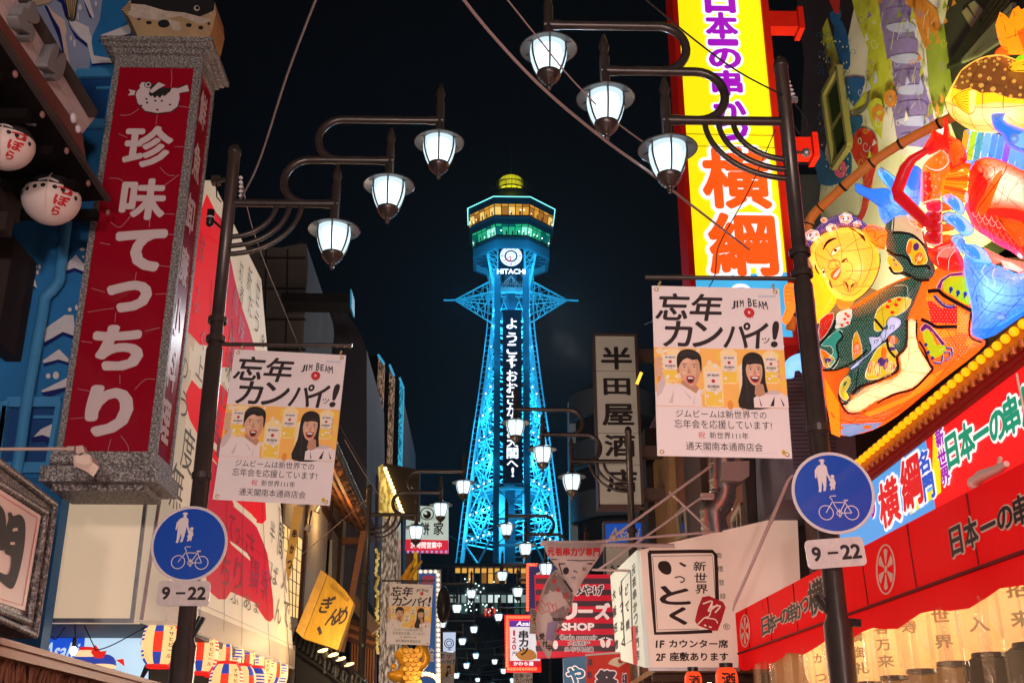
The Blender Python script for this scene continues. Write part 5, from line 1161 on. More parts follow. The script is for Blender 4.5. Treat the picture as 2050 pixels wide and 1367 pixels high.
# ledge with bulbs
XE = 3.38; pE = plXr(XE); OLED = mat('ledge_orange_paint', (.75, .2, .015), .45, emit=.06, ecol=(1, .25, .0), noise=.1)
p0, p1 = pE.hit(1712, 938), pE.hit(2050, 690); zc5 = (p0.z+p1.z)/2; ye5 = pE.hit(1700, 940).y
m = MB(); m.box(XE-.0, XB+.1, -4, ye5, zc5-.02, zc5+.12, OLED); m.add([(XE-.0, -4, zc5+.12), (XE, ye5, zc5+.12), (XE+.25, ye5, zc5+.32), (XE+.25, -4, zc5+.32)], [(0, 1, 2, 3)], mat('ledge_yellow_paint', (.7, .4, .05), .5, emit=.12, ecol=(1, .45, .03)))
for i in range(4): m.box(XE+.01+.018*i, XE+.14, -4, ye5, zc5-.06-.035*i, zc5-.03-.035*i+.004, RED5)
m.build('ledge', t)
BUL = lit('yellow_bulb', (1, .5, .0), 1.0); OREF = mat('bulb_socket', (.5, .12, .02), .3)
yy = ye5-.12; n = 0
while yy > 4.6:
    m = MB(); m.sph((XE-.04, yy, zc5+.05), (.032, .032, .032), BUL, 14, 8); m.lathe((XE+.0, yy, zc5-.03), [(.02, -.03), (.026, .02)], OREF, 10); m.build('bulb', t)
    yy -= .128; n += 1
# red awning
XA = 3.0; pA = plXr(XA); AWN = mat('awning_red_cloth', (.42, .006, .008), .7, noise=.12, nscale=3, bump=.25, bscale=7, spec=.05, emit=.42, ecol=(1, .004, .004)); AWD = mat('awning_red_seam', (.15, .003, .003), .8)  # emission on the cloth stands in for light coming through it
zt_ = [pA.hit(2050, 925).z, pA.hit(1475, 1225).z]; zb_ = [pA.hit(2050, 1075).z, pA.hit(1485, 1335).z]
yA = pA.hit(1472, 1230).y; zt5a = zt_[0]; sl = (zt_[1]-zt_[0])/(yA-pA.hit(2050, 925).y)
def zT(y): return zt_[0]+sl*(y-pA.hit(2050, 925).y)
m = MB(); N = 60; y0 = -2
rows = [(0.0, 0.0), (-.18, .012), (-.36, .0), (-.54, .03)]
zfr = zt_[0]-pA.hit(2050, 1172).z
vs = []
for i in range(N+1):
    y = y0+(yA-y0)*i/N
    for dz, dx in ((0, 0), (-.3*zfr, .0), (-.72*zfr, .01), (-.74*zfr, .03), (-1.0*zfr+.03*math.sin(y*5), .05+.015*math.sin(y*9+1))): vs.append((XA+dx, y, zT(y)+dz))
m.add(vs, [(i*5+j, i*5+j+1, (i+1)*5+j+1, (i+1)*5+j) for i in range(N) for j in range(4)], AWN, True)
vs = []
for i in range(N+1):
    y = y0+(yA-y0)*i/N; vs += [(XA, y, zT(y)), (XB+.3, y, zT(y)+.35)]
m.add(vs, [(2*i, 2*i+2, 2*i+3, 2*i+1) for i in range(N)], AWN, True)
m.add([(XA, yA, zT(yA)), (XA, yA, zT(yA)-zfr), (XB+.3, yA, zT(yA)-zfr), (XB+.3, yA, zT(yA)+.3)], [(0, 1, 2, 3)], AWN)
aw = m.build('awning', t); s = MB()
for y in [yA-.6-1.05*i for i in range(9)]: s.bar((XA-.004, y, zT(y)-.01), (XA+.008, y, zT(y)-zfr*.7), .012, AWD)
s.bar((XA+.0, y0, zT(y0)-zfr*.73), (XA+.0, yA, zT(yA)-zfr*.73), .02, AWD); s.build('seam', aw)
s = MB(); AWI = mat('awning_ink', (.03, .012, .01), .6); AWG = mat('awning_letter_rim', (.42, .27, .2), .6, emit=.2, ecol=(1, .55, .4))  # rim emission stands in for light falling on the letters
O_ = lambda k=.085: [(k, AWG, .008)]
for ch, x, y, w, h in (('日', 1918, 1082, 26, 58), ('本', 1948, 1066, 30, 62), ('一', 1982, 1052, 34, 9), ('の', 2016, 1036, 34, 46), ('串', 2048, 1020, 34, 60)): put(s, pA, ch, x, y, w, h, AWI, .014, off=.03, outl=O_())
for ch, x, y, w, h in (('日', 1535, 1252, 16, 36), ('本', 1548, 1246, 16, 36), ('一', 1561, 1240, 16, 6), ('の', 1573, 1233, 18, 28), ('串', 1588, 1226, 17, 38), ('か', 1602, 1220, 17, 34), ('つ', 1614, 1210, 16, 28), ('横', 1634, 1195, 28, 68), ('綱', 1655, 1184, 26, 66)): put(s, pA, ch, x, y, w*1.1, h, AWI, .014, off=.03, outl=O_())
for cx, cy, rx, ry in ((1773, 1139, 18, 49), (1491, 1262, 9, 32)):
    stroke(s, pA, [(cx+rx*math.cos(2*math.pi*i/36), cy+ry*math.sin(2*math.pi*i/36)) for i in range(36)], 3 if rx > 12 else 1.8, AWG, .012, closed=True)
    ell(s, pA, cx, cy, rx*.16, ry*.16, AWG, .014)
    for i in range(6):
        q = math.pi*2*i/6+.5; f = lambda r, d: (cx+rx*r*math.cos(q+d), cy+ry*r*math.sin(q+d)); poly(s, pA, [f(.22, -.2), f(.8, -.28), f(.86, 0), f(.8, .28), f(.22, .2)], AWG, .012)
s.build('lettering', aw)
# white lanterns behind a clear curtain
WL = paper('white_lantern_paper', (1, .72, .34), .2, .9)
inside_ = MB(); inside_.box(XB+2.5, XB+2.6, -2, 14, 0, 3.2, mat('shop_inside', (.42, .24, .1), .7, noise=.3, nscale=1.5)); inside_.box(XA+.32, XB+2.6, 13.3, 13.4, 0, 3.1, MATS['shop_inside']); inside_.box(XA+.3, XB+2.6, -2, 13.4, 3.1, 3.15, MATS['shop_inside']); inside_.build('interior_wall', t)
m = MB()
for y in (6, 8, 10, 12.2): m.sph((XB+1.2, y, 2.25), .07, lit('shop_inside_lamp', (1, .8, .5), 1.3), 12, 8)
m.build('interior_lamp', t)
CURT = mat('clear_vinyl', (.8, .62, .4), .1, alpha=.14, spec=1.0, bump=.4, bscale=14)
m = MB(); vs = []; N = 260
for i in range(N+1):
    y = 3+(yA-.25-3)*i/N; x = XA+.11+.04*math.sin(i*1.25+.6*math.sin(i*.21))+.03*math.sin(i*.37); vs += [(x, y+.02*math.sin(i*2.3), zT(y)-zfr*.95), (x+.05*math.sin(i*1.1), y+.05*math.sin(i*.7), .6)]
m.add(vs, [(2*i, 2*i+1, 2*i+3, 2*i+2) for i in range(N)], CURT, True); tag(m.build('vinyl_curtain'), 'clear pleated vinyl curtain hanging below the red awning at the lower right', 'curtain')
LN = [('福', 2040, 1150), ('揚げ物', 1975, 1185), ('商売繁盛', 1915, 1200), ('満員御礼', 1850, 1215), ('千客万来', 1800, 1228), ('寿', 1755, 1240), ('新世界', 1700+50-10, 1252), ('大入', 1660+10, 1276)]
XL5 = XA+.36
first = None
for i in range(8):
    yl = 7.05+i*.62; c = Vector((XL5, yl, 2.72+.0*i)); 
    r = .22; h = .36
    t2 = thing('white_lantern', 'x', 'lantern', c, 'white paper lanterns behind the clear curtain'); m = MB(); kk = 40; prof = []
    for k_ in range(kk+1):
        z = -h+2*h*k_/kk; q = abs(z/h); prof.append((r*math.sqrt(1-.8*q**4)*(1-.03*(k_ % 2)), z))
    m.lathe(c, prof, WL, 28); po = m.build('paper_body', t2)
    d = bpy.data.lights.new('lantern_bulb', 'POINT'); d.energy = 1.1; d.color = (1, .85, .6); d.shadow_soft_size = .04; lo = bpy.data.objects.new('lantern_bulb', d); COL.objects.link(lo); lo.location = c+Vector((0, 0, .02)); lo.parent = po; lo.matrix_parent_inverse = parent_inv(po)
    m = MB(); m.lathe(c+Vector((0, 0, -h)), [(r*.5, .0), (r*.52, -.03), (r*.4, -.035), (.001, -.03)], BLACKM, 20, False); m.lathe(c+Vector((0, 0, h)), [(r*.5, -.005), (r*.5, .03), (.001, .03)], BLACKM, 20, False); m.build('rim', t2)
    s = MB(); tx = ('福招来', '大入', '新世界', '寿', '千客万来', '満員御礼', '揚げ物', '串かつ')[i]; nn = len(tx)
    for k_, ch in enumerate(tx):
        vs, fs, bb = glyph(ch, .03); az = math.pi+1.0
        for f_ in (0,):
            z0 = .2-(k_+.5)*.5/nn*1.05; 
            s.add([c+Vector(((r*.985+.005)*math.cos(az+(x-.5)*.6), (r*.985+.005)*math.sin(az+(x-.5)*.6), z0+(y-.38)*.1)) for x, y in vs], fs, mat('lantern_faint_ink', (.2, .13, .06), .7, emit=.28, ecol=(1, .62, .22)))
    s.build('lettering', t2)
    t2['label'] = ('nearest', 'second', 'third', 'fourth', 'fifth', 'sixth', 'seventh', 'farthest')[i]+' white paper lantern of the row under the red awning, counted from the camera'
# ================================================================ tall yellow sign
YY = 12.0; pY = plY(YY); t = thing('yellow_sign', 'tall glowing yellow sign with violet and orange characters in a red frame', 'sign', (3, YY, 0))
q0 = [pY.hit(1352, 0), pY.hit(1524, 0), pY.hit(1580, 640), pY.hit(1398, 640)]
xa = (pY.hit(1352, 0).x+pY.hit(1396, 575).x)/2; xb = (pY.hit(1524, 0).x+pY.hit(1575, 575).x)/2
REDF = mat('sign_frame_red', (.4, .008, .006), .4, noise=.1, emit=.05, ecol=(1, .01, .0)); YEL5 = lit('yellow_acrylic', (1, .82, .0), .92); LB5 = lit('sign_light_blue', (.06, .5, .9), .8)
m = MB(); zlo5 = pY.hit(1490, 660).z; zhi5 = 13.2; zcut = pY.hit(1480, 563).z
m.box(xa-.07, xb+.09, YY+.03, YY+.42, zlo5-.1, zhi5, REDF); m.box(xa-.07, xa, YY-.04, YY+.03, zlo5-.1, zhi5, REDF); m.box(xb, xb+.09, YY-.04, YY+.03, zlo5-.1, zhi5, REDF); m.box(xa-.07, xb+.09, YY-.04, YY+.42, zlo5-.2, zlo5-.101, REDF); m.build('frame', t)
m = MB(); m.box(xa, xb, YY, YY+.028, zcut, zhi5, YEL5); m.add([(xa, YY-.002, zcut+.06), (xb, YY-.002, zcut+.12), (xb, YY-.002, zlo5-.1), (xa, YY-.002, zlo5-.1)], [(0, 1, 2, 3)], LB5); f5 = m.build('face', t)
for z in (zcut+.95*2.55, ): 
    pass
s = MB(); VI5 = lit('violet_letter', (.38, .0, .58), .75); OR5 = lit('orange_letter', (1, .1, .004), .9); W5 = lit('white_outline', (.95, .97, 1), .98)
for ch, x, y, w, h in (('日', 1440, -2, 62, 62), ('本', 1444, 53, 66, 54), ('一', 1447, 87, 62, 14), ('の', 1451, 119, 66, 42), ('串', 1455, 168, 62, 52), ('か', 1461, 224, 66, 56), ('つ', 1466, 262, 64, 44)): put(s, pY, ch, x, y, w, h, VI5, .016, off=.045, outl=[(.115, W5, .006)])
for ch, x, y, w, h in (('横', 1473, 358, 138, 124), ('綱', 1486, 490, 138, 128)): put(s, pY, ch, x, y, w, h, OR5, .02, off=.034, outl=[(.09, W5, .008)])
put(s, pY, '大', 1488, 640, 138, 128, MATS['shop_letter_blue'], .02, off=.055, outl=[(.12, W5, .008)])
s.build('lettering', f5)
for py in (28, 282):
    m = MB(); z = pY.hit(1560, py).z; xe_ = pY.hit(1612 if py < 100 else 1642, py).x; m.box(xb+.09, xe_, YY+.1, YY+.3, z-.12, z+.12, REDF); m.box(xe_-.07, xe_, YY+.06, YY+.34, z-.17, z+.17, REDF); m.build('bracket', t)
m = MB(); m.bar(pY.hit(1356, 268, .01), pY.hit(1550, 272, .01), .006, AWD); m.bar(pY.hit(1358, 292, .01), pY.hit(1553, 296, .01), .006, AWD); m.build('panel_joint', f5)
# ================================================================ mural building behind
XM = 5.5; pM = plXr(XM); t = thing('mural_building', 'building behind the lantern display painted with waves, koi and blossoms, one narrow window', 'building', (7, 12, 0))
MW = mat('mural_white', (.55, .5, .42), .7, noise=.15, nscale=1.5); MG = mat('mural_yellow_green', (.42, .42, .03), .6, noise=.25, nscale=2); MP = mat('mural_purple', (.2, .14, .3), .6, noise=.3, nscale=3); MB_ = mat('mural_blue', (.015, .09, .27), .6, noise=.2); MR = mat('mural_red', (.45, .02, .015), .6); MPK = mat('mural_pink', (.6, .08, .2), .6); MOL = mat('mural_olive', (.2, .24, .02), .6, noise=.25, nscale=2); MOR = mat('mural_orange', (.5, .18, .02), .6, noise=.2)
m = MB(); m.box(XM, 9, 4, 20, 0, 5.5, mat('dark_building', (.03, .028, .026), .8)); edge = [(1720, -30), (1690, 60), (1640, 330), (1620, 460), (1625, 560), (1690, 560), (1800, 460), (1900, 300), (1885, 170), (1905, -30)]
slab(m, pM, [(1655, 540), (1640, 400), (1652, 300), (1690, 110), (1722, -40), (1905, -40), (1880, 110), (1900, 240), (1990, 480), (1800, 600)], .3, MW, MATS['dark_building']); m.build('wall', t)
m = MB(); slab(m, plXr(XM+.6), [(1590, -40), (1730, -40), (1690, 120), (1650, 330), (1600, 330), (1610, 120)], .3, mat('dark_maroon_wall', (.045, .02, .025), .8, noise=.3)); m.build('side_wall', t); m = MB(); m.build('side_wall', t); m = MB(); slab(m, plXr(XM+1.2), [(1590, 350), (1650, 350), (1660, 560), (1590, 560)], .3, mat('olive_wall', (.14, .13, .06), .8, noise=.2)); m.build('side_wall', t); m = MB(); slab(m, pM, [(1905, -40), (2080, -40), (2080, 500), (1990, 480), (1900, 240), (1880, 110)], .35, mat('dark_side_facade', (.025, .022, .022), .7)); m.build('side_wall', t)
s = MB(); kz = 0
def mu(p, mm, sm=0):
    global kz
    kz += 1; poly(s, pM, p, mm, .004+.0006*kz, sm)
Z5_ = lambda p: zc(p, 1600, 0, 3.038)
mu(Z5_([(320, 0), (480, 0), (600, 200), (560, 420), (520, 600), (500, 850), (440, 760), (400, 600), (420, 300), (350, 120)]), MG); mu(Z5_([(480, 0), (640, 0), (700, 200), (760, 520), (830, 760), (760, 900), (600, 880), (560, 640), (540, 400), (500, 150)]), MP)
mu(Z5_([(640, 0), (770, 0), (840, 60), (880, 300), (760, 290), (690, 80)]), MOR); mu(Z5_([(770, 300), (880, 140), (905, 330), (940, 600), (840, 740), (790, 560)]), MOL); mu(Z5_([(430, 420), (560, 350), (580, 560), (480, 640), (400, 640), (310, 690), (400, 560)]), MG)
for i in range(9): mu(Z5_([(520+i*12, 60+i*95), (660+i*14, 40+i*95), (690+i*14, 95+i*95), (560+i*12, 100+i*95)]), (MP, mat('mural_lilac_grey', (.36, .36, .5), .6))[i % 2], 3)
for p in ([(215, 150), (260, 130), (300, 250), (310, 400), (270, 420), (220, 300)], [(300, 560), (390, 540), (330, 650)], [(300, 720), (385, 712), (370, 780), (310, 810)], [(100, 900), (150, 930), (220, 1050), (300, 900), (320, 1040), (260, 1110), (120, 1120)], [(280, 480), (400, 480), (370, 560), (300, 600)], [(185, 80), (250, 60), (250, 120), (210, 160)]): mu(Z5_(p), MB_, 2)
mu(Z5_([(180, 0), (250, 0), (240, 90), (215, 80)]), MR); mu(Z5_([(130, 200), (170, 110), (250, 400), (185, 470)]), MG)
for i, ch in enumerate('浮世堂'): put(s, pM, ch, *Z5_([(158+i*22, 215+i*85)])[0], 14, 26, BLACK, .06, off=.04)
mu(Z5_([(310, 880), (330, 820), (380, 780), (440, 800), (470, 850), (480, 960), (450, 1080), (430, 1200), (400, 1310), (350, 1360), (300, 1290), (360, 1320), (390, 1180), (380, 1060), (330, 960)]), MR, 3)
ell(s, pM, *Z5_([(368, 858)])[0], 3.6, 7, MW, .06); ell(s, pM, *Z5_([(368, 860)])[0], 2, 4.5, BLACK, .062)
for i in range(12): q = .3*i; cx, cy = Z5_([(400+15*math.sin(i), 940+i*28)])[0]; stroke(s, pM, [(cx-10+i*.3, cy-5), (cx-3, cy+4), (cx+6, cy+4), (cx+11, cy-6)], 1, MOR, .061, 3)
for x, y, mm in ((250, 1030, MPK), (470, 650, MG), (555, 600, MOR), (480, 690, MOR)):
    for i in range(5): a = 2*math.pi*i/5; cx, cy = Z5_([(x+22*math.cos(a), y+36*math.sin(a))])[0]; ell(s, pM, cx, cy, 6, 9, mm, .06+.0005*i, a, 10)
rnd = random.Random(11)
for i in range(70):
    x, y = Z5_([(rnd.uniform(110, 330), rnd.uniform(200, 1150))])[0]; stroke(s, pM, [(x-5, y+4), (x-2, y-5), (x+4, y-5), (x+5, y+2), (x+1, y+3)], 1, rnd.choice((BLACK, MB_, MB_)), .063, 3)
for i in range(90):
    x, y = Z5_([(rnd.uniform(120, 330), rnd.uniform(230, 1100))])[0]; ell(s, pM, x, y, 1.2, 2.2, MW, .064, 0, 6)
for i in range(60):
    x, y = Z5_([(rnd.uniform(350, 900), rnd.uniform(20, 1000))])[0]; R = rnd.uniform(3, 9); mm = rnd.choice((MG, MW, MOL, MP, MATS['mural_lilac_grey'], MOR)); stroke(s, pM, [(x+R*(1-k*.07)*math.cos(k*.6), y+R*1.5*(1-k*.07)*math.sin(k*.6)) for k in range(11)], 1.2, mm, .062+i*.0001)
    if i % 2: poly(s, pM, [(x+12, y), (x+16, y-rnd.uniform(14, 30)), (x+22, y-6)], mm, .0605+i*.0001)
for i in range(40):
    x, y = Z5_([(rnd.uniform(380, 830), rnd.uniform(30, 850))])[0]; L = rnd.uniform(10, 40); stroke(s, pM, [(x, y), (x+rnd.uniform(-6, 12), y-L)], .9, rnd.choice((MG, MW, MOL)), .06)
mu(Z5_([(310, 690), (400, 640), (410, 590), (430, 560), (420, 640), (380, 690), (330, 705)]), mat('mural_grey', (.12, .11, .1), .6), 3)
s.build('mural', t)
m = MB(); q = Z5_([(150, 575), (240, 405), (305, 880), (212, 1020)]); poly(m, pM, q, mat('window_frame_olive', (.16, .13, .05), .5), .08); q2 = Z5_([(172, 590), (238, 460), (268, 650), (195, 770)]); poly(m, pM, q2, mat('window_glass_dark', (.02, .03, .01), .1), .085); poly(m, pM, Z5_([(200, 800), (272, 680), (300, 880), (225, 990)]), MATS['window_glass_dark'], .085); P = [pM.hit(*a, .09) for a in q]
for a, b in zip(P, P[1:]+P[:1]): m.bar(a, b, .09, MATS['window_frame_olive'])
m.build('window', t)
m = MB(); pMd = plXr(XM-.02)
for p in ([(1925, 25), (1935, 15), (1965, 55), (1955, 75)], [(1938, 10), (1950, 2), (1978, 35), (1962, 52)]): slab(m, pMd, p, .05, mat('pale_shutter', (.2, .15, .13), .6))
for i in range(9): m.bar(pMd.hit(1900+i*7, 135-i*3, .03), pMd.hit(2010+i*5, -30+i*10, .03), .05, mat('grey_cladding', (.1, .085, .08), .6) if i > 3 else BLACKM)
m.build('facade_detail', t)
# ================================================================ lantern float on the terrace
FA = Vector((3.2, 10.8, 0)); pL = Pl(FA, (.7071, -.7071, 0), (0, 0, 1))
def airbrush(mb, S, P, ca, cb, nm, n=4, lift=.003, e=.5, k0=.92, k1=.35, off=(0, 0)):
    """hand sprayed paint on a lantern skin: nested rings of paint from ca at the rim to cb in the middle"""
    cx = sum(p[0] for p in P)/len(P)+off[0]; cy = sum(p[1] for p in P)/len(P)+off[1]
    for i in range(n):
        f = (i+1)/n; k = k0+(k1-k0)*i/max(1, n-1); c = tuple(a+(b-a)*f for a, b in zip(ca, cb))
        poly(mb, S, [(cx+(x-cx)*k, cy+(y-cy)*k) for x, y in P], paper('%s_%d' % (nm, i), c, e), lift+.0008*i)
def LM(name, col, e): return paper(name, col, e*.55)
def bulbs(par, S, pts, w, lift=None):
    for x, y in pts:
        d = bpy.data.lights.new('lantern_bulb', 'POINT'); d.energy = w; d.color = (1, .86, .68); d.shadow_soft_size = .04
        o = bpy.data.objects.new('lantern_bulb', d); COL.objects.link(o); o.location = S.pl.hit(x, y, S.base+.0 if lift is None else lift); o.parent = par; o.matrix_parent_inverse = parent_inv(par)
LSK = LM('paper_face', (1, .5, .05), .9); LEAR = LM('paper_ear', (1, .36, .03), .85); LCRM = LM('paper_pale', (1, .7, .4), .95); LGRN = LM('paper_dark_green', (.004, .11, .075), .55); LGR2 = LM('paper_teal', (.05, .45, .35), .75); LORG = LM('paper_orange', (1, .17, .008), .9); LORG2 = LM('paper_amber', (1, .42, .01), .95); LRED = LM('paper_scarlet', (.9, .02, .008), .9); LDR = LM('paper_crimson', (.5, .004, .012), .75); LPK = LM('paper_rose', (1, .35, .25), .95)
LBL1 = LM('paper_light_blue', (.14, .46, .92), .95); LBL2 = LM('paper_mid_blue', (.06, .3, .95), .9); LBL3 = LM('paper_pale_blue', (.32, .64, .95), 1.0); LPUR = LM('paper_purple', (.1, .02, .3), .7); LLIM = LM('paper_lime', (.42, .75, .01), .85); LNVY = LM('paper_navy', (.01, .03, .4), .7); LWHT = LM('paper_bright_white', (1, .95, .85), 1.0); LYEL = LM('paper_yellow', (1, .66, .02), 1.0); LGRY = LM('paper_grey', (.3, .38, .45), .6); LBRN = LM('paper_brown', (.13, .07, .025), .6); LTAN = LM('paper_tan', (.95, .6, .12), .9); WIRE = mat('wire_dark', (.06, .015, .008), .6); WIREB = mat('wire_blue_black', (.01, .03, .05), .6); BRUSH = mat('brush_black', (.02, .012, .01), .7)
F5 = lambda p: zc(p, 1600, 420, 5.2577); F6 = lambda p: zc(p, 1780, 230, 3.696); F7 = lambda p: zc(p, 1840, 500, 5.257); F4 = lambda p: zc(p, 1610, 640, 5.697); F8 = lambda p: zc(p, 1850, 0, 4.555)
G5 = 'lit paper lantern figures of the display'
def dots(mb, S, P, step, r, mm, lift, seed=0):
    rn = random.Random(seed); xs = [p[0] for p in P]; ys = [p[1] for p in P]; y = min(ys); row = 0
    while y < max(ys):
        x = min(xs)+(row % 2)*step/2
        while x < max(xs):
            a, b = x+rn.uniform(-.6, .6), y+rn.uniform(-.6, .6)
            if inside(a, b, P) and dist_edge(a, b, P) > r*1.5: ell(mb, S, a, b, r, r, mm, lift, 0, 6)
            x += step
        y += step*.85; row += 1
# --- fisherman
t = thing('fisherman_lantern', 'glowing paper lantern of a smiling man in a headscarf and dotted green robe', 'lantern figure', pL.hit(1720, 860), G5)
RB = Puff(pL, [(1650, 700), (1650, 790), (1668, 850), (1690, 872), (1770, 850), (1880, 765), (1972, 690), (1945, 668), (1945, 600), (1925, 530), (1870, 540), (1800, 560), (1700, 620)], .10, 60, 4, 12)
m = MB(); RB.body(m, LORG, .2)
OD = F7([(80, 500), (230, 620), (400, 600), (405, 780), (130, 770)]); poly(m, RB, OD, LRED, .003); 
for p, mm in ((F7([(80, 430), (150, 450), (160, 540), (75, 540)]), LORG2), (F7([(400, 600), (550, 670), (530, 880), (400, 870)]), LORG2), (F7([(150, 830), (380, 860), (370, 900), (230, 930)]), LORG2), (F7([(510, 910), (670, 975), (560, 1030), (480, 1010)]), LORG2), (F4([(680, 1070), (1200, 860), (1420, 640), (1600, 560), (1450, 760), (1100, 960), (760, 1110)]), LORG2), (F4([(230, 660), (400, 960), (410, 1340), (310, 1300), (260, 960)]), LORG2), (F4([(420, 1190), (900, 1170), (820, 1240), (520, 1330), (420, 1310)]), LBL1)): poly(m, RB, p, mm, .004)
dots(m, RB, F7([(60, 480), (400, 600), (530, 700), (640, 960), (400, 1180), (250, 1000), (100, 800)]), 6.5, .7, LWHT, .008); dots(m, RB, F4([(420, 1010), (700, 1080), (1000, 1000), (1000, 1100), (700, 1200), (420, 1180)]), 5, .6, LWHT, .008, 2)
for q in ([(430, 1040), (600, 1110), (800, 1090), (1100, 960)], [(450, 1150), (620, 1190), (760, 1150)], [(760, 1130), (1000, 1080), (1300, 900), (1520, 690)], [(600, 1170), (900, 1140), (1150, 1020)]): stroke(m, RB, F4(q), 1.1, LDR, .009, 4)
rob = m.build('robe', t); bulbs(rob, RB, [(1690, 800), (1740, 800), (1790, 770), (1840, 740), (1890, 700), (1930, 650), (1920, 590), (1890, 620)], .9, -.12)
CB = Puff(pL, F4([(1170, 0), (1300, 0), (1280, 150), (1310, 300), (1400, 450), (1470, 560), (1380, 660), (1230, 800), (1050, 860), (800, 960), (640, 1060), (500, 1060), (420, 950), (520, 900), (560, 840), (760, 720), (1000, 650), (1090, 560), (1060, 400), (1170, 300)]), .08, 20, 4, 9, .07)
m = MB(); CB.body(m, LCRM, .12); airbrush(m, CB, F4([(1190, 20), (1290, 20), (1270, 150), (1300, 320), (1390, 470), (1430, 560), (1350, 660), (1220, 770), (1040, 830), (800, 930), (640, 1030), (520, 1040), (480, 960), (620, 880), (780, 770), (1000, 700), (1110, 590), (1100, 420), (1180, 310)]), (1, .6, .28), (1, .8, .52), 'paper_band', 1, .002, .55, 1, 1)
for q in ([(560, 870), (800, 790), (950, 720), (1100, 620), (1180, 470), (1200, 300)], [(1100, 570), (1250, 600), (1430, 610)], [(700, 850), (900, 900), (1050, 860)], [(950, 720), (1080, 760), (1240, 800)], [(1180, 210), (1300, 200)], [(1180, 400), (1330, 330)]): stroke(m, CB, F4(q), .7, mat('wire_orange', (.3, .08, .01), .6), .008, 3)
m.build('sash', t)
GB = Puff(pL, F4([(170, 60), (360, -60), (560, -130), (760, -240), (1000, -400), (1330, -480), (1290, -280), (1180, 0), (1170, 300), (1050, 440), (1060, 560), (960, 660), (760, 720), (600, 850), (540, 860), (520, 950), (440, 940), (390, 850), (420, 720), (520, 560), (380, 560), (240, 560), (170, 300)]), .12, 40, 4, 9, .11)
m = MB(); GB.body(m, LGRN, .15); dots(m, GB, GB.P, 5.2, .6, LWHT, .004, 5)
for p, mm in ((F4([(720, 680), (700, 600), (800, 380), (870, 300), (960, 260), (1060, 360), (1050, 520), (980, 620), (850, 670)]), LYEL), (F4([(560, 470), (550, 250), (600, 130), (660, 330), (640, 420)]), LORG2), (F4([(180, 330), (320, 420), (350, 470), (290, 540), (220, 520)]), LORG2), (F4([(400, 820), (420, 720), (500, 640), (530, 720), (470, 820), (510, 880), (470, 920), (420, 880)]), LYEL), (F5([(800, 1110), (860, 1010), (1000, 930), (1090, 920), (1180, 945), (1120, 1060), (960, 1150), (860, 1270), (790, 1260)]), LYEL), (F5([(380, 1240), (400, 1100), (470, 1060), (550, 1050), (530, 1200), (420, 1240)]), LWHT), (F4([(180, 0), (330, -80), (310, 60), (180, 240)]), LRED), (F4([(190, 290), (390, 110), (440, 180), (370, 280), (400, 440), (330, 560), (260, 480), (330, 380), (300, 300)]), LGR2)): poly(m, GB, p, mm, .006, 2); stroke(m, GB, spl(p, 2, True), 1.0, LWHT, .0085, 0, closed=True)
for x, y, rx, ry, mm, a in ((750, 540, 5, 13, LORG, .2), (830, 560, 6, 14, LORG, -.1), (980, 530, 11, 7, LORG, .2), (910, 380, 6, 12, LORG, 0), (1010, 230, 10, 9, LORG, .4), (600, 330, 7, 14, LORG, 0), (880, 480, 8, 9, LPUR, 0), (930, 500, 5, 12, LPUR, .2), (270, 460, 7, 4, LPUR, 0), (230, 390, 4, 10, LORG, -.7), (470, 860, 5, 6, LYEL, 0), (1000, 330, 8, 4, LPUR, 0)): ell(m, GB, *F4([(x, y)])[0], rx, ry, mm, .009, a, 14)
for x, y, a in ((980, 1080, 0), (930, 1020, .6), (1020, 1000, .2), (1050, 945, 0), (950, 960, 0)): ell(m, GB, *F5([(x, y)])[0], 4.5, 3.6, LRED, .009, a, 10)
for x, y in ((490, 1095), (515, 1120), (480, 1150), (450, 1215), (510, 1190)): ell(m, GB, *F5([(x, y)])[0], 3.6, 3, LRED, .009, .4, 8)
for cx, cy, R, n0 in ((760, 560, 100, 5), (980, 540, 80, 4), (600, 340, 70, 4), (840, 560, 80, 4), (1010, 230, 60, 4)):
    for i in range(n0): stroke(m, GB, F4([(cx-R*.6+i*R*.3, cy+R*.8), (cx-R*.4+i*R*.25, cy), (cx-R*.1+i*R*.12, cy-R*.8)]), .7, LWHT, .012, 3)
for q, w in (([(800, -10), (860, 60), (900, 110), (940, 180), (960, 330), (1040, 430)], 5), ([(170, 290), (330, 100), (350, 0)], 5), ([(400, 130), (440, 190), (370, 290), (390, 440), (290, 570), (210, 570), (370, 570), (560, 480), (720, 350)], 4), ([(540, 850), (640, 760), (780, 720), (960, 640), (1070, 570), (1060, 420), (1160, 300), (1170, 0)], 6), ([(620, 540), (600, 700), (570, 830)], 2), ([(390, 850), (420, 950), (510, 960)], 4)): stroke(m, GB, F4(q), w, BRUSH, .014, 3)
for q in ([(1000, 800), (1130, 800), (1140, 890)], ): stroke(m, GB, F5(q), .8, LWHT, .012, 3)
bulbs(m.build('green_robe', t), GB, [(1670, 680), (1720, 680), (1780, 600), (1830, 580), (1790, 700)], 1.6, .04)
m = MB()
for q, w in (([(420, 960), (500, 1065), (640, 1070), (730, 1020), (1000, 860), (1240, 790), (1400, 640), (1470, 560)], 5), ([(1290, 0), (1290, 170), (1330, 310), (1400, 440), (1470, 560)], 6.5)): stroke(m, CB, F4(q), w, BRUSH, .012, 3)
m.build('brush_outline', t); m = MB()
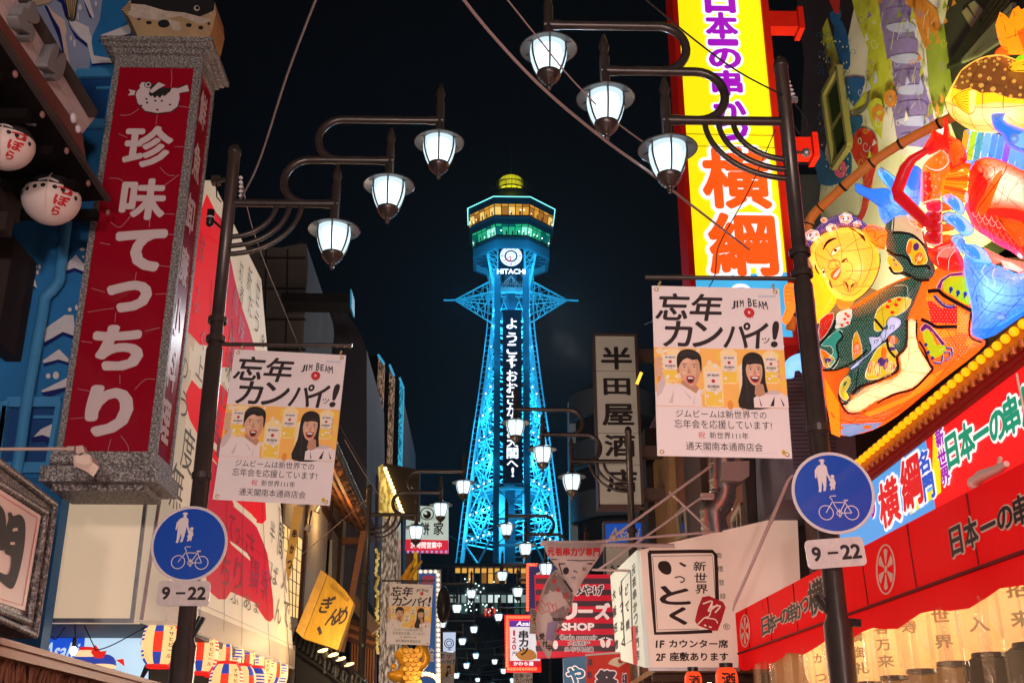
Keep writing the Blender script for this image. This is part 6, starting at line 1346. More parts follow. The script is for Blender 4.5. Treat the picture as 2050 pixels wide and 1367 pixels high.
for q in ([(1700, 850), (1800, 760), (1900, 640), (1930, 560)], [(1760, 850), (1850, 780), (1940, 690)], [(1680, 840), (1720, 850)], [(1870, 600), (1930, 620), (1950, 640)], [(1860, 660), (1900, 700), (1930, 720)], [(1840, 720), (1880, 760)], [(1900, 545), (1890, 640), (1920, 700)]): stroke(m, RB, q, .8, WIRE, .016, 4)
for q in ([(1660, 650), (1720, 640), (1800, 600), (1840, 560)], [(1670, 720), (1740, 690), (1810, 650)], [(1700, 620), (1710, 700), (1700, 780)], [(1760, 590), (1770, 660), (1760, 740)], [(1810, 570), (1815, 640)]): stroke(m, GB, q, .7, WIRE, .016, 4)
m.build('wire', t)
KN = Puff(pL, F4([(520, 560), (600, 480), (760, 350), (730, 210), (780, 190), (850, 190), (900, 110), (950, 100), (940, 20), (1000, -40), (1100, 0), (1090, 80), (970, 180), (940, 220), (860, 290), (780, 360), (640, 500), (560, 560)]), .05, 10, 3, 6, .24)
m = MB(); KN.body(m, LM('paper_lavender', (.72, .7, .95), .9), .08); stroke(m, KN, KN.P, 1.8, BRUSH, .004, 0, closed=True)
for q in ([(820, 270), (850, 230), (800, 240), (805, 275)], [(860, 170), (890, 230), (870, 290)], [(930, 90), (930, 180), (890, 260)], [(1010, 110), (1030, 70), (990, 70), (980, 110)], [(620, 500), (700, 430)]): stroke(m, KN, F4(q), 1.3, BRUSH, .006, 3)
m.build('knot', t)
SL = Puff(pL, [(1772, 462), (1776, 440), (1792, 425), (1803, 424), (1832, 440), (1850, 470), (1862, 510), (1872, 545), (1850, 562), (1800, 548), (1782, 520), (1774, 490)], .12, 24, 4, 8, .16)
m = MB(); SL.body(m, LGRN, .15); dots(m, SL, SL.P, 5.2, .6, LWHT, .004, 8); 
for p, mm in ((F5([(980, 240), (1000, 60), (1050, 20), (1130, 30), (1260, 130), (1300, 300), (1310, 360), (1200, 260), (1100, 230)]), LCRM), (F5([(1140, 60), (1180, 110), (1280, 140), (1300, 200), (1180, 150)]), LORG), (F5([(1130, 420), (1160, 310), (1250, 330), (1330, 450), (1340, 560), (1210, 590), (1170, 500)]), LYEL), (F5([(950, 480), (1050, 560), (1090, 640), (1000, 650), (920, 540)]), LYEL)): poly(m, SL, p, mm, .006, 3); stroke(m, SL, spl(p, 3, True), 1.0, LWHT, .0085, 0, closed=True)
for x, y, rx, ry, mm in ((1260, 510, 9, 12, LORG), (1160, 400, 5, 14, LORG), (1230, 390, 6, 8, LPUR), (1000, 580, 6, 3, LPUR)): ell(m, SL, *F5([(x, y)])[0], rx, ry, mm, .009, .2)
for q, w in (([(980, 240), (1080, 240), (1200, 270), (1310, 370)], 5), ([(1000, 60), (985, 240)], 2.5), ([(920, 420), (1000, 470), (1130, 500), (1200, 590), (1330, 590), (1380, 620)], 5), ([(950, 600), (1000, 670), (1120, 670), (1250, 740), (1370, 740)], 5)): stroke(m, SL, F5(q), w, BRUSH, .012, 3)
for q in ([(1225, 580), (1270, 470)], [(1225, 510), (1260, 500)], [(1300, 480), (1265, 530)]): stroke(m, SL, F5(q), .8, LWHT, .014)
m.build('sleeve', t)
ARM = Puff(pL, F5([(95, 620), (250, 660), (340, 800), (400, 930), (330, 1060), (190, 1200), (170, 970), (120, 780)]), .07, 16, 3, 8, .05)
m = MB(); ARM.body(m, LYEL, .1)
for q in ([(110, 650), (230, 670)], [(130, 820), (320, 800)], [(150, 940), (370, 910)], [(200, 640), (210, 940)], [(310, 800), (330, 1000)], [(180, 1010), (290, 1090)]): stroke(m, ARM, F5(q), .6, WIRE, .004)
m.build('arm', t)
NK = Puff(pL, F5([(395, 930), (560, 945), (550, 1010), (480, 1050), (420, 1035)]), .06, 12, 3, 7, .2); m = MB(); NK.body(m, LEAR, .12); m.build('chin', t)
HEAD = F5([(95, 490), (110, 400), (150, 330), (240, 255), (380, 200), (560, 185), (680, 250), (780, 350), (835, 450), (848, 540), (830, 640), (770, 770), (680, 880), (570, 960), (450, 960), (350, 885), (290, 800), (240, 700), (150, 610)])
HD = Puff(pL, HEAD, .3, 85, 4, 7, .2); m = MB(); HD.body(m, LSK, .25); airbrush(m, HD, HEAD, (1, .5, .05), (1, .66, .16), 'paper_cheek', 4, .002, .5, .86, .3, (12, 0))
head = m.build('head', t); bulbs(head, HD, [(1660, 525), (1705, 500), (1715, 560), (1680, 580)], 1.0, .2); m = MB()
for q in ([(120, 430), (300, 530), (420, 540)], [(200, 300), (330, 480), (390, 560)], [(390, 220), (440, 400), (450, 540)], [(550, 190), (600, 350), (650, 560), (640, 720), (560, 830)], [(680, 260), (770, 420), (750, 620), (660, 800)], [(440, 440), (560, 350), (700, 260)], [(450, 440), (620, 420), (830, 390)], [(480, 640), (700, 640), (840, 610)], [(450, 790), (600, 810), (760, 800)], [(170, 420), (190, 560), (260, 660)], [(440, 550), (540, 560), (560, 650), (510, 740), (420, 800), (330, 800)], [(440, 880), (560, 900), (660, 840)], [(290, 560), (350, 525), (420, 540), (440, 600)]): stroke(m, HD, F5(q), .75, WIRE, .006, 4)
for q, w, tp in (([(250, 420), (290, 350), (340, 315), (395, 298)], 5.5, True), ([(165, 570), (180, 630), (215, 680)], 3.5, True)): stroke(m, HD, F5(q), w, BRUSH, .008, 4, tp)
poly(m, HD, F5([(335, 482), (355, 430), (400, 395), (435, 380), (420, 420), (385, 460)]), LWHT, .007, 0, 3); ell(m, HD, *F5([(382, 428)])[0], 3.6, 3.2, LBRN, .01); ell(m, HD, *F5([(382, 428)])[0], 1.8, 1.8, BRUSH, .012); stroke(m, HD, F5([(333, 480), (352, 428), (400, 390), (438, 376)]), 1.3, BRUSH, .011, 3); stroke(m, HD, F5([(335, 484), (385, 465), (425, 420)]), .8, BRUSH, .011, 3)
poly(m, HD, F5([(243, 620), (262, 625), (272, 670), (268, 705), (250, 690)]), LWHT, .007, 0, 3); ell(m, HD, *F5([(256, 655)])[0], 2, 3, BRUSH, .01); stroke(m, HD, F5([(240, 615), (262, 618), (274, 670)]), 1.2, BRUSH, .011, 3)
stroke(m, HD, F5([(305, 590), (340, 540), (400, 530), (425, 560), (400, 600), (360, 620), (320, 625), (305, 590)]), 1.0, LDR, .009, 4); ell(m, HD, *F5([(390, 585)])[0], 2, 1.4, LDR, .01)
poly(m, HD, F5([(330, 690), (350, 650), (420, 600), (440, 640), (425, 700), (380, 740), (345, 725)]), LORG, .008, 3, 4); poly(m, HD, F5([(355, 715), (375, 670), (425, 612), (430, 640), (395, 700)]), LWHT, .011, 3, 4); stroke(m, HD, F5([(345, 720), (372, 668), (428, 608)]), 1, LDR, .013, 3)
for i in range(16): stroke(m, HD, F5([(440+i*2, 560-i*.5), (465+i*2.4, 525-i), (495+i*.8, 512+i*2.6)]), 1.3, LBRN, .009+.0001*i, 2, True)
for i in range(10): stroke(m, HD, F5([(318+i, 730+i*2), (318+i*2, 780), (345+i, 830)]), 1.3, LBRN, .009+.0001*i, 2, True)
for i in range(14): stroke(m, HD, F5([(470+i*2, 750+i), (500+i*1, 800), (520, 865)]), 1.5, LBRN, .009+.0001*i, 2, True); stroke(m, HD, F5([(605-i*3, 760+i*2), (575-i*2, 790), (530+i, 850)]), 1.2, LBRN, .0105+.0001*i, 2, True)
stroke(m, HD, F5([(465, 745), (500, 725), (560, 735), (605, 770), (600, 810), (530, 870), (480, 820), (465, 745)]), .8, LDR, .012, 3)
for i in range(20): stroke(m, HD, F5([(520+i*8, 190+i*4), (560+i*7, 195+i*6), (600+i*5, 225+i*6)]), 1.2, BRUSH, .008+.0001*i, 2, True)
stroke(m, HD, F5([(848, 460), (845, 600), (775, 780), (680, 890), (570, 968)]), 2, BRUSH, .004, 4)
m.build('painted_features', head)
SC5 = Puff(pL, F5([(68, 460), (80, 340), (150, 230), (260, 120), (400, 55), (540, 50), (640, 105), (715, 165), (680, 205), (560, 175), (400, 185), (250, 245), (150, 330), (105, 420), (95, 495)]), .16, 18, 3, 6, .25)
m = MB(); SC5.body(m, LPUR, .2); dots(m, SC5, SC5.P, 4.2, .6, LWHT, .004, 3)
for cx, cy, R in ((140, 270, 85), (490, 90, 80), (260, 110, 40), (340, 195, 65), (90, 410, 35), (610, 150, 50)):
    for k_, mm in ((1.0, LWHT), (.82, LORG), (.62, LWHT), (.5, LPUR), (.25, LWHT)):
        poly(m, SC5, F5([(cx+R*k_*math.cos(a+.3), cy+R*k_*.8*math.sin(a+.3)) for a in [2*math.pi*i/6 for i in range(6)]]), mm, .006+(1-k_)*.006, 0, 5)
stroke(m, SC5, F5([(95, 495), (110, 410), (155, 330), (250, 250), (400, 190), (560, 180), (680, 210)]), 2, BRUSH, .014, 3); m.build('headscarf', t)
EAR = Puff(pL, F5([(660, 205), (690, 165), (760, 155), (860, 180), (920, 225), (915, 330), (895, 410), (830, 410), (760, 350), (710, 280)]), .14, 18, 3, 6, .22)
m = MB(); EAR.body(m, LEAR, .2)
for q in ([(705, 230), (715, 190), (790, 180), (830, 210)], [(710, 240), (760, 215), (800, 240), (790, 300)], [(700, 290), (800, 370), (900, 410)], [(840, 215), (870, 200)], [(800, 330), (860, 280), (910, 270)]): stroke(m, EAR, F5(q), 1.3, WIRE, .006, 4)
m.build('ear', t)
FST = Puff(plY(9.6), [(1570, 575), (1578, 567), (1590, 570), (1592, 600), (1590, 625), (1575, 650), (1565, 640), (1572, 620), (1570, 600)], .05, 8, 3, 4); m = MB(); FST.body(m, LEAR, .06)
for i in range(4): stroke(m, FST, [(1571, 578+i*8), (1580, 576+i*8), (1590, 580+i*8)], .8, WIRE, .004, 3)
m.build('fist', t)
# --- green pattern blobs on the robe
m = MB()
for P_, bl in ((F7([(255, 390), (270, 320), (330, 285), (420, 280), (490, 300), (520, 480), (530, 580), (430, 540), (330, 470), (270, 440)]), F7([(180, 400), (230, 310), (330, 250), (450, 235), (470, 265), (330, 280), (250, 340), (230, 420)])), (F7([(35, 880), (80, 840), (140, 900), (180, 1000), (260, 1000), (290, 1040), (240, 1100), (160, 1140), (110, 1100), (60, 980)]), F7([(10, 830), (60, 770), (120, 800), (280, 990), (240, 1010), (140, 870), (80, 830), (30, 870)]))):
    S = Puff(pL, P_, .04, 12, 2, 7, .1); S.body(m, LLIM, .06); poly(m, RB, bl, LPUR, .012); stroke(m, RB, bl, 1, LWHT, .014, 0, closed=True)
for q, w in (([(160, 480), (230, 560), (300, 600), (380, 590)], 7), ([(150, 1180), (230, 1190), (250, 1110)], 5), ([(270, 1170), (320, 1130), (320, 1080), (260, 1080)], 4.5), ([(350, 1110), (340, 1040), (280, 1030)], 4.5)): stroke(m, RB, F7(q), w, LNVY, .012, 4); stroke(m, RB, F7([(x+8, y-6) for x, y in q]), 1, LWHT, .014, 4)
for x, y in ((70, 1000), (95, 1080), (140, 1140)): ell(m, RB, *F7([(x, y)])[0], 3.5, 4, LNVY, .05, .3)
for x, y in ((335, 415), (410, 450), (485, 465)): ell(m, RB, *F7([(x, y)])[0], 4, 5, LNVY, .15); stroke(m, RB, F7([(x, y), (x-10, y+45)]), 3.5, LNVY, .15)
for q, w in (([(90, 440), (200, 430), (260, 480), (400, 560), (550, 640)], 8), ([(20, 730), (110, 770), (180, 810), (300, 810), (400, 810)], 7), ([(550, 640), (530, 900), (660, 975)], 3.5), ([(0, 960), (60, 1060), (120, 1240)], 4)): stroke(m, RB, F7(q), w, BRUSH, .17 if q[0][0] == 90 else .02, 4)
m.build('leaf_pattern', t)
# --- blue hands
def hand(label, palm, fingers, H, nails, lines):
    t = thing('hand_lantern', label, 'lantern figure', pL.hit(*palm[0]), G5); m = MB(); S = Puff(pL, palm, H, 34, 4, 9, .16); S.body(m, LBL1, .15); airbrush(m, S, palm, (.05, .27, .8), (.42, .72, 1), 'paper_palm', 5, .002, .5, .93, .3)
    bulbs(m.build('palm', t), S, [(sum(q[0] for q in palm)/len(palm), sum(q[1] for q in palm)/len(palm)), (palm[0][0]*.5+palm[len(palm)//2][0]*.5, palm[0][1]*.3+palm[len(palm)//2][1]*.7)], .7)
    for P_, nl in zip(fingers, nails):
        m = MB(); Fg = Puff(pL, P_, H*.75, 13, 4, 7, .22); Fg.body(m, LBL3 if nl else LBL2, .15)
        cx = sum(p[0] for p in P_)/len(P_); cy = sum(p[1] for p in P_)/len(P_)
        sh = [(cx+(x-cx)*.55, cy+(y-cy)*.72) for x, y in Fg.P[::3]]; poly(m, Fg, sh, LBL2, .004)
        if nl: ell(m, Fg, nl[0], nl[1], nl[2], nl[3], LGRY, .008, nl[4] if len(nl) > 4 else 0)
        stroke(m, Fg, Fg.P, .9, WIREB, .003, 0, closed=True); m.build('finger', t)
    m = MB()
    for q in lines: stroke(m, S, q, .9, WIREB, .006, 4)
    m.build('wire', t); return t, S
F6a = lambda p: zc(p, 1600, 0, 3.038)
hand('pale blue paper lantern hand reaching up behind the man, left of the lobster', F6a([(480, 1200), (560, 1140), (640, 1030), (700, 1020), (750, 1090), (730, 1250), (640, 1330), (560, 1367), (500, 1340)]),
     [F6a([(340, 1130), (360, 1118), (440, 1150), (540, 1150), (560, 1240), (500, 1260), (420, 1210), (350, 1170)]), F6a([(475, 1045), (500, 1025), (560, 1060), (620, 1120), (600, 1190), (560, 1160), (490, 1080)]), F6a([(640, 1060), (690, 1010), (740, 1030), (750, 1100), (700, 1180), (640, 1130)])], .12,
     [None, (1766, 341, 5, 6), None], [F6a([(500, 1180), (600, 1260), (700, 1240)]), F6a([(560, 1130), (640, 1200), (720, 1200)]), F6a([(520, 1260), (560, 1330)]), F6a([(620, 1100), (700, 1160)])])
_, HS = hand('big blue paper lantern hand clutching the red fish at the right edge', F7([(460, 150), (480, 60), (580, 60), (700, 110), (800, 160), (900, 190), (1040, 250), (1150, 180), (1200, 400), (1200, 600), (1110, 650), (900, 780), (760, 870), (680, 940), (560, 900), (545, 820), (560, 700), (540, 560), (510, 420), (480, 280)]),
     [F6([(395, 640), (405, 590), (470, 580), (540, 640), (560, 700), (540, 740), (450, 690)]), F6([(385, 770), (400, 730), (470, 720), (570, 770), (630, 860), (560, 900), (470, 830)]), F6([(445, 940), (470, 890), (540, 890), (560, 950), (640, 960), (720, 1010), (760, 1100), (640, 1090), (540, 1020), (480, 990)])], .16,
     [(1900, 393, 8, 5, .1), (1892, 438, 6, 7), (1915, 484, 8, 9, .2)], [F7([(530, 180), (640, 330), (800, 450), (960, 490), (1100, 470)]), F7([(550, 520), (600, 380), (700, 250), (820, 170)]), F7([(560, 780), (680, 640), (830, 460), (1000, 240)]), F7([(610, 550), (600, 490), (650, 490), (690, 540), (740, 560)]), F7([(660, 560), (680, 620), (760, 650), (860, 665)]), F7([(700, 900), (900, 700), (1100, 480)]), F7([(780, 550), (950, 590), (1100, 575)])])
m = MB(); poly(m, HS, F7([(560, 900), (545, 830), (700, 830), (850, 800), (1100, 640), (1100, 690), (800, 900), (680, 940)]), LBL2, .004); ell(m, HS, *F7([(865, 705)])[0], 13, 8, LGRY, .006); ell(m, HS, *F7([(860, 712)])[0], 8, 4, LBL3, .008)
for q in ([(700, 160), (660, 230), (720, 320), (710, 390)], [(800, 190), (770, 270), (800, 340), (770, 410)]): stroke(m, HS, F7(q), 1.1, LWHT, .008, 4)
o = m.build('painted_marks', _)
# rainbow cloth behind
t = thing('striped_cloth_lantern', 'rainbow striped cloth of the lantern display between lobster and puffer fish', 'lantern figure', pL.hit(1960, 300), G5)
m = MB(); cols = (LORG2, LLIM, LGR2, LBL1, LBL2, LBL2, LM('paper_violet', (.3, .12, .75), .8), LBL1)
S = Puff(pL, F6([(550, 170), (570, 110), (760, 130), (960, 230), (1010, 420), (560, 400), (540, 230)]), .05, 20, 2, 12, .04); S.body(m, LBL1, .1)
for i, c in enumerate(cols):
    x = 555+i*52; poly(m, S, F6([(x, 115+i*8), (x+46, 115+i*8), (x+6, 330+i*6), (x-40, 330+i*6)]), c, .005); stroke(m, S, F6([(x+49, 115+i*8), (x+9, 330+i*6)]), 1.4, LWHT, .008)
for q in ([(640, 130), (760, 320), (830, 330)], [(560, 300), (660, 200), (700, 130)]): stroke(m, S, F6(q), .7, WIREB, .009)
bulbs(m.build('cloth', t), S, [(1960, 285), (2000, 310)], .7, -.05)
# --- lobster
t = thing('lobster_lantern', 'red paper lantern of a spiny lobster standing upright beside the smiling man', 'lantern figure', pL.hit(1880, 530), G5)
m = MB(); S = Puff(pL, F6([(250, 380), (330, 300), (420, 260), (450, 400), (420, 470), (400, 560), (370, 620), (310, 640), (245, 660), (235, 520)]), .2, 22, 4, 7, .3); S.body(m, LORG, .2)
poly(m, S, F6([(255, 640), (250, 420), (300, 420), (320, 560), (300, 630)]), LRED, .004); poly(m, S, F6([(330, 640), (380, 560), (400, 480), (420, 470), (400, 570), (370, 620)]), LORG2, .004)
for q in ([(265, 375), (300, 400), (370, 410), (430, 370), (440, 320), (395, 265)], [(240, 655), (310, 635), (370, 625)]): stroke(m, S, F6(q), 3, LWHT, .006, 4); stroke(m, S, F6([(x+5, y+8) for x, y in q]), 1.3, BRUSH, .007, 4)
for x, y in ((270, 450), (300, 470), (335, 450), (370, 470), (270, 520), (315, 520), (345, 530), (280, 580), (330, 590), (350, 330), (380, 350), (400, 310)): stroke(m, S, F6([(x-5, y+12), (x, y-6), (x+6, y+12)]), .9, LWHT, .008)
bulbs(m.build('carapace', t), S, [(1870, 345), (1865, 375)], .9, .3)
m = MB(); S = Puff(pL, F6([(250, 250), (300, 170), (330, 110), (400, 150), (405, 40), (430, 30), (455, 150), (520, 190), (570, 270), (575, 340), (530, 370), (450, 400), (440, 300), (380, 260), (300, 300)]), .16, 20, 2, 7, .34); S.body(m, LRED, .2)
poly(m, S, F6([(410, 150), (405, 50), (420, 35), (440, 120)]), LDR, .004); poly(m, S, F6([(440, 200), (520, 200), (560, 280), (540, 350), (470, 380)]), LORG, .004)
poly(m, S, F6([(255, 245), (300, 175), (340, 240), (300, 290)]), LDR, .005)
for q in ([(325, 120), (420, 180), (440, 200)], [(440, 170), (520, 260), (660, 325)], [(470, 200), (480, 360)]): stroke(m, S, F6(q), .9, WIRE, .007)
m.build('head', t)
for i, (a, b, c_) in enumerate((((570, 405), (560, 440), (430, 460)), ((580, 470), (520, 480), (420, 480)), ((570, 520), (500, 520), (410, 510)), ((560, 580), (490, 560), (400, 540)), ((565, 625), (480, 600), (390, 570)), ((590, 385), (540, 370), (450, 420)))):
    m = MB(); m.tube([pL.hit(*p, .22) for p in F6([a, b, c_])], .035, LORG if i % 2 else LORG2, 8); stroke(m, pL, F6([(a[0], a[1]-6), (b[0], b[1]-6), (c_[0], c_[1]-6)]), 1, BRUSH, .262); m.build('leg', t)
m = MB(); m.tube([pL.hit(x, y, .5) for x, y in F6([(290, 255), (170, 330), (120, 400), (60, 560), (70, 600), (280, 800)])], [.03, .045, .06, .06, .06, .05], LDR, 8); m.build('claw_arm', t)
seg = ((640, 720, 62, 46, LDR), (720, 800, 60, 46, LDR), (790, 880, 58, 46, LDR), (870, 960, 60, 50, LDR))
for i, (ya_, yb2, rx, ry, mm) in enumerate(seg):
    m = MB(); y = (ya_+yb2)/2; S = Puff(pL, F6([(280-i*3, ya_), (330, ya_-14), (385, ya_), (392, y), (385, yb2), (300, yb2), (272-i*2, y)]), .12, 13, 3, 7, .3); S.body(m, LDR if i else LM('paper_magenta', (.7, .01, .08), .8), .15)
    stroke(m, S, F6([(290, yb2-6), (340, yb2+4), (385, yb2-12), (388, ya_+20)]), 2.2, LWHT, .006, 3); stroke(m, S, F6([(285, yb2), (345, yb2+12), (390, yb2-6)]), 1.2, BRUSH, .007, 3); m.build('tail_segment', t)
    m = MB(); S = Puff(pL, F6([(388, y-25), (470, y-20), (475, y+15), (388, y+30)]), .05, 8, 2, 6, .24); S.body(m, LORG, .1); stroke(m, S, S.P, 1, BRUSH, .004, 0, closed=True); m.build('swimmeret', t)
m = MB(); S = Puff(pL, F6([(250, 830), (290, 980), (380, 960), (470, 920), (510, 1000), (545, 1060), (548, 1150), (460, 1160), (360, 1130), (300, 1060), (280, 980), (255, 900)]), .15, 22, 3, 8, .26); S.body(m, LRED, .15); poly(m, S, F6([(360, 980), (480, 950), (500, 1010), (430, 1060), (360, 1050)]), LPK, .004)
for q in ([(360, 1110), (350, 1050), (400, 990), (480, 980)], [(430, 1150), (440, 1060), (480, 1000)]): stroke(m, S, F6(q), 2, BRUSH, .008, 4); stroke(m, S, F6([(x+6, y) for x, y in q]), 1.3, LWHT, .009, 4)
m.build('tail_fan', t)
# --- sea bream
t = thing('red_fish_lantern', 'red and white paper lantern of a big sea bream held in blue hands', 'lantern figure', pL.hit(1990, 520), G5)
FP = F6([(575, 600), (590, 470), (605, 400), (660, 330), (740, 315), (860, 350), (960, 400), (1100, 480), (1200, 700), (1200, 1000), (1080, 1010), (1000, 1070), (900, 1010), (800, 960), (700, 890), (620, 830), (580, 740), (560, 680)])
S = Puff(pL, FP, .32, 70, 4, 10, .3); m = MB(); S.body(m, LRED, .2)
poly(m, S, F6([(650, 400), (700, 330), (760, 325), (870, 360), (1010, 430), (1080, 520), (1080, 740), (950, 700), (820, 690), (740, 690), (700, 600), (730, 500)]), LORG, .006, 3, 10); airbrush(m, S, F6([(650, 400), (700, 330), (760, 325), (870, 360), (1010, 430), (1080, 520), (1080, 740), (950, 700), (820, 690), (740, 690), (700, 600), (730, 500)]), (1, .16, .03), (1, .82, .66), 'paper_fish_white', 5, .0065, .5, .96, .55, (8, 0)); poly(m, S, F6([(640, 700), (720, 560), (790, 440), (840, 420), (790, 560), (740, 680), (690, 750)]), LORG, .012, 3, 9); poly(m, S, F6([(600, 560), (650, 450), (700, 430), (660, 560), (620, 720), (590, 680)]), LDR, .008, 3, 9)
poly(m, S, F6([(650, 860), (760, 930), (900, 1010), (1000, 1060), (960, 1000), (800, 900), (700, 840)]), LM('paper_magenta2', (.8, .01, .12), .85), .008, 0, 9)
fb = m.build('body', t); bulbs(fb, S, [(1960, 390), (2000, 430), (1990, 480), (2035, 520), (2040, 420)], 1.1, .3); m = MB()
for r in range(7):
    for c_ in range(11):
        x = 640+c_*48+(r % 2)*24+r*6; y = 720+r*44+c_*14
        if inside(*F6([(x, y+20)])[0], S.P) and dist_edge(*F6([(x, y+20)])[0], S.P) > 6: stroke(m, S, F6([(x-22, y), (x-14, y+26), (x, y+34), (x+14, y+26), (x+22, y)]), .9, LPK if r > 1 else LWHT, .014, 2); stroke(m, S, F6([(x-18, y+8), (x, y+40), (x+18, y+8)]), .6, WIRE, .013, 2)
for q, w in (([(655, 340), (610, 370), (680, 445), (695, 410), (660, 345)], 1.6), ([(660, 690), (770, 540), (850, 430), (870, 375)], 2), ([(640, 600), (700, 510), (780, 445), (775, 385)], 1.5), ([(640, 470), (660, 455), (630, 560)], 1), ([(870, 640), (900, 560), (960, 500)], .8), ([(880, 380), (820, 640), (760, 700)], .8), ([(740, 500), (860, 600), (1000, 720)], .8)): stroke(m, S, F6(q), w, BRUSH, .016, 3)
ell(m, S, *F6([(572, 612)])[0], 4, 11, LWHT, .02); ell(m, S, *F6([(572, 614)])[0], 2.6, 6, BRUSH, .024)
m.build('painted_scales', fb)
m = MB(); S2 = Puff(pL, F6([(780, 740), (830, 760), (980, 790), (1000, 860), (990, 980), (900, 900), (820, 800)]), .04, 10, 2, 8, .66); S2.body(m, LORG, .06)
for i in range(7): stroke(m, S2, F6([(800+i*3, 750+i*6), (985-i*2, 800+i*26)]), .9, BRUSH, .006)
m.build('side_fin', t)
m = MB(); S2 = Puff(pL, F6([(700, 980), (860, 1060), (1000, 1090), (1010, 1160), (960, 1180), (930, 1140), (855, 1145), (830, 1090), (770, 1110), (740, 1050)]), .04, 8, 0, 8, .46); S2.body(m, LPK, .06); poly(m, S2, F6([(760, 1060), (830, 1080), (850, 1130), (960, 1165), (1000, 1150), (900, 1090)]), LWHT, .006)
for i in range(9): stroke(m, S2, F6([(720+i*32, 1000+i*11), (770+i*28, 1100+i*8)]), .7, WIRE, .008)
m.build('belly_fin', t)
# --- puffer
t = thing('puffer_fish_lantern', 'big round puffer fish lantern with brown spotted back at the upper right edge', 'lantern figure', pL.hit(1980, 260), G5)
PP = F8([(195, 930), (215, 860), (260, 770), (340, 640), (450, 560), (560, 515), (700, 500), (830, 540), (1000, 600), (1100, 900), (1000, 1150), (800, 1200), (600, 1215), (440, 1190), (330, 1130), (240, 1050)])
S = Puff(pL, PP, .45, 70, 4, 9, .3); m = MB(); S.body(m, LTAN, .2); airbrush(m, S, F8([(200, 940), (300, 960), (480, 960), (640, 930), (900, 950), (1060, 920), (1000, 1140), (800, 1190), (600, 1200), (440, 1175), (330, 1115), (250, 1040)]), (1, .62, .2), (1, .78, .5), 'paper_belly', 4, .002, .5, 1.0, .5)
poly(m, S, F8([(262, 800), (340, 650), (450, 570), (560, 525), (700, 510), (830, 550), (980, 610), (1060, 900), (900, 905), (760, 890), (640, 845), (520, 850), (420, 800), (340, 830)]), LBRN, .006, 0, 8); poly(m, S, F8([(225, 900), (262, 800), (340, 830), (420, 805), (520, 850), (640, 848), (760, 892), (900, 908), (1060, 900), (900, 950), (640, 930), (480, 960), (300, 900)]), LYEL, .004, 0, 8)
rnd = random.Random(6)
for x, y, r in ((520, 780, 5.5), (628, 815, 5.8), (510, 692, 4.5), (415, 682, 4.5), (595, 718, 5), (725, 715, 4.5), (820, 742, 4.5), (430, 778, 3.8), (395, 740, 3.6), (350, 755, 3), (345, 700, 3), (415, 628, 2.6), (550, 612, 3.4), (640, 640, 3.6), (740, 635, 3.2), (690, 860, 3.8), (790, 878, 4), (875, 868, 3.8), (880, 800, 3.4), (535, 830, 3), (325, 828, 3), (285, 790, 2.6), (490, 565, 3), (560, 560, 3.6), (595, 525, 3), (640, 560, 3), (685, 540, 3), (670, 590, 3.4), (750, 795, 3), (780, 580, 2.6), (500, 590, 2.6), (770, 550, 2.6)): ell(m, S, *F8([(x, y)])[0], r, r*.85, LTAN, .012, -.4, 12)
for q, w in (([(300, 730), (420, 735), (600, 770), (780, 800), (1000, 860)], 1.6), ([(400, 810), (480, 640), (560, 520)], 1), ([(530, 960), (540, 840), (600, 720), (700, 570)], 1.5), ([(720, 980), (730, 860), (800, 700)], 1.7), ([(200, 930), (300, 970), (520, 980), (720, 980), (950, 960)], 1), ([(255, 960), (270, 1060), (340, 1130)], .8), ([(400, 1040), (450, 1150), (500, 1200)], .8), ([(530, 970), (540, 1080), (640, 1190)], .9), ([(725, 980), (740, 1050), (830, 1120)], .9), ([(280, 1090), (420, 1140), (600, 1140), (800, 1080)], .7)): stroke(m, S, F8(q), w, LBRN if w > 1.3 else WIRE, .014, 4)
bulbs(m.build('body', t), S, [(1930, 190), (1980, 170), (1980, 225), (2030, 210)], .9, .35)
m = MB(); S2 = Puff(pL, F8([(258, 905), (320, 850), (410, 820), (480, 820), (485, 920), (450, 1030), (400, 1040), (330, 990), (270, 950)]), .05, 10, 2, 7, .7); S2.body(m, LYEL, .06); poly(m, S2, F8([(415, 825), (478, 822), (480, 920), (450, 1028), (410, 1035)]), LCRM, .006); stroke(m, S2, S2.P, 1.3, BRUSH, .007, 0, closed=True)
for i in range(7): stroke(m, S2, F8([(270+i*5, 895+i*10), (405, 840+i*30)]), 1, BRUSH, .008)
m.build('side_fin', t)
m = MB(); S2 = Puff(pL, F8([(770, 620), (800, 580), (911, 540), (1000, 540), (1000, 650), (880, 660), (800, 650)]), .05, 10, 2, 7, .72); S2.body(m, LYEL, .06)
for i in range(5): stroke(m, S2, F8([(775, 610+i*8), (950, 560+i*22)]), 1.6, BRUSH, .008)
m.build('back_fin', t)
t = thing('blue_fish_lantern', 'small blue paper lantern of a tail fin and sleeve under the puffer fish', 'lantern figure', pL.hit(2030, 330), G5)
m = MB(); S2 = Puff(pL, F8([(610, 1060), (640, 1035), (740, 1035), (720, 1090), (800, 1140), (911, 1180), (1000, 1180), (1000, 1420), (900, 1400), (760, 1330), (720, 1240), (640, 1180)]), .1, 14, 2, 8, .72); S2.body(m, LBL2, .1); poly(m, S2, F8([(620, 1065), (650, 1042), (730, 1040), (690, 1090), (660, 1120)]), LGRY, .006); poly(m, S2, F8([(800, 1260), (911, 1200), (980, 1220), (980, 1350), (880, 1350), (820, 1320)]), LBL3, .006); ell(m, S2, *F8([(825, 1265)])[0], 9, 11, LGRY, .008); m.build('body', t)
t = thing('maple_leaf_lantern', 'orange leaf shaped paper lantern above the puffer fish at the top right', 'lantern figure', pL.hit(2030, 110), G5)
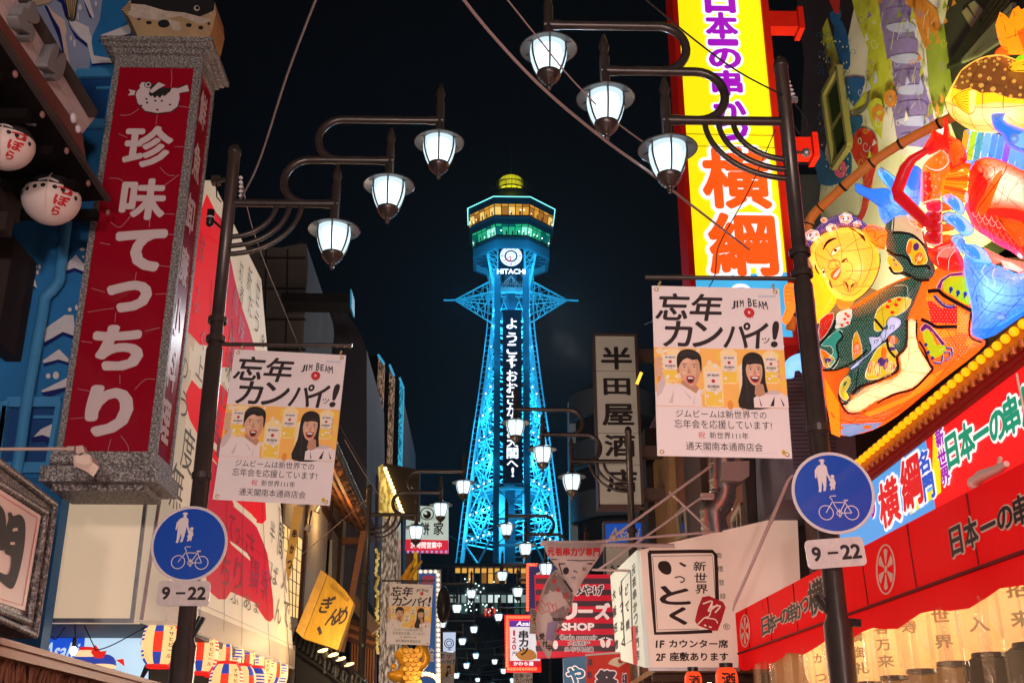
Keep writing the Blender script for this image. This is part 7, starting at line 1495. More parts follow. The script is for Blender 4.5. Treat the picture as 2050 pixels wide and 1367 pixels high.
m = MB(); S2 = Puff(pL, F8([(650, 230), (690, 110), (740, 140), (775, 175), (810, 90), (860, 55), (885, 90), (960, 60), (1040, 200), (1040, 480), (900, 500), (780, 500), (700, 420), (670, 340)]), .1, 20, 0, 9, .3); S2.body(m, LORG2, .1); poly(m, S2, F8([(848, 290), (930, 240), (1000, 240), (1000, 480), (915, 480)]), LORG, .006)
for q in ([(690, 130), (740, 260), (760, 480)], [(820, 100), (830, 300), (860, 480)], [(660, 360), (760, 350), (900, 300)], [(640, 500), (700, 420), (760, 440)], [(850, 290), (915, 480)]): stroke(m, S2, F8(q), 1.1, WIRE, .008)
m.build('body', t)
m = MB(); S2 = Puff(pL, F8([(640, 505), (680, 440), (760, 420), (800, 500), (720, 505)]), .06, 10, 2, 7, .26); S2.body(m, LORG, .08); m.build('stem', t)
m = MB(); S2 = Puff(pL, F8([(835, 550), (860, 515), (911, 500), (1000, 510), (1000, 540), (900, 560)]), .05, 8, 2, 7, .5); S2.body(m, LLIM, .06); m.build('leaf', t)
# --- bamboo rod
t = thing('bamboo_rod', 'long curved orange bamboo rod running up behind the lantern figures', 'rod', pL.hit(1612, 470))
m = MB(); P = [pL.hit(x, y, -.1) for x, y in spl([(1582, 660), (1597, 580), (1612, 500), (1622, 440), (1660, 400), (1730, 338), (1800, 290), (1895, 240), (1960, 212)], 5)]; BAM = mat('bamboo_orange', (.5, .16, .03), .5, emit=.12, ecol=(1, .3, .03), noise=.2)
m.tube(P, .05, BAM, 12)
for i in range(2, len(P)-1, 4): m.tube([P[i], P[i].lerp(P[i+1], .25)], .058, BRUSH if i % 8 else BAM, 12); m.tube([P[i].lerp(P[i+1], .3), P[i].lerp(P[i+1], .5)], .056, BAM, 12)
m.build('cane', t)
t = thing('blue_pipe_lantern', 'short curved pale blue paper tube beside the right lamp post', 'lantern figure', hy(1590, 740, 11)); m = MB(); m.tube([hy(x, y, 11) for x, y in spl([(1580, 755), (1580, 738), (1590, 728), (1606, 725), (1625, 735)], 4)], [.05+.004*i for i in range(17)], LBL3, 12); m.build('tube', t)
# ================================================================ buildings and signs further down the street
def facade(name, label, cat, pl, pts, depth, m, mside=None):
    t = thing(name, label, cat, pl.hit(*pts[0])); k = MB(); slab(k, pl, pts, depth, m, mside); k.build('wall', t); return t
CON2 = mat('concrete_panel', (.15, .135, .12), .85, noise=.3, nscale=.9, bump=.15, streak=.4); CON3 = mat('concrete_blue_grey', (.075, .075, .1), .85, noise=.3, nscale=.6, streak=.3)
pc = plY(24); t = facade('concrete_building', 'bare grey concrete building behind the cream and red wall sign', 'building', pc, [(430, 492), (560, 496), (600, 488), (613, 488), (617, 520), (606, 700), (600, 1000), (430, 1000)], 5, CON2, CON3)
m = MB()
for y in (517, 578, 640, 700): m.bar(pc.hit(520, y, .0), pc.hit(612, y, .0), .05, mat('joint_dark', (.03, .028, .025), .9))
for x0, x1 in ((533, 528), (576, 570)): m.bar(pc.hit(x0, 500), pc.hit(x1, 800), .04, MATS['joint_dark'])
m.build('panel_joint', t)
t = thing('projecting_signboard', 'black sign box with thin blue edge sticking out from the concrete building', 'sign', hy(560, 600, 23)); m = MB(); slab(m, plY(23), [(562, 586), (700, 588), (701, 606), (565, 603)], .6, mat('sign_box_black', (.012, .012, .013), .6)); m.build('box', t); m = MB(); slab(m, plY(22.98), [(701, 578), (704, 580), (704, 616), (701, 614)], .6, lit('thin_blue_light', (.02, .25, .42), .5)); m.build('edge', t)
pc = plY(30); t = facade('stepped_building', 'dim blue grey building with a ragged stepped roofline left of the tower', 'building', pc, [(600, 480), (616, 500), (626, 560), (638, 585), (648, 618), (656, 622), (668, 619), (678, 629), (690, 621), (697, 630), (715, 655), (722, 668), (734, 700), (735, 1200), (590, 1200)], 6, CON3)
pc = plY(38); t = facade('dark_building', 'nearly black building with three narrow glittering light columns', 'building', pc, [(700, 1200), (718, 712), (757, 712), (760, 730), (806, 790), (806, 1200)], 8, mat('night_black_wall', (.012, .012, .015), .8))
def glitter(name, c0, c1, e, sc=26.0):
    if name in MATS: return MATS[name]
    mm = bpy.data.materials.new(name); mm.use_nodes = True; nt = mm.node_tree; b = nt.nodes['Principled BSDF']; tc = nt.nodes.new('ShaderNodeTexCoord'); mp = nt.nodes.new('ShaderNodeMapping'); mp.inputs['Scale'].default_value = (1, 1, .3)
    v = nt.nodes.new('ShaderNodeTexNoise'); v.inputs['Scale'].default_value = sc; v.inputs['Detail'].default_value = 3; r = nt.nodes.new('ShaderNodeValToRGB'); r.color_ramp.elements[0].position = .42; r.color_ramp.elements[0].color = (*c0, 1); r.color_ramp.elements[1].position = .66; r.color_ramp.elements[1].color = (*c1, 1)
    nt.links.new(tc.outputs['Object'], mp.inputs[0]); nt.links.new(mp.outputs[0], v.inputs['Vector']); nt.links.new(v.outputs[0], r.inputs[0]); nt.links.new(r.outputs[0], b.inputs['Base Color']); nt.links.new(r.outputs[0], b.inputs['Emission Color']); b.inputs['Emission Strength'].default_value = e; b.inputs['Roughness'].default_value = .3
    MATS[name] = mm; return mm
GLB = glitter('led_column_brown', (.05, .03, .02), (.8, .5, .32), .35); GLC = glitter('led_column_cyan', (.0, .12, .22), (.1, .75, 1), .5); GLG = glitter('mosaic_gold_silver', (.1, .07, .05), (.75, .65, .55), .32, 16); GLY = glitter('mosaic_yellow', (.35, .22, .03), (1, .8, .25), .6, 14)
for q, mm in (([(757, 710), (769, 728), (762, 900), (751, 903)], GLB), ([(780, 730), (789, 752), (783, 945), (774, 930)], GLB), ([(800, 756), (808, 777), (803, 955), (796, 940)], GLC)):
    m = MB(); slab(m, plY(36.6), q, .4, mm); a, b = [plY(36.55).hit(*p) for p in q[:2]]; m.bar(a, b, .07, lit('thin_cyan_light', (.05, .45, .75), .7)); m.bar(b, plY(36.55).hit(*q[2]), .035, MATS['thin_cyan_light'] if mm is GLC else GLB); m.build('light_column', t)
# --- timber eatery
WOOD = mat('timber_orange', (.26, .1, .035), .55, noise=.3, nscale=3, streak=8); WOODD = mat('timber_dark', (.07, .03, .018), .6, noise=.3); PLAS = mat('plaster', (.3, .28, .25), .8, noise=.1); TILE = mat('roof_tile_grey', (.1, .1, .1), .45, noise=.2); TILEB = mat('roof_tile_black', (.02, .018, .016), .4, noise=.2)
XW6 = -3.75; XE6 = -2.9
t = thing('timber_eatery', 'old style timber restaurant at centre left with tiled eave, lit lattice window and wooden lattice', 'restaurant', (-4, 24, 0))
e0 = hx(748, 1075, XE6); ze = e0.z; ye6 = e0.y; ys6 = 19.6
m = MB(); m.box(-7, XW6, ys6+.4, ye6+1, 0, ze+1, PLAS); m.box(-7, XW6+.02, ys6+.45, ye6+1, 3.2, 3.5, WOODD); 
for y in (ys6+.6, 23, 26.5, ye6-.3): m.box(XW6-.1, XW6+.06, y, y+.22, 0, ze+.8, WOODD)
m.box(XW6-.1, XW6+.05, ys6+.5, ye6, ze-.1, ze+.1, WOODD); m.build('wall', t)
m = MB(); m.add([(XE6, ys6, ze), (XE6, ye6, ze), (XW6-.5, ye6, ze+.75), (XW6-.5, ys6, ze+.75)], [(0, 1, 2, 3)], WOOD); m.add([(XE6-.02, ys6, ze+.14), (XE6-.02, ye6, ze+.14), (XW6-.5, ye6, ze+.95), (XW6-.5, ys6, ze+.95)], [(0, 1, 2, 3)], TILE)
m.box(XE6-.06, XE6+.02, ys6, ye6, ze+.002, ze+.1, WOODD)
y = ys6
while y < ye6:
    m.bar((XE6-.02, y, ze-.05), (XW6, y, ze+.53), .1, WOODD if int(y*3) % 2 else WOOD); y += .42
for k in range(4): x = XE6-.15-k*.22; m.bar((x, ys6, ze-.03+k*.17), (x, ye6, ze-.03+k*.17), .07, WOOD)
m.bar((XE6-.1, ye6-.1, ze-.12), (XW6-1.3, ye6-.1, ze-.12), .16, WOOD); m.build('eave', t)
m = MB(); y = ys6
while y < ye6: m.lathe((XE6, y, ze+.13), [(.001, -.07), (.06, -.07), (.075, 0), (.06, .07), (.001, .07)], TILE, 10); y += .26
m.build('eave_tile', t)
p6 = plXl(XW6+.12); WIN6 = lit('paper_window_lit', (1, .66, .25), .95); m = MB(); wq = [(566, 1046), (606, 1080), (597, 1238), (574, 1232)]; poly(m, p6, wq, WIN6, .0); 
for i in range(5): f = i/4; stroke(m, p6, [(wq[0][0]+(wq[1][0]-wq[0][0])*f, wq[0][1]+(wq[1][1]-wq[0][1])*f), (wq[3][0]+(wq[2][0]-wq[3][0])*f, wq[3][1]+(wq[2][1]-wq[3][1])*f)], 1.8, WOODD, .01)
for i in range(8): f = i/7; stroke(m, p6, [(wq[0][0]+(wq[3][0]-wq[0][0])*f, wq[0][1]+(wq[3][1]-wq[0][1])*f), (wq[1][0]+(wq[2][0]-wq[1][0])*f, wq[1][1]+(wq[2][1]-wq[1][1])*f)], 1.6, WOODD, .012)
m.build('lattice_window', t)
m = MB(); pz6 = plY(26.5); m.add([pz6.hit(612, 1080), pz6.hit(612, 1175), pz6.hit(664, 1175), pz6.hit(665, 1080)], [(0, 1, 2, 3)], mat('screen_pale_green', (.32, .34, .28), .7)); m.build('screen', t)
m = MB(); q = [(588, 1014), (606, 1014), (596, 1070), (580, 1150), (570, 1170), (572, 1120)]; pq6 = plY(19.2); slab(m, pq6, q, .08, mat('board_amber', (.5, .26, .06), .5, emit=.12, ecol=(1, .5, .1), noise=.2)); m.build('hanging_board', t); s = MB(); vtext(s, pq6, '串かつ', (590, 1068), (580, 1130), 9, 18, INK, lift=.01, off=.03); s.build('lettering', t)
m = MB(); slab(m, plY(21), [(722, 1062), (733, 1062), (688, 1305), (678, 1302)], .12, WOOD); m.build('pillar', t)
pl6 = plY(20.5); m = MB()
y0 = 0
slab(m, pl6, [(592, 1367), (592, 1252), (604, 1262), (640, 1288), (690, 1320), (735, 1367)], .8, TILEB); 
for i in range(16):
    a = pl6.hit(596+i*8.5, 1258+i*6.6, .1); b = pl6.hit(588+i*8.5, 1290+i*6.4, .12); m.tube([a, b], .05, TILEB, 8)
for k in range(4): m.tube([pl6.hit(595, 1262+k*14, .1), pl6.hit(640, 1292+k*14, .1), pl6.hit(730, 1362+k*14, .1)], .05, TILEB, 8)
m.build('lower_roof', t)
p7 = plY(24); m = MB(); m.add([p7.hit(700, 1285), p7.hit(700, 1400), p7.hit(752, 1400), p7.hit(752, 1285)], [(0, 1, 2, 3)], WOODD)
for i in range(9): slab(m, p7, [(704+i*5.4, 1284), (707+i*5.4, 1284), (704+i*5.4, 1390), (701+i*5.4, 1390)], .08, WOOD, None, .1)
m.build('wooden_lattice', t)
m = MB(); 
for i in range(5): m.bar(p7.hit(690, 1238+i*9, .2-i*.03), p7.hit(752, 1262+i*8, .2-i*.03), .12, WOOD if i % 2 else WOODD)
m.bar(plY(23).hit(706, 1200), plY(23).hit(753, 1262), .22, mat('barge_board', (.2, .13, .09), .6, noise=.3)); m.build('lower_eave', t)
t = thing('wooden_shop_board', 'large amber lit wooden board sign with brush characters, leaning below the tiled eave', 'sign', hy(640, 1290, 19)); pw6 = plY(19); AMB = mat('board_yellow_wood', (.42, .22, .02), .55, emit=.03, ecol=(1, .5, .02), noise=.55, nscale=5, streak=.15); m = MB()  # faint emission on the wood stands in for spotlight
slab(m, pw6, [(656, 1150), (668, 1158), (690, 1180), (708, 1206), (697, 1240), (676, 1300), (607, 1277)], .3, AMB); slab(m, pw6, [(642, 1140), (655, 1149), (606, 1276), (592, 1262)], .28, mat('board_end_wood', (.45, .24, .05), .6, emit=.05, ecol=(1, .5, .05), noise=.3)); m.build('board', t)
s = MB()
for ch, x, y, w, h in (('ぎ', 655, 1210, 26, 34), ('ん', 668, 1235, 24, 34), ('め', 684, 1232, 24, 36), ('、', 640, 1262, 14, 18)): put(s, pw6, ch, x, y, w, h, INK, .012, off=.02, slant=.35)
for i in range(8): put(s, pw6, '浪花名物串揚処御'[i], 664+i*4.6, 1172+i*4, 5, 9, mat('faint_wood_ink', (.2, .1, .03), .7), .012, slant=.3)
s.build('lettering', t)
t = thing('floodlight_row', 'row of four round floodlights on a bar shining up at the amber board', 'floodlight', hy(670, 1330, 18.5))
for i, (x, y) in enumerate(((646, 1302), (667, 1311), (682, 1319), (699, 1330))):
    m = MB(); c = hy(x, y, 18.5); ax = Vector((-.15, -.25, .6)).normalized(); m.tube([c-ax*.16, c], [.05, .09], BLACKM, 12); m.tube([c, c+ax*.012], [.085, .085], lit('floodlight_glass', (1, .85, .55), .45 if i < 3 else 1.5), 14); m.tube([c-ax*.16, c-ax*.16-Vector((0, 0, .2))], .02, BLACKM, 6); m.build('floodlight', t)
for i, (x, y) in enumerate(((634, 1025), (613, 1062))):
    t = thing('eave_spotlight', ('small spotlight under the timber eave, upper one' if i == 0 else 'small spotlight under the timber eave, lower left one'), 'spotlight', hy(x, y, 22)); m = MB(); c = hy(x, y, 22); m.tube([c+Vector((.05, 0, .12)), c], [.05, .07], GREYM, 10); m.tube([c+Vector((.05, 0, .12)), c+Vector((.08, 0, .4))], .015, BLACKM, 5); m.build('head', t)
# --- mosaic column building
t = thing('mosaic_column', 'glittering gold and silver mosaic column with a bulb lined soffit', 'building', hy(770, 1367, 30)); pm6 = plY(30); m = MB(); slab(m, pm6, [(766, 1010), (797, 1010), (800, 1400), (757, 1400)], 1.0, GLG); m.build('column', t); m = MB(); slab(m, pm6, [(757, 935), (766, 928), (800, 1030), (771, 1036), (757, 1020)], .6, GLY, None, .1); m.build('mosaic_head', t)
m = MB(); slab(m, pm6, [(768, 926), (840, 940), (840, 1040), (806, 1034)], .3, mat('dark_soffit_brown', (.05, .035, .02), .6), None, .2); m.build('soffit', t)
WB6 = mat('warm_marquee_bulb', (1, .8, .4), emit=3.0, ecol=(1, .75, .3))
for i in range(13): m = MB(); m.sph(pm6.hit(771+i*2.9, 938+i*7.4, .3), .055, WB6, 8, 6); m.build('bulb', t)
m = MB(); slab(m, plY(28), [(752, 950), (757, 950), (752, 1367), (746, 1367)], .3, mat('violet_edge', (.08, .05, .09), .6)); 
for i in range(50): m.sph(hy(754+random.uniform(-3, 4), 1100+i*4.2, 27.9), .04, GLY, 6, 4)
m.build('edge_column', t)
# --- white round-the-clock sign
t = thing('all_day_sign', 'white lit sign with a round crest, brush characters and a red strip along its bottom', 'sign', hy(855, 1100, 32)); p8 = plY(32); m = MB(); slab(m, p8, [(814, 1010), (897, 1016), (897, 1080), (812, 1078)], .4, lit('sign_pale_green_white', (.62, .75, .66), .62)); slab(m, p8, [(812, 1079), (897, 1081), (897, 1103), (811, 1100)], .4, lit('sign_strip_red', (.75, .02, .05), .7)); m.build('face', t)
s = MB(); put(s, p8, '24時間営業中', 853, 1091, 62, 13, lit('strip_white', (1, .95, .95), .9), .03, off=.03); put(s, p8, '家', 878, 1058, 20, 26, INK, .03, off=.02); put(s, p8, '餅', 850, 1058, 20, 26, INK, .03, off=.02); put(s, p8, '名代たちかめや', 862, 1038, 46, 7, INK, .03); vtext(s, p8, 'うどん', (824, 1035), (828, 1062), 6, 8, INK, lift=.03); vtext(s, p8, 'とて焼', (833, 1045), (833, 1066), 6, 7, INK, lift=.03)
ell(s, p8, 855, 1028, 14, 13, INK, .03); ell(s, p8, 855, 1028, 12, 11, MATS['sign_pale_green_white'], .035); ell(s, p8, 855, 1030, 8, 8, INK, .04); ell(s, p8, 851, 1026, 5, 3, MATS['sign_pale_green_white'], .045, .6); s.build('lettering', t)
m = MB()
for i in range(9): m.bar(p8.hit(815+i*9.5, 1104, .02), p8.hit(819+i*9.5, 1104, .02), .06, lit('edge_lilac', (.5, .4, .9), .7))
m.build('edge_lamp', t); m = MB(); m.bar(hy(828, 1104, 32.5), hy(826, 1200, 32.5), .4, mat('post_brown', (.12, .08, .06), .6)); m.bar(hy(832, 1104, 32), hy(831, 1160, 32), .1, lit('yellow_conduit', (.8, .45, .02), .4)); m.build('post', t)
# --- blue bulb framed sign
t = thing('blue_bulb_sign', 'tall blue sign bordered by white bulbs with a dark red character', 'sign', hy(860, 1300, 27)); p9 = plY(27); m = MB(); slab(m, p9, [(836, 1140), (882, 1140), (880, 1420), (838, 1420)], .35, mat('sign_frame_white', (.5, .48, .42), .5)); m.build('frame', t)
m = MB(); slab(m, p9, [(839, 1147), (872, 1147), (871, 1420), (841, 1420)], .02, mat('sign_blue_face', (.015, .06, .2), .4, emit=.25, ecol=(.05, .2, .6)), None, .024); m.build('face', t); s = MB(); put(s, p9, '麻', 857, 1160, 26, 20, lit('dark_red_tube', (.4, .04, .06), .5), .04, off=.05); put(s, p9, '雀', 857, 1310, 26, 30, WHITEP, .04, off=.03); s.build('lettering', t)
BW = lit('white_bulb', (1, .95, .85), .9)
for i in range(24): m = MB(); m.sph(p9.hit(877, 1150+i*10, .05), .045, BW, 8, 5); m.build('bulb', t)
for i in range(4): m = MB(); m.sph(p9.hit(842+i*10, 1143.5, .05), .045, BW, 8, 5); m.build('bulb', t)
m = MB(); m.sph(p9.hit(888, 1210, 1.0), (.16, .16, .42), BLACKM, 12, 8); tag(m.build('oval_sign'), 'small dark oval sign with slanted pale strokes beside the blue bulb sign', 'sign'); 
# --- golden carving
t = thing('golden_carving', 'golden wooden carving of thick rope like scaled coils under the hanging banner', 'carving', hy(830, 1367, 23.5)); GO = mat('gilt_wood', (.62, .3, .03), .35, .3, noise=.35, nscale=6, bump=.6, bscale=9, emit=.05, ecol=(1, .45, .0)); pg = plY(23.5)
m = MB()
for q, r in (([(845, 1295), (852, 1320), (835, 1345), (830, 1390)], 9), ([(800, 1300), (815, 1320), (820, 1350), (812, 1400)], 16), ([(838, 1290), (845, 1300), (838, 1315)], 10)): m.tube([pg.hit(x, y) for x, y in spl(q, 5)], r*23.5/2247, GO, 12)
m.build('coil', t); m = MB(); m.sph(pg.hit(796, 1352, .1), (.2, .15, .12), GO, 14, 8); m.sph(pg.hit(788, 1333, .1), .06, GO, 10, 6); m.sph(pg.hit(806, 1340, .2), .08, GO, 10, 6); m.build('claw', t)
m = MB()
for i in range(9):
    for j in range(3): ell(m, pg, 812+j*11+(i % 2)*5, 1302+i*9, 6, 5.5, GO, .28+.01*j); stroke(m, pg, [(812+j*11+(i % 2)*5+6*math.cos(a), 1302+i*9+5.5*math.sin(a)) for a in [math.pi*k/8 for k in range(9)]], 1, mat('gilt_dark', (.15, .06, .01), .5), .32)
m.build('scale', t); m = MB()
for q in ([(812, 1160), (818, 1140), (832, 1118)], [(818, 1160), (830, 1140), (845, 1122)], [(806, 1160), (812, 1150), (814, 1140)]): m.tube([pg.hit(x, y) for x, y in spl(q, 3)], [.06-.006*i for i in range(7)], GO, 8)
m.build('horn', t)
t = thing('bulb_arch', 'arched outline of warm bulbs at the bottom edge, centre left', 'sign', hy(850, 1367, 25)); 
for i in range(13): a = math.pi*i/12; m = MB(); m.sph(hy(852-26*math.cos(a), 1368-20*math.sin(a), 25), .045, WB6, 8, 6); m.build('bulb', t)
m = MB(); m.tube([hy(852-26*math.cos(math.pi*i/20), 1370-20*math.sin(math.pi*i/20), 25.05) for i in range(21)], .04, REDF, 8); m.build('rim', t)
t = thing('pale_crest_sign', 'pale glowing sign with a ring shaped crest in the distance', 'sign', hy(898, 1300, 44)); pk = plY(44); m = MB(); slab(m, pk, [(887, 1265), (912, 1265), (911, 1302), (887, 1302)], .3, lit('pale_blue_sign', (.62, .72, .95), .75)); m.build('face', t); s = MB(); stroke(s, pk, [(899+9*math.cos(2*math.pi*i/20), 1287+9*math.sin(2*math.pi*i/20)) for i in range(20)], 1.6, INK, .02, closed=True); stroke(s, pk, [(899+5*math.cos(2*math.pi*i/16), 1287+5*math.sin(2*math.pi*i/16)) for i in range(16)], 1.4, INK, .02, closed=True); put(s, pk, '家', 900, 1298, 8, 8, INK, .02); s.build('crest', t)
# ================================================================ right of the tower
pcy = 62.0; cc = hy(1232, 1000, pcy); rr_ = (hy(1322, 1000, pcy)-hy(1232, 1000, pcy)).length
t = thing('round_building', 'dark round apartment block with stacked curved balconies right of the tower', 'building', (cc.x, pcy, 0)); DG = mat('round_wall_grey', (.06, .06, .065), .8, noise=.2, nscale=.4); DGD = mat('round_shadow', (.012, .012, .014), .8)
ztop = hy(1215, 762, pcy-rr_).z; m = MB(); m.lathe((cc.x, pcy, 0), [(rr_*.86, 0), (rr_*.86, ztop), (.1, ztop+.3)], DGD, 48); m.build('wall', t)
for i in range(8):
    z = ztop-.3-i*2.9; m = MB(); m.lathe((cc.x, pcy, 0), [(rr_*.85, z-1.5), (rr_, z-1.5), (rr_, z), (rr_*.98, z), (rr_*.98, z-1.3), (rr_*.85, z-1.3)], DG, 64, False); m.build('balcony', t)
m = MB(); m.box(cc.x-rr_*1.02, cc.x-rr_*.8, pcy-.2, pcy+rr_*.3, 0, ztop-.5, mat('pale_fin', (.3, .3, .3), .7)); m.build('fin', t)
# cream shop sign
pH = plY(21); t = thing('cream_character_sign', 'tall cream sign with five big black characters in a brown frame, beside the round building', 'sign', pH.hit(1240, 1010)); BRF = mat('frame_brown', (.1, .06, .05), .5); CRS = mat('sign_cream_self_glow', (.46, .43, .37), .35, noise=.1, nscale=2, coat=.3, emit=.06, ecol=(1, .9, .7))  # panels are not lamps; a faint glow is put into their colour
xa, xb = (pH.hit(1196, 840).x, pH.hit(1277, 840).x); za, zb = pH.hit(1240, 673).z, pH.hit(1240, 1010).z; m = MB(); m.box(xa-.02, xb+.02, 21.012, 21.5, zb-.03, za+.03, BRF); m.box(xa-.03, xa, 20.97, 21.012, zb-.04, za+.04, BRF); m.box(xb, xb+.05, 20.97, 21.012, zb-.04, za+.04, BRF); m.box(xa-.03, xb+.05, 20.97, 21.012, zb-.1, zb-.0, BRF); m.box(xa, xb, 20.97, 21.012, za, za+.04, BRF); m.build('frame', t)
m = MB(); zz = [za]+[pH.hit(1240, y).z for y in (743, 867, 930)]+[zb]
for a, b in zip(zz, zz[1:]): m.box(xa+.004, xb-.004, 20.99, 21.01, b+.006, a-.006, CRS)
m.build('panel', t); s = MB(); pH2 = plY(20.99)
for ch, y, x, w, h in (('半', 717, 1234, 62, 46), ('田', 774, 1235, 54, 34), ('屋', 830, 1237, 64, 44), ('酒', 892, 1241, 62, 44), ('店', 962, 1245, 62, 46)): put(s, pH2, ch, x, y, w, h, INK, .006, off=.028)
s.build('lettering', t)
for py in (705, 900, 985): m = MB(); m.bar((xb+.05, 21.2, pH.hit(1240, py).z), (xb+1.5, 21.2, pH.hit(1240, py).z), .22, BRF); m.build('bracket', t)
# beer sign behind
t = thing('beer_sign', 'square blue and white drinks sign below the tall cream sign', 'sign', hy(1250, 1140, 22.5)); pA6 = plY(22.5); m = MB(); slab(m, pA6, [(1208, 1043), (1289, 1041), (1291, 1180), (1212, 1180)], .3, BRF); slab(m, pA6, [(1212, 1048), (1284, 1046), (1285, 1084), (1213, 1086)], .02, mat('beer_blue', (.01, .08, .4), .4, emit=.3, ecol=(.02, .15, .9)), None, .024); slab(m, pA6, [(1213, 1088), (1285, 1086), (1286, 1178), (1215, 1178)], .02, CRS, None, .024); m.build('panel', t); s = MB(); put(s, pA6, 'Asahi', 1250, 1068, 60, 24, mat('sign_text_pale', (.6, .6, .62), .5), .03, off=.02, slant=.25); put(s, pA6, 'アサヒビール', 1250, 1094, 60, 8, REDI, .03, off=.03); put(s, pA6, '酒', 1262, 1114, 10, 10, BLUEI, .03, off=.02); put(s, pA6, 'たこ', 1232, 1140, 20, 20, INK, .03, off=.03); s.build('lettering', t)
# brown corner building
XR = 3.55; pR6 = plXr(XR); t = thing('brown_building', 'brown walled building at right behind the big banner, with ducts and windows', 'building', (5, 20, 0)); BRW = mat('brown_stucco', (.2, .085, .06), .85, noise=.25, nscale=2, bump=.2); TANW = mat('tan_stucco', (.34, .2, .09), .8, noise=.2)
zr6 = 10.2; m = MB(); m.box(XR, 9, 14.8, 26, 0, zr6-1.5, BRW); m.box(XR+.25, 9, 26.002, 30, 0, 8.0, TANW); m.box(XR-.25, XR, 22.6, 23.4, 5, 8.4, mat('dark_pier', (.04, .025, .02), .7)); m.build('wall', t)
m = MB(); m.box(XR-.12, XR-.002, 20.5, 22.5, 5.0, 7.6, TANW); m.box(XR-.3, XR-.002, 23.5, 25.5, 6.8, 7.0, MATS['dark_pier']); m.box(XR-.12, XR-.002, 17.5, 19, 3.5, 8.4, mat('dark_panel_brown', (.07, .04, .03), .7)); m.build('pier', t)
for q in ([(1340, 1045), (1372, 1015), (1377, 1068), (1346, 1082)], [(1390, 1055), (1402, 1048), (1405, 1066), (1394, 1072)], [(1468, 1040), (1486, 1010), (1488, 1060), (1470, 1068)]):
    m = MB(); poly(m, pR6, q, mat('window_green_dark', (.03, .05, .045), .1), .03); P = [pR6.hit(*a, .04) for a in q]
    for a, b in zip(P, P[1:]+P[:1]): m.bar(a, b, .07, mat('window_frame_beige', (.4, .32, .25), .5))
    m.bar(P[0].lerp(P[1], .5), P[3].lerp(P[2], .5), .05, MATS['window_frame_beige']); m.build('window', t)
m = MB(); pv = plY(14.7); slab(m, pv, [(1528, 928), (1566, 920), (1572, 1024), (1530, 1036)], .05, mat('mirror_window', (.25, .22, .15), .08, .9)); P = [pv.hit(*a, .02) for a in ((1528, 928), (1566, 920), (1572, 1024), (1530, 1036))]
for a, b in zip(P, P[1:]+P[:1]): m.bar(a, b, .04, GREYM)
m.build('window', t); m = MB(); m.box(XR-.1, 7, 14.6, 14.79, 0, 7.6, mat('dark_clad', (.05, .035, .03), .7, noise=.2)); m.build('end_wall', t)
m = MB(); SIL = mat('duct_metal', (.5, .48, .46), .3, .9, noise=.15); pd = plY(14.3); P = [pd.hit(x, y) for x, y in spl([(1446, 910), (1446, 960), (1448, 985), (1440, 1010), (1428, 1025), (1432, 1070)], 5)]; rad = 26*14.3/2247; m.tube(P, rad, SIL, 20)
for i in range(2, len(P)-1, 3): m.tube([P[i], P[i].lerp(P[i+1], .35)], rad*1.07, SIL, 20)
m.build('duct', t); m = MB(); slab(m, plY(14.0), [(1448, 924), (1500, 922), (1500, 952), (1484, 963), (1446, 960)], .35, mat('vent_hood', (.36, .3, .28), .5, .3)); m.build('vent_hood', t)
m = MB(); m.bar(hy(1275, 768, 20.5), hy(1284, 746, 20.5), .06, lit('yellow_tube', (1, .6, .05), 1.5)); tag(m.build('tube_lamp'), 'short glowing yellow tube lamp beside the tall cream sign', 'lamp')
t = thing('louvred_block', 'blue grey louvred block between the banner and the right lamp post', 'building', hy(1600, 920, 13)); pz = plY(13.0); m = MB(); LV = mat('louvre_bluegrey', (.15, .15, .2), .6, noise=.1); slab(m, pz, [(1560, 700), (1700, 690), (1720, 1000), (1575, 1000)], 1.5, LV)
for i in range(34): m.bar(pz.hit(1572+i*.6, 705+i*8, .01), pz.hit(1660+i*.6, 703+i*8, .01), .012, mat('louvre_gap', (.06, .06, .09), .7))
m.build('wall', t); m = MB(); m.bar(pz.hit(1560, 698, .03), pz.hit(1700, 690, .03), .12, mat('louvre_cap', (.08, .085, .13), .6)); m.build('cap', t)
# ================================================================ white brush lettered box sign
pI6 = plY(14.15); t = thing('white_brush_sign', 'big off white box sign with brush characters, a square frame and a red seal', 'sign', pI6.hit(1300, 1335)); IW = mat('box_sign_white', (.62, .52, .46), .45, emit=.34, ecol=(1, .64, .46), noise=.06, nscale=2); IW2 = mat('box_sign_side', (.55, .56, .5), .45, emit=.3, ecol=(.85, 1, .85)); BRI = mat('brush_brown_black', (.04, .018, .016), .6)
Z6 = lambda p: zc(p, 1050, 1000, 3.724); m = MB(); slab(m, pI6, [(1282, 1100), (1596, 1027), (1602, 1160), (1480, 1228), (1478, 1336), (1300, 1336)], .05, IW); m.build('front_face', t)
m = MB(); pS6 = plXr(pI6.hit(1291, 1215).x); slab(m, pS6, [(1228, 1152), (1282, 1101), (1300, 1336), (1240, 1318)], -.05, IW2); m.build('side_face', t)
s = MB()
for q, w in (([(925, 390), (1060, 388), (1240, 384), (1400, 384), (1425, 410), (1432, 560), (1438, 745)], 7), ([(930, 390), (945, 600), (960, 800), (975, 995), (1200, 988), (1400, 978)], 7), ([(952, 420), (1400, 414), (1412, 560), (1424, 740)], 1), ([(955, 425), (975, 700), (992, 968), (1300, 962)], 1)): stroke(s, pI6, Z6(q), w, BRI, .006)
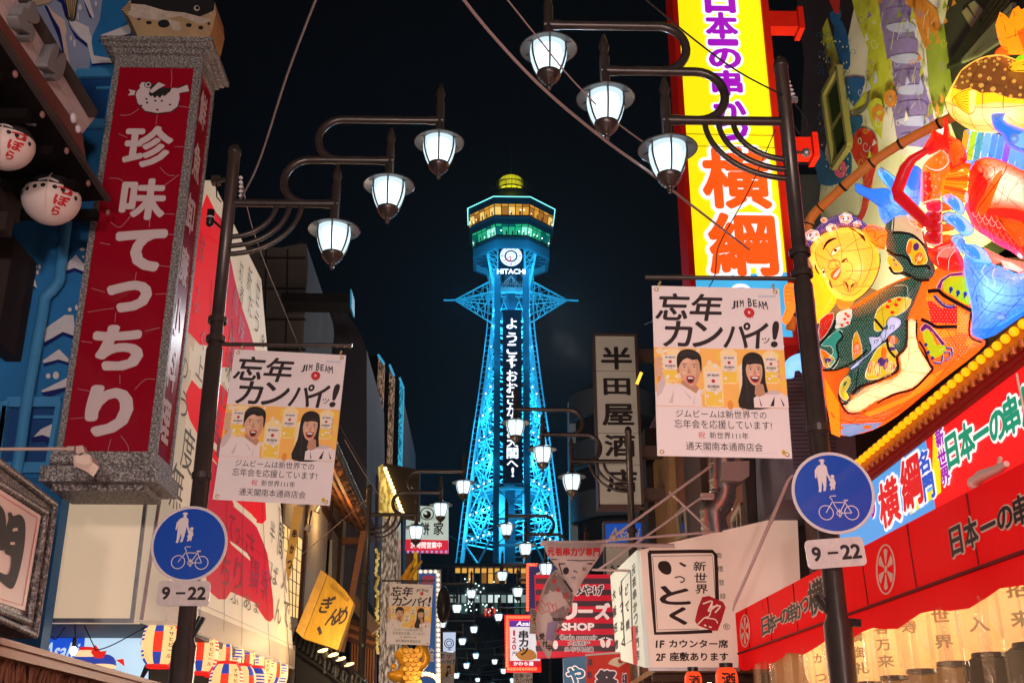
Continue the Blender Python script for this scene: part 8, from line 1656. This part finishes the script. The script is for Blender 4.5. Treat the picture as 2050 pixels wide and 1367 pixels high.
poly(s, pI6, Z6([(995, 500), (1005, 465), (1040, 455), (1075, 465), (1095, 505), (1090, 545), (1060, 558), (1020, 540)]), BRI, .007, 3); poly(s, pI6, Z6([(1150, 470), (1165, 465), (1210, 490), (1195, 500), (1165, 485)]), BRI, .007); stroke(s, pI6, Z6([(1120, 580), (1160, 572), (1192, 590), (1180, 612), (1160, 612)]), 2.5, BRI, .007, 4)
0 and poly(s, pI6, Z6([(1010, 660), (1030, 645), (1055, 660), (1070, 690), (1100, 655), (1125, 665), (1110, 700), (1075, 735), (1050, 740), (1040, 770), (1120, 755), (1250, 735), (1250, 742), (1130, 765), (1032, 782), (1050, 735), (1022, 700)]), BRI, .007); 0 and poly(s, pI6, Z6([(1160, 795), (1125, 810), (1090, 850), (1063, 885), (1075, 893), (1110, 875), (1180, 895), (1262, 930), (1190, 888), (1120, 865), (1155, 830)]), BRI, .0075)
for ch, x, y in (('新', 1305, 495), ('世', 1312, 580), ('界', 1320, 665)): put(s, pI6, ch, *Z6([(x, y)])[0], 25, 19, BRI, .007, off=.015, slant=.1)
for ch, x, y in (('商', 1448, 415), ('標', 1458, 515), ('登', 1468, 615), ('録', 1478, 718)): put(s, pI6, ch, *Z6([(x, y)])[0], 11.5, 11.5, BRI, .007)
put(s, pI6, '1F', *Z6([(1010, 1075)])[0], 17, 15, BRI, .007, off=.035, slant=.12); put(s, pI6, 'カウンター席', *Z6([(1298, 1072)])[0], 118, 17, BRI, .007, off=.03); put(s, pI6, '2F', *Z6([(1015, 1172)])[0], 19, 15, BRI, .007, off=.035, slant=.12); put(s, pI6, '座敷あります', *Z6([(1300, 1168)])[0], 118, 18, BRI, .007, off=.03); put(s, pI6, 'と', *Z6([(1120, 712)])[0], 62, 38, BRI, .0075, off=.03); put(s, pI6, 'く', *Z6([(1145, 865)])[0], 36, 36, BRI, .0075, off=.045); put(s, pI6, '®', *Z6([(1505, 945)])[0], 13, 13, BRI, .007)
poly(s, pI6, Z6([(1325, 725), (1375, 715), (1480, 760), (1500, 800), (1470, 900), (1440, 975), (1400, 975), (1290, 935), (1270, 900), (1295, 800)]), REDI, .009); 
for q, w in (([(1330, 775), (1400, 755), (1370, 830), (1440, 780)], 3), ([(1400, 760), (1380, 860), (1340, 880), (1290, 930)], 2.5), ([(1380, 800), (1460, 790), (1420, 840)], 3), ([(1350, 880), (1420, 890), (1440, 920)], 2.2), ([(1340, 930), (1355, 940)], 3), ([(1375, 945), (1395, 950)], 3)): stroke(s, pI6, Z6(q), w, IW, .012, 4)
vtext(s, pS6, '元祖串かつ専門店', (1278, 1150), (1286, 1310), 10, 18, BRI, lift=-.06, off=.03); 
s.build('lettering', t); s = MB(); pS7 = plXr(pS6.p0.x-.004)
for tx, a, b in (('大阪名物', (1236, 1190), (1240, 1290)), ('元祖串かつ専門店', (1276, 1140), (1284, 1312)), ('いっとく', (1250, 1180), (1255, 1285)), ('どて焼', (1262, 1180), (1264, 1250))): vtext(s, pS7, tx, a, b, 11, 20, BRI, lift=.052, off=.03)
stroke(s, pS7, [(1243, 1164), (1262, 1142), (1266, 1280), (1250, 1290), (1243, 1164)], 2, BRI, .053); poly(s, pS7, [(1263, 1255), (1272, 1250), (1276, 1330), (1268, 1330)], REDI, .053); s.build('lettering', t)
m = MB(); m.bar(pI6.hit(1298, 1339, .02), pI6.hit(1480, 1339, .02), .04, GREYM); m.build('edge_rail', t)
# white pipe frame
t = thing('pipe_frame', 'white pipe framework carrying the twisted cloth banner', 'frame', hy(1220, 1080, 13.8)); WP = mat('pipe_white', (.66, .56, .53), .45); m = MB(); pp6 = plY(13.8)
for a, b, w in (((1216, 1082), (1424, 932), .035), ((1195, 1142), (1412, 990), .028), ((1340, 984), (1420, 1060), .028), ((1082, 1088), (1350, 1092), .05), ((1150, 1087), (1432, 1064), .03), ((1185, 1140), (1262, 1142), .03), ((1084, 1084), (1215, 1084), .03)): m.tube([pp6.hit(*a), pp6.hit(*b)], w*.5, WP, 10)
m.sph(pp6.hit(1228, 1076), .05, WP, 10, 6); m.box(*sorted((pp6.hit(1403, 985).x, pp6.hit(1428, 985).x)), 13.75, 13.85, pp6.hit(1410, 998).z, pp6.hit(1410, 988).z, WP); m.build('pipe', t)
t = thing('awning_stay', 'bent white rod rising from the red awning corner to behind the blue disc', 'rod', hy(1467, 1220, 12.6)); m = MB(); ps6 = plY(12.6); m.tube([ps6.hit(*q) for q in ((1467, 1222), (1472, 1205), (1540, 1050), (1545, 1040), (1578, 962), (1584, 954), (1605, 950))], [.01, .016, .02, .026, .02, .018, .018], WP, 10); m.build('rod', t)
# twisted banner
t = thing('twisted_cloth_banner', 'pale cloth banner twisted on itself, hanging from the white pipe frame', 'banner', hy(1150, 1090, 13.6)); pt6 = plY(13.6); TC = mat('banner_cotton', (.62, .53, .48), .7, noise=.1); TC2 = mat('banner_grey_print', (.3, .25, .23), .7, noise=.35, nscale=14); m = MB()
S = Puff(pt6, [(1086, 1086), (1214, 1088), (1196, 1120), (1168, 1160), (1150, 1194), (1132, 1160), (1110, 1130), (1096, 1112)], .07, 30, 0, 8, .05); S.body(m, TC, .01); m.build('upper_cloth', t); s = MB()
for i, ch in enumerate('元祖串カツ専門'): put(s, pt6, ch, 1102+i*15, 1108+i*.2, 14, 17, REDI, .15, off=.04)
stroke(s, S, [(1104, 1119), (1160, 1122), (1192, 1121)], 1.6, INK, .02); stroke(s, S, [(1118, 1128), (1186, 1128)], 2.6, INK, .02); stroke(s, S, [(1119, 1128), (1126, 1150)], 2, INK, .02); ell(s, S, 1133, 1142, 6, 7.5, INK, .022, .2); stroke(s, S, [(1148, 1142), (1156, 1145)], 2, INK, .022); stroke(s, S, [(1144, 1156), (1152, 1154), (1150, 1160)], 1.6, INK, .022); put(s, pt6, '新', 1168, 1143, 9, 8, INK, .15); stroke(s, S, [(1128, 1160), (1146, 1184)], 3, INK, .022); s.build('lettering', t)
m = MB(); S = Puff(pt6, spl([(1112, 1140), (1092, 1165), (1080, 1200), (1073, 1235), (1076, 1275), (1086, 1300), (1100, 1318), (1108, 1285), (1124, 1250), (1142, 1218), (1148, 1192), (1138, 1165), (1124, 1148)], 3, True), .12, 24, 0, 7, -.02); S.body(m, TC, .01); poly(m, S, [(1112, 1143), (1096, 1166), (1088, 1190), (1120, 1180), (1142, 1215), (1147, 1192), (1136, 1166)], TC2, .006); poly(m, S, [(1100, 1228), (1128, 1212), (1140, 1218), (1122, 1250), (1110, 1240)], TC2, .006); poly(m, S, [(1100, 1180), (1130, 1200), (1120, 1215), (1096, 1195)], TC, .009); m.build('lower_cloth', t); s = MB()
poly(s, S, [(1096, 1246), (1118, 1240), (1114, 1262), (1106, 1282), (1092, 1280)], mat('print_lilac', (.3, .25, .4), .6), .009); poly(s, S, [(1112, 1252), (1122, 1254), (1118, 1266), (1110, 1262)], REDI, .012)
for q in ([(1076, 1212), (1084, 1200), (1092, 1212), (1100, 1204), (1106, 1214), (1112, 1206), (1114, 1220), (1104, 1226), (1094, 1222), (1084, 1228), (1076, 1212)], [(1080, 1208), (1088, 1222)], [(1096, 1206), (1100, 1222)], [(1106, 1208), (1108, 1222)]): stroke(s, S, q, 1.2, REDI, .01, 2)
for ch, x, y in (('受', 1084, 1276), ('付', 1090, 1290), ('中', 1098, 1298)): put(s, pt6, ch, x, y, 11, 13, INK, .14, off=.03)
for ch, x, y in (('旅', 1108, 1166), ('本', 1116, 1184), ('日', 1130, 1196)): put(s, pt6, ch, x, y, 8, 10, REDI, .14, off=.04)
put(s, pt6, 'BILLIKEN', 1118, 1242, 26, 6, INK, .14, off=.03, slant=-.2)
s.build('print', t)
# souvenir shop sign
pS8 = plY(20); t = thing('souvenir_sign', 'red and dark striped souvenir shop sign with pale lettering, behind the twisted banner', 'sign', pS8.hit(1150, 1312)); SR = mat('souvenir_red', (.45, .01, .03), .4, emit=.28, ecol=(.9, .02, .05)); SDK = mat('souvenir_dark', (.05, .03, .04), .4, emit=.1, ecol=(.25, .1, .14)); SWT = mat('souvenir_white', (.75, .62, .62), .4, emit=.3, ecol=(1, .8, .8))
m = MB(); slab(m, pS8, [(1070, 1150), (1236, 1149), (1238, 1310), (1076, 1316)], .2, SR); m.build('board', t); s = MB()
for i in range(7): y = 1157+i*22.5; poly(s, pS8, [(1072, y), (1235, y), (1235, y+11), (1073, y+11)], SDK, .006)
O2 = [(.1, SWT, .012)]
for ch, x in (('み', 1154), ('や', 1176), ('げ', 1198)): put(s, pS8, ch, x, 1181, 21, 21, SDK, .018, off=.03, outl=O2)
for ch, x in (('リ', 1140), ('ー', 1172), ('ズ', 1206)): put(s, pS8, ch, x, 1223, 32 if ch != 'ー' else 30, 34 if ch != 'ー' else 7, SWT, .012, off=.06)
put(s, pS8, 'SHOP', 1157, 1254, 66, 16, SWT, .012, off=.05); put(s, pS8, 'Osaka souvenir', 1158, 1275, 74, 10, SDK, .018, off=.02, outl=O2[:0]+[(.09, SWT, .012)]); put(s, pS8, '大阪特产', 1159, 1287, 44, 9, SDK, .018, off=.02, outl=[(.09, SWT, .012)]); put(s, pS8, '오사카특산물', 1159, 1299, 58, 10, SDK, .018, off=.02, outl=[(.09, SWT, .012)])
for sx in (-1, 1):
    ell(s, pS8, 1212+sx*5.5, 1287, 4.6, 9, SWT, .012, sx*.25)
    for k in range(5): ell(s, pS8, 1212+sx*(2.5+k*2.6), 1276+k*.9, 1.3, 1.6, SWT, .012)
ell(s, pS8, 1112, 1290, 5, 9, SWT, .012); s.build('lettering', t)
# neon menu sign
pN = plY(27.5); t = thing('neon_menu_sign', 'menu sign framed by glowing red bulbs with fried skewers and a price', 'sign', pN.hit(1045, 1340)); NR = mat('neon_red_bulb', (1, .1, .05), emit=3.2, ecol=(1, .07, .03)); NRT = lit('neon_red_tube', (1, .01, .01), 1.0)
m = MB(); slab(m, pN, [(1010, 1230), (1078, 1230), (1084, 1343), (1012, 1343)], .3, lit('neon_red_frame', (.9, .006, .006), .8)); m.build('frame', t); m = MB(); slab(m, pN, [(1020, 1241), (1078, 1241), (1082, 1332), (1021, 1332)], .02, lit('menu_white', (.8, .78, .85), .75), None, .03); slab(m, pN, [(1020, 1241), (1078, 1241), (1078, 1254), (1020, 1254)], .02, lit('menu_purple', (.12, .04, .4), .6), None, .035); slab(m, pN, [(1021, 1322), (1082, 1322), (1082, 1334), (1021, 1334)], .02, lit('menu_red', (.6, .01, .03), .7), None, .035); poly(m, pN, spl([(1033, 1310), (1040, 1302), (1056, 1298), (1070, 1304), (1074, 1316), (1060, 1321), (1042, 1320)], 3, True), mat('skewer_brown', (.35, .15, .03), .5, emit=.3, ecol=(.8, .35, .08)), .04); m.build('panel', t)
s = MB(); put(s, pN, 'Asahi', 1052, 1248, 36, 9, lit('menu_text', (1, .95, 1), .9), .05, off=.03, slant=.2); 
for ch, y in (('串', 1270), ('カ', 1286), ('ツ', 1303)): put(s, pN, ch, 1048, y, 19, 17, INK, .05, off=.035)
for ch, y in (('1', 1267), ('2', 1281), ('0', 1295)): put(s, pN, ch, 1029, y, 8 if ch != '1' else 4, 11, REDI, .05, off=.03)
put(s, pN, '円', 1030, 1308, 8, 8, INK, .05, off=.02); put(s, pN, 'かわら屋', 1048, 1328, 40, 8, MATS['menu_text'], .05, off=.03); s.build('lettering', t)
fr = [(1016+i*6, 1234.5) for i in range(10)]+[(1015.5, 1241+i*6) for i in range(16)]+[(1018+i*6, 1338) for i in range(10)]
for x, y in fr: m = MB(); m.sph(pN.hit(x, y, .06), .042, NR, 7, 5); m.build('bulb', t)
t = thing('neon_blue_sign', 'dark blue sign with red bulb edge high behind the souvenir sign', 'sign', hy(1075, 1210, 30)); pN2 = plY(30); m = MB(); slab(m, pN2, [(1055, 1128), (1130, 1128), (1130, 1230), (1056, 1230)], .3, lit('sign_night_blue', (.02, .03, .14), .5)); m.build('board', t); s = MB()
for i, ch in enumerate('づぼら'): put(s, pN2, ch, 1084, 1150+i*22, 22, 20, lit('cream_tube', (.8, .6, .45), .5), .03, off=.05)
s.build('lettering', t)
for x, y in [(1057+i*6, 1130) for i in range(9)]+[(1056, 1136+i*6) for i in range(15)]: m = MB(); m.sph(pN2.hit(x, y, .06), .042, NR, 7, 5); m.build('bulb', t)
# lower right odds and ends
pz2 = plY(16.5); t = thing('red_fan_banner', 'red cloth banner with a fan and dark lettering below the white brush sign', 'banner', pz2.hit(1215, 1310)); m = MB(); slab(m, pz2, [(1175, 1312), (1258, 1306), (1266, 1420), (1172, 1420)], .01, mat('banner_red', (.5, .03, .02), .6, emit=.15, ecol=(1, .06, .03))); m.build('cloth', t); s = MB()
A_ = [(1238, 1335)]+[(1238+22*math.cos(a), 1335+20*math.sin(a)) for a in [math.radians(200+i*14) for i in range(10)]]; poly(s, pz2, A_, CREAMI, .006); ell(s, pz2, 1242, 1322, 5, 5, REDI, .01); put(s, pz2, '祭', 1214, 1362, 44, 44, SDK, .018, off=.06, outl=[(.12, SWT, .01)]); put(s, pz2, '各種', 1250, 1360, 10, 26, SDK, .018, off=.06, outl=[(.14, SWT, .01)]); vtext(s, pz2, '福助', (1181, 1325), (1180, 1350), 9, 14, SDK, lift=.018, off=.05); s.build('lettering', t)
m = MB(); m.tube([pz2.hit(1172, 1311), pz2.hit(1262, 1304)], .015, WP, 6); m.build('rod', t)
pz3 = plY(18.5); t = thing('navy_sign', 'navy sign with one pale outlined curly character at the bottom edge', 'sign', pz3.hit(1150, 1367)); m = MB(); slab(m, pz3, [(1128, 1316), (1176, 1312), (1176, 1420), (1130, 1420)], .2, mat('navy_face', (.02, .05, .09), .4, emit=.25, ecol=(.1, .25, .4))); m.build('board', t); s = MB(); put(s, pz3, 'や', 1152, 1350, 36, 34, mat('navy_letter', (.02, .08, .14), .4, emit=.2, ecol=(.05, .3, .5)), .012, off=.05, outl=[(.11, SWT, .006)]); s.build('lettering', t)
RLT2 = lit('red_lantern_paper', (.9, .06, .01), .95)
for i, (x, y, r, lab) in enumerate(((1455, 1362, 22, 'red paper lantern under the white brush sign, next to the vinyl curtain'), (1388, 1364, 17, 'red paper lantern hanging left of the one next to the curtain'))):
    Yl = 13.2; c = hy(x, y, Yl); r = r*Yl/2247; t = thing('red_lantern', lab, 'lantern', c, 'red paper lanterns under the white brush sign'); m = MB(); prof = [(r*math.sqrt(max(0, 1-.6*(k/12-1)**2*abs(k/12-1)))*(1-.02*(k % 2)), (k/12-1)*r*1.1) for k in range(25)]; m.lathe(c, prof, RLT2, 24); m.build('paper_body', t); m = MB(); m.lathe(c+Vector((0, 0, r*1.1)), [(r*.6, -.01), (r*.62, .05), (.001, .05)], BLACKM, 16, False); m.build('rim', t); s = MB()
    vs, fs, bb = glyph('酒', .03); s.add([c+Vector(((r+.004)*math.sin((xx-.5)*1.3), -(r+.004)*math.cos((xx-.5)*1.3), (yy-.35)*r*1.3)) for xx, yy in vs], fs, INK); s.build('lettering', t)
t = thing('bare_bulb', 'small glowing bulb cluster below the white brush sign', 'light bulb', hy(1335, 1350, 15)); 
for x, y in ((1337, 1348), (1325, 1360), (1420, 1363)): m = MB(); m.sph(hy(x, y, 15), .035, MATS['warm_bulb'], 10, 6); m.build('bulb', t)
t = thing('stall_interior', 'warm lit interior ceiling under the white brush sign', 'stall', (2.5, 16, 3)); m = MB(); m.box(2.1, 3.6, 14.4, 20, pI6.hit(1300, 1338).z-.02, pI6.hit(1300, 1338).z+.05, mat('stall_wood_ceiling', (.2, .11, .05), .6, noise=.2)); 
for i in range(6): m.box(2.1, 3.5, 14.6+i*.9, 14.7+i*.9, pI6.hit(1300, 1338).z-.12, pI6.hit(1300, 1338).z-.021, WOODD)
m.box(2.1, 3.6, 20, 20.1, 0, 3.4, mat('stall_back', (.25, .1, .04), .7)); m.build('ceiling', t)
# overhead cables
CAB = mat('cable_grey', (.25, .19, .18), .6); CABK = mat('cable_black', (.02, .018, .018), .6)
def cable(pts, r, m_, lab, name='overhead_cable'):
    k = MB(); P = spl([tuple(hy(x, y, Y)) for x, y, Y in pts], 8); k.tube(P, r, m_, 6); tag(k.build(name), lab, 'cable', 'overhead cables')
cable([(640, -20, 6.5), (575, 150, 7.5), (520, 320, 8.6), (484, 395, 9.2)], .009, CAB, 'pale cable running from the top of the left lamp post to the upper edge')
cable([(905, -30, 5.5), (985, 70, 6.0), (1090, 180, 6.5), (1210, 280, 7.2), (1300, 345, 7.8), (1365, 396, 8.4), (1500, 500, 11.9)], .012, CAB, 'thick twisted pale cable sweeping down to the right past the right lamps')
cable([(1000, -20, 6.5), (1080, 80, 7.0), (1150, 165, 7.4), (1240, 250, 7.9), (1370, 340, 9.0)], .007, CAB, 'thin pale cable passing behind the right lamps')
cable([(1270, -20, 6.0), (1390, 80, 6.6), (1480, 145, 7.2), (1575, 195, 7.72)], .007, CABK, 'dark cable crossing the yellow sign to the right lamp post')
cable([(1552, 260, 9.5), (1500, 380, 10.0), (1440, 490, 10.5), (1405, 590, 11.0), (1290, 650, 20)], .006, CABK, 'thin dark wire slanting across the big orange characters')
cable([(484, 365, 9.3), (510, 470, 12), (560, 600, 16), (640, 780, 22), (760, 990, 30)], .006, CAB, 'thin wire from the left lamp post down past the left banner')
for i in range(9):
    y = 1275+i*11; cable([(880+i*2, y+4, 60), (960, y+10+i % 3*3, 60), (1040, y+2, 60)], .035, CABK, ('topmost', 'second', 'third', 'fourth', 'fifth', 'sixth', 'seventh', 'eighth', 'lowest')[i]+' black wire strung across the dark archway, counted from above')
for i, (a, b) in enumerate((((520, 1175, 22.2), (750, 985, 22.4)), ((690, 880, 20), (765, 1000, 22.4)), ((795, 1000, 30), (930, 1090, 60)))): cable([a, tuple((p+q)/2+(4 if k == 1 else 0) for k, (p, q) in enumerate(zip(a, b))), b], .008, CAB, ('thin wire rising to the second left lamp post', 'thin wire slanting from the left banner to the second left lamp post', 'thin wire behind the white lit sign with the crest')[i])
# ================================================================ light given off by the lamps of the place, plus added fill lamps
def plight(name, loc, e, col, r=.3):
    d = bpy.data.lights.new(name, 'POINT'); d.energy = e; d.color = col; d.shadow_soft_size = r
    o = bpy.data.objects.new(name, d); COL.objects.link(o); o.location = loc; return o
CY_ = (0.015, 0.5, 1.0)
for i, (z, e) in enumerate(((38, 3600), (46, 2800), (54, 2400), (62, 2100), (70, 1700))):
    for sx in (-1, 1): plight('tower_floodlight', (XC+sx*(wz(z)*.62), YC-4.2-1.5*(i % 2), z), e, CY_, .6)
    plight('tower_floodlight', (XC, YC+1, z), e*.8, CY_, .6)
for sx in (-1, 1):
    plight('tower_floodlight', (XC+sx*7.5, YC-12, 70), 3800, CY_, .6)
    plight('tower_floodlight', (XC+sx*4.5, YC-9, 79), 1700, CY_, .5)
    plight('tower_floodlight', (XC+sx*15, YC-16, 40), 4200, CY_, 1)
for (x, y, z, e, c) in ((-1.5, -5, 3, 2000, (1, .83, .78)), (1.5, -5, 3, 2000, (1, .77, .70)), (0, 5, 1.6, 90, (1, .55, .42)), (.4, 10.5, 2.0, 120, (1, .6, .5)), (-.6, 16.5, 3.6, 330, (1, .78, .6)), (-.5, 27, 3, 300, (1, .75, .55)), (0, 40, 2, 150, (1, .85, .7))):
    plight('street_fill_light', (x, y, z), e, c, .4)  # added fill lamps without fixtures, standing in for light from the shops
def spot(name, loc, aim, e, col, ang=110):
    d = bpy.data.lights.new(name, 'SPOT'); d.energy = e; d.color = col; d.shadow_soft_size = .12; d.spot_size = math.radians(ang); d.spot_blend = .5
    o = bpy.data.objects.new(name, d); COL.objects.link(o); o.location = loc; o.rotation_euler = (Vector(aim)-Vector(loc)).to_track_quat('-Z', 'Y').to_euler(); return o
spot('terrace_floodlight', (4.3, 10.9, 6.0), (5.5, 12.8, 9.2), 1100, (.85, 1, .2), 85); spot('terrace_floodlight', (4.4, 12.6, 6.4), (5.5, 14.4, 9.6), 800, (1, .95, .6), 85); spot('terrace_floodlight', (4.7, 10.2, 6.6), (5.5, 11.4, 9.8), 600, (.9, 1, .3), 85); spot('terrace_floodlight', (4.4, 11.2, 7.4), (5.5, 12.4, 10.5), 500, (.7, .5, 1), 45)
plight('eatery_light', (-3.3, 24.5, ze-.5), 40, (1, .55, .2), .1); plight('eatery_light', (-3.2, 21.5, ze-.5), 30, (1, .55, .2), .1)
plight('board_light', hy(655, 1285, 18.3), 35, (1, .72, .25), .08); plight('board_light', hy(680, 1290, 18.3), 25, (1, .72, .25), .08)
plight('carving_light', hy(835, 1355, 22.6), 14, (1, .6, .15), .08); plight('lattice_light', hy(728, 1320, 23), 8, (1, .55, .2), .1)
plight('fin_fill_light', (cc.x-rr_*2.2, pcy+4, 14), 1600, CY_, .5)  # added cyan lamp beside the round block, standing in for tower light
plight('street_fill_light', (2.6, 17.5, 3.6), 60, (1, .7, .5), .3)  # another added fill lamp, by the brown building
plight('curtain_light', (XA+.9, 9.0, 2.6), 30, (1, .75, .4), .2)
plight('round_block_fill_light', (3, 42, 18), 2600, (.9, .95, 1), .5)  # added lamp, only there to brighten the round building
plight('interior_light', (XB+1.3, 7.5, 2.6), 40, (1, .7, .35), .15); plight('interior_light', (XB+.9, 11.6, 2.7), 45, (1, .7, .35), .15)
plight('crown_light', (XC, YC-6, zc0+.5), 160, (1, .9, .05), .3)
plight('street_fill_light', (2.5, 3.6, 4.6), 110, (1, .75, .7), .3)  # added fill lamp for the left facade and red sign
HAZE = 0.0002
hz_ = MB(); HM = bpy.data.materials.new('night_air'); HM.use_nodes = True; nt = HM.node_tree; nt.nodes.clear(); ou = nt.nodes.new('ShaderNodeOutputMaterial'); pv_ = nt.nodes.new('ShaderNodeVolumePrincipled')
pv_.inputs['Color'].default_value = (.85, .92, 1, 1); pv_.inputs['Density'].default_value = HAZE; pv_.inputs['Anisotropy'].default_value = .3
nt.links.new(pv_.outputs[0], ou.inputs['Volume']); hz_.box(-45, 45, -35, 200, -1, 125, HM); ho_ = hz_.build('haze'); ho_['kind'] = 'stuff'
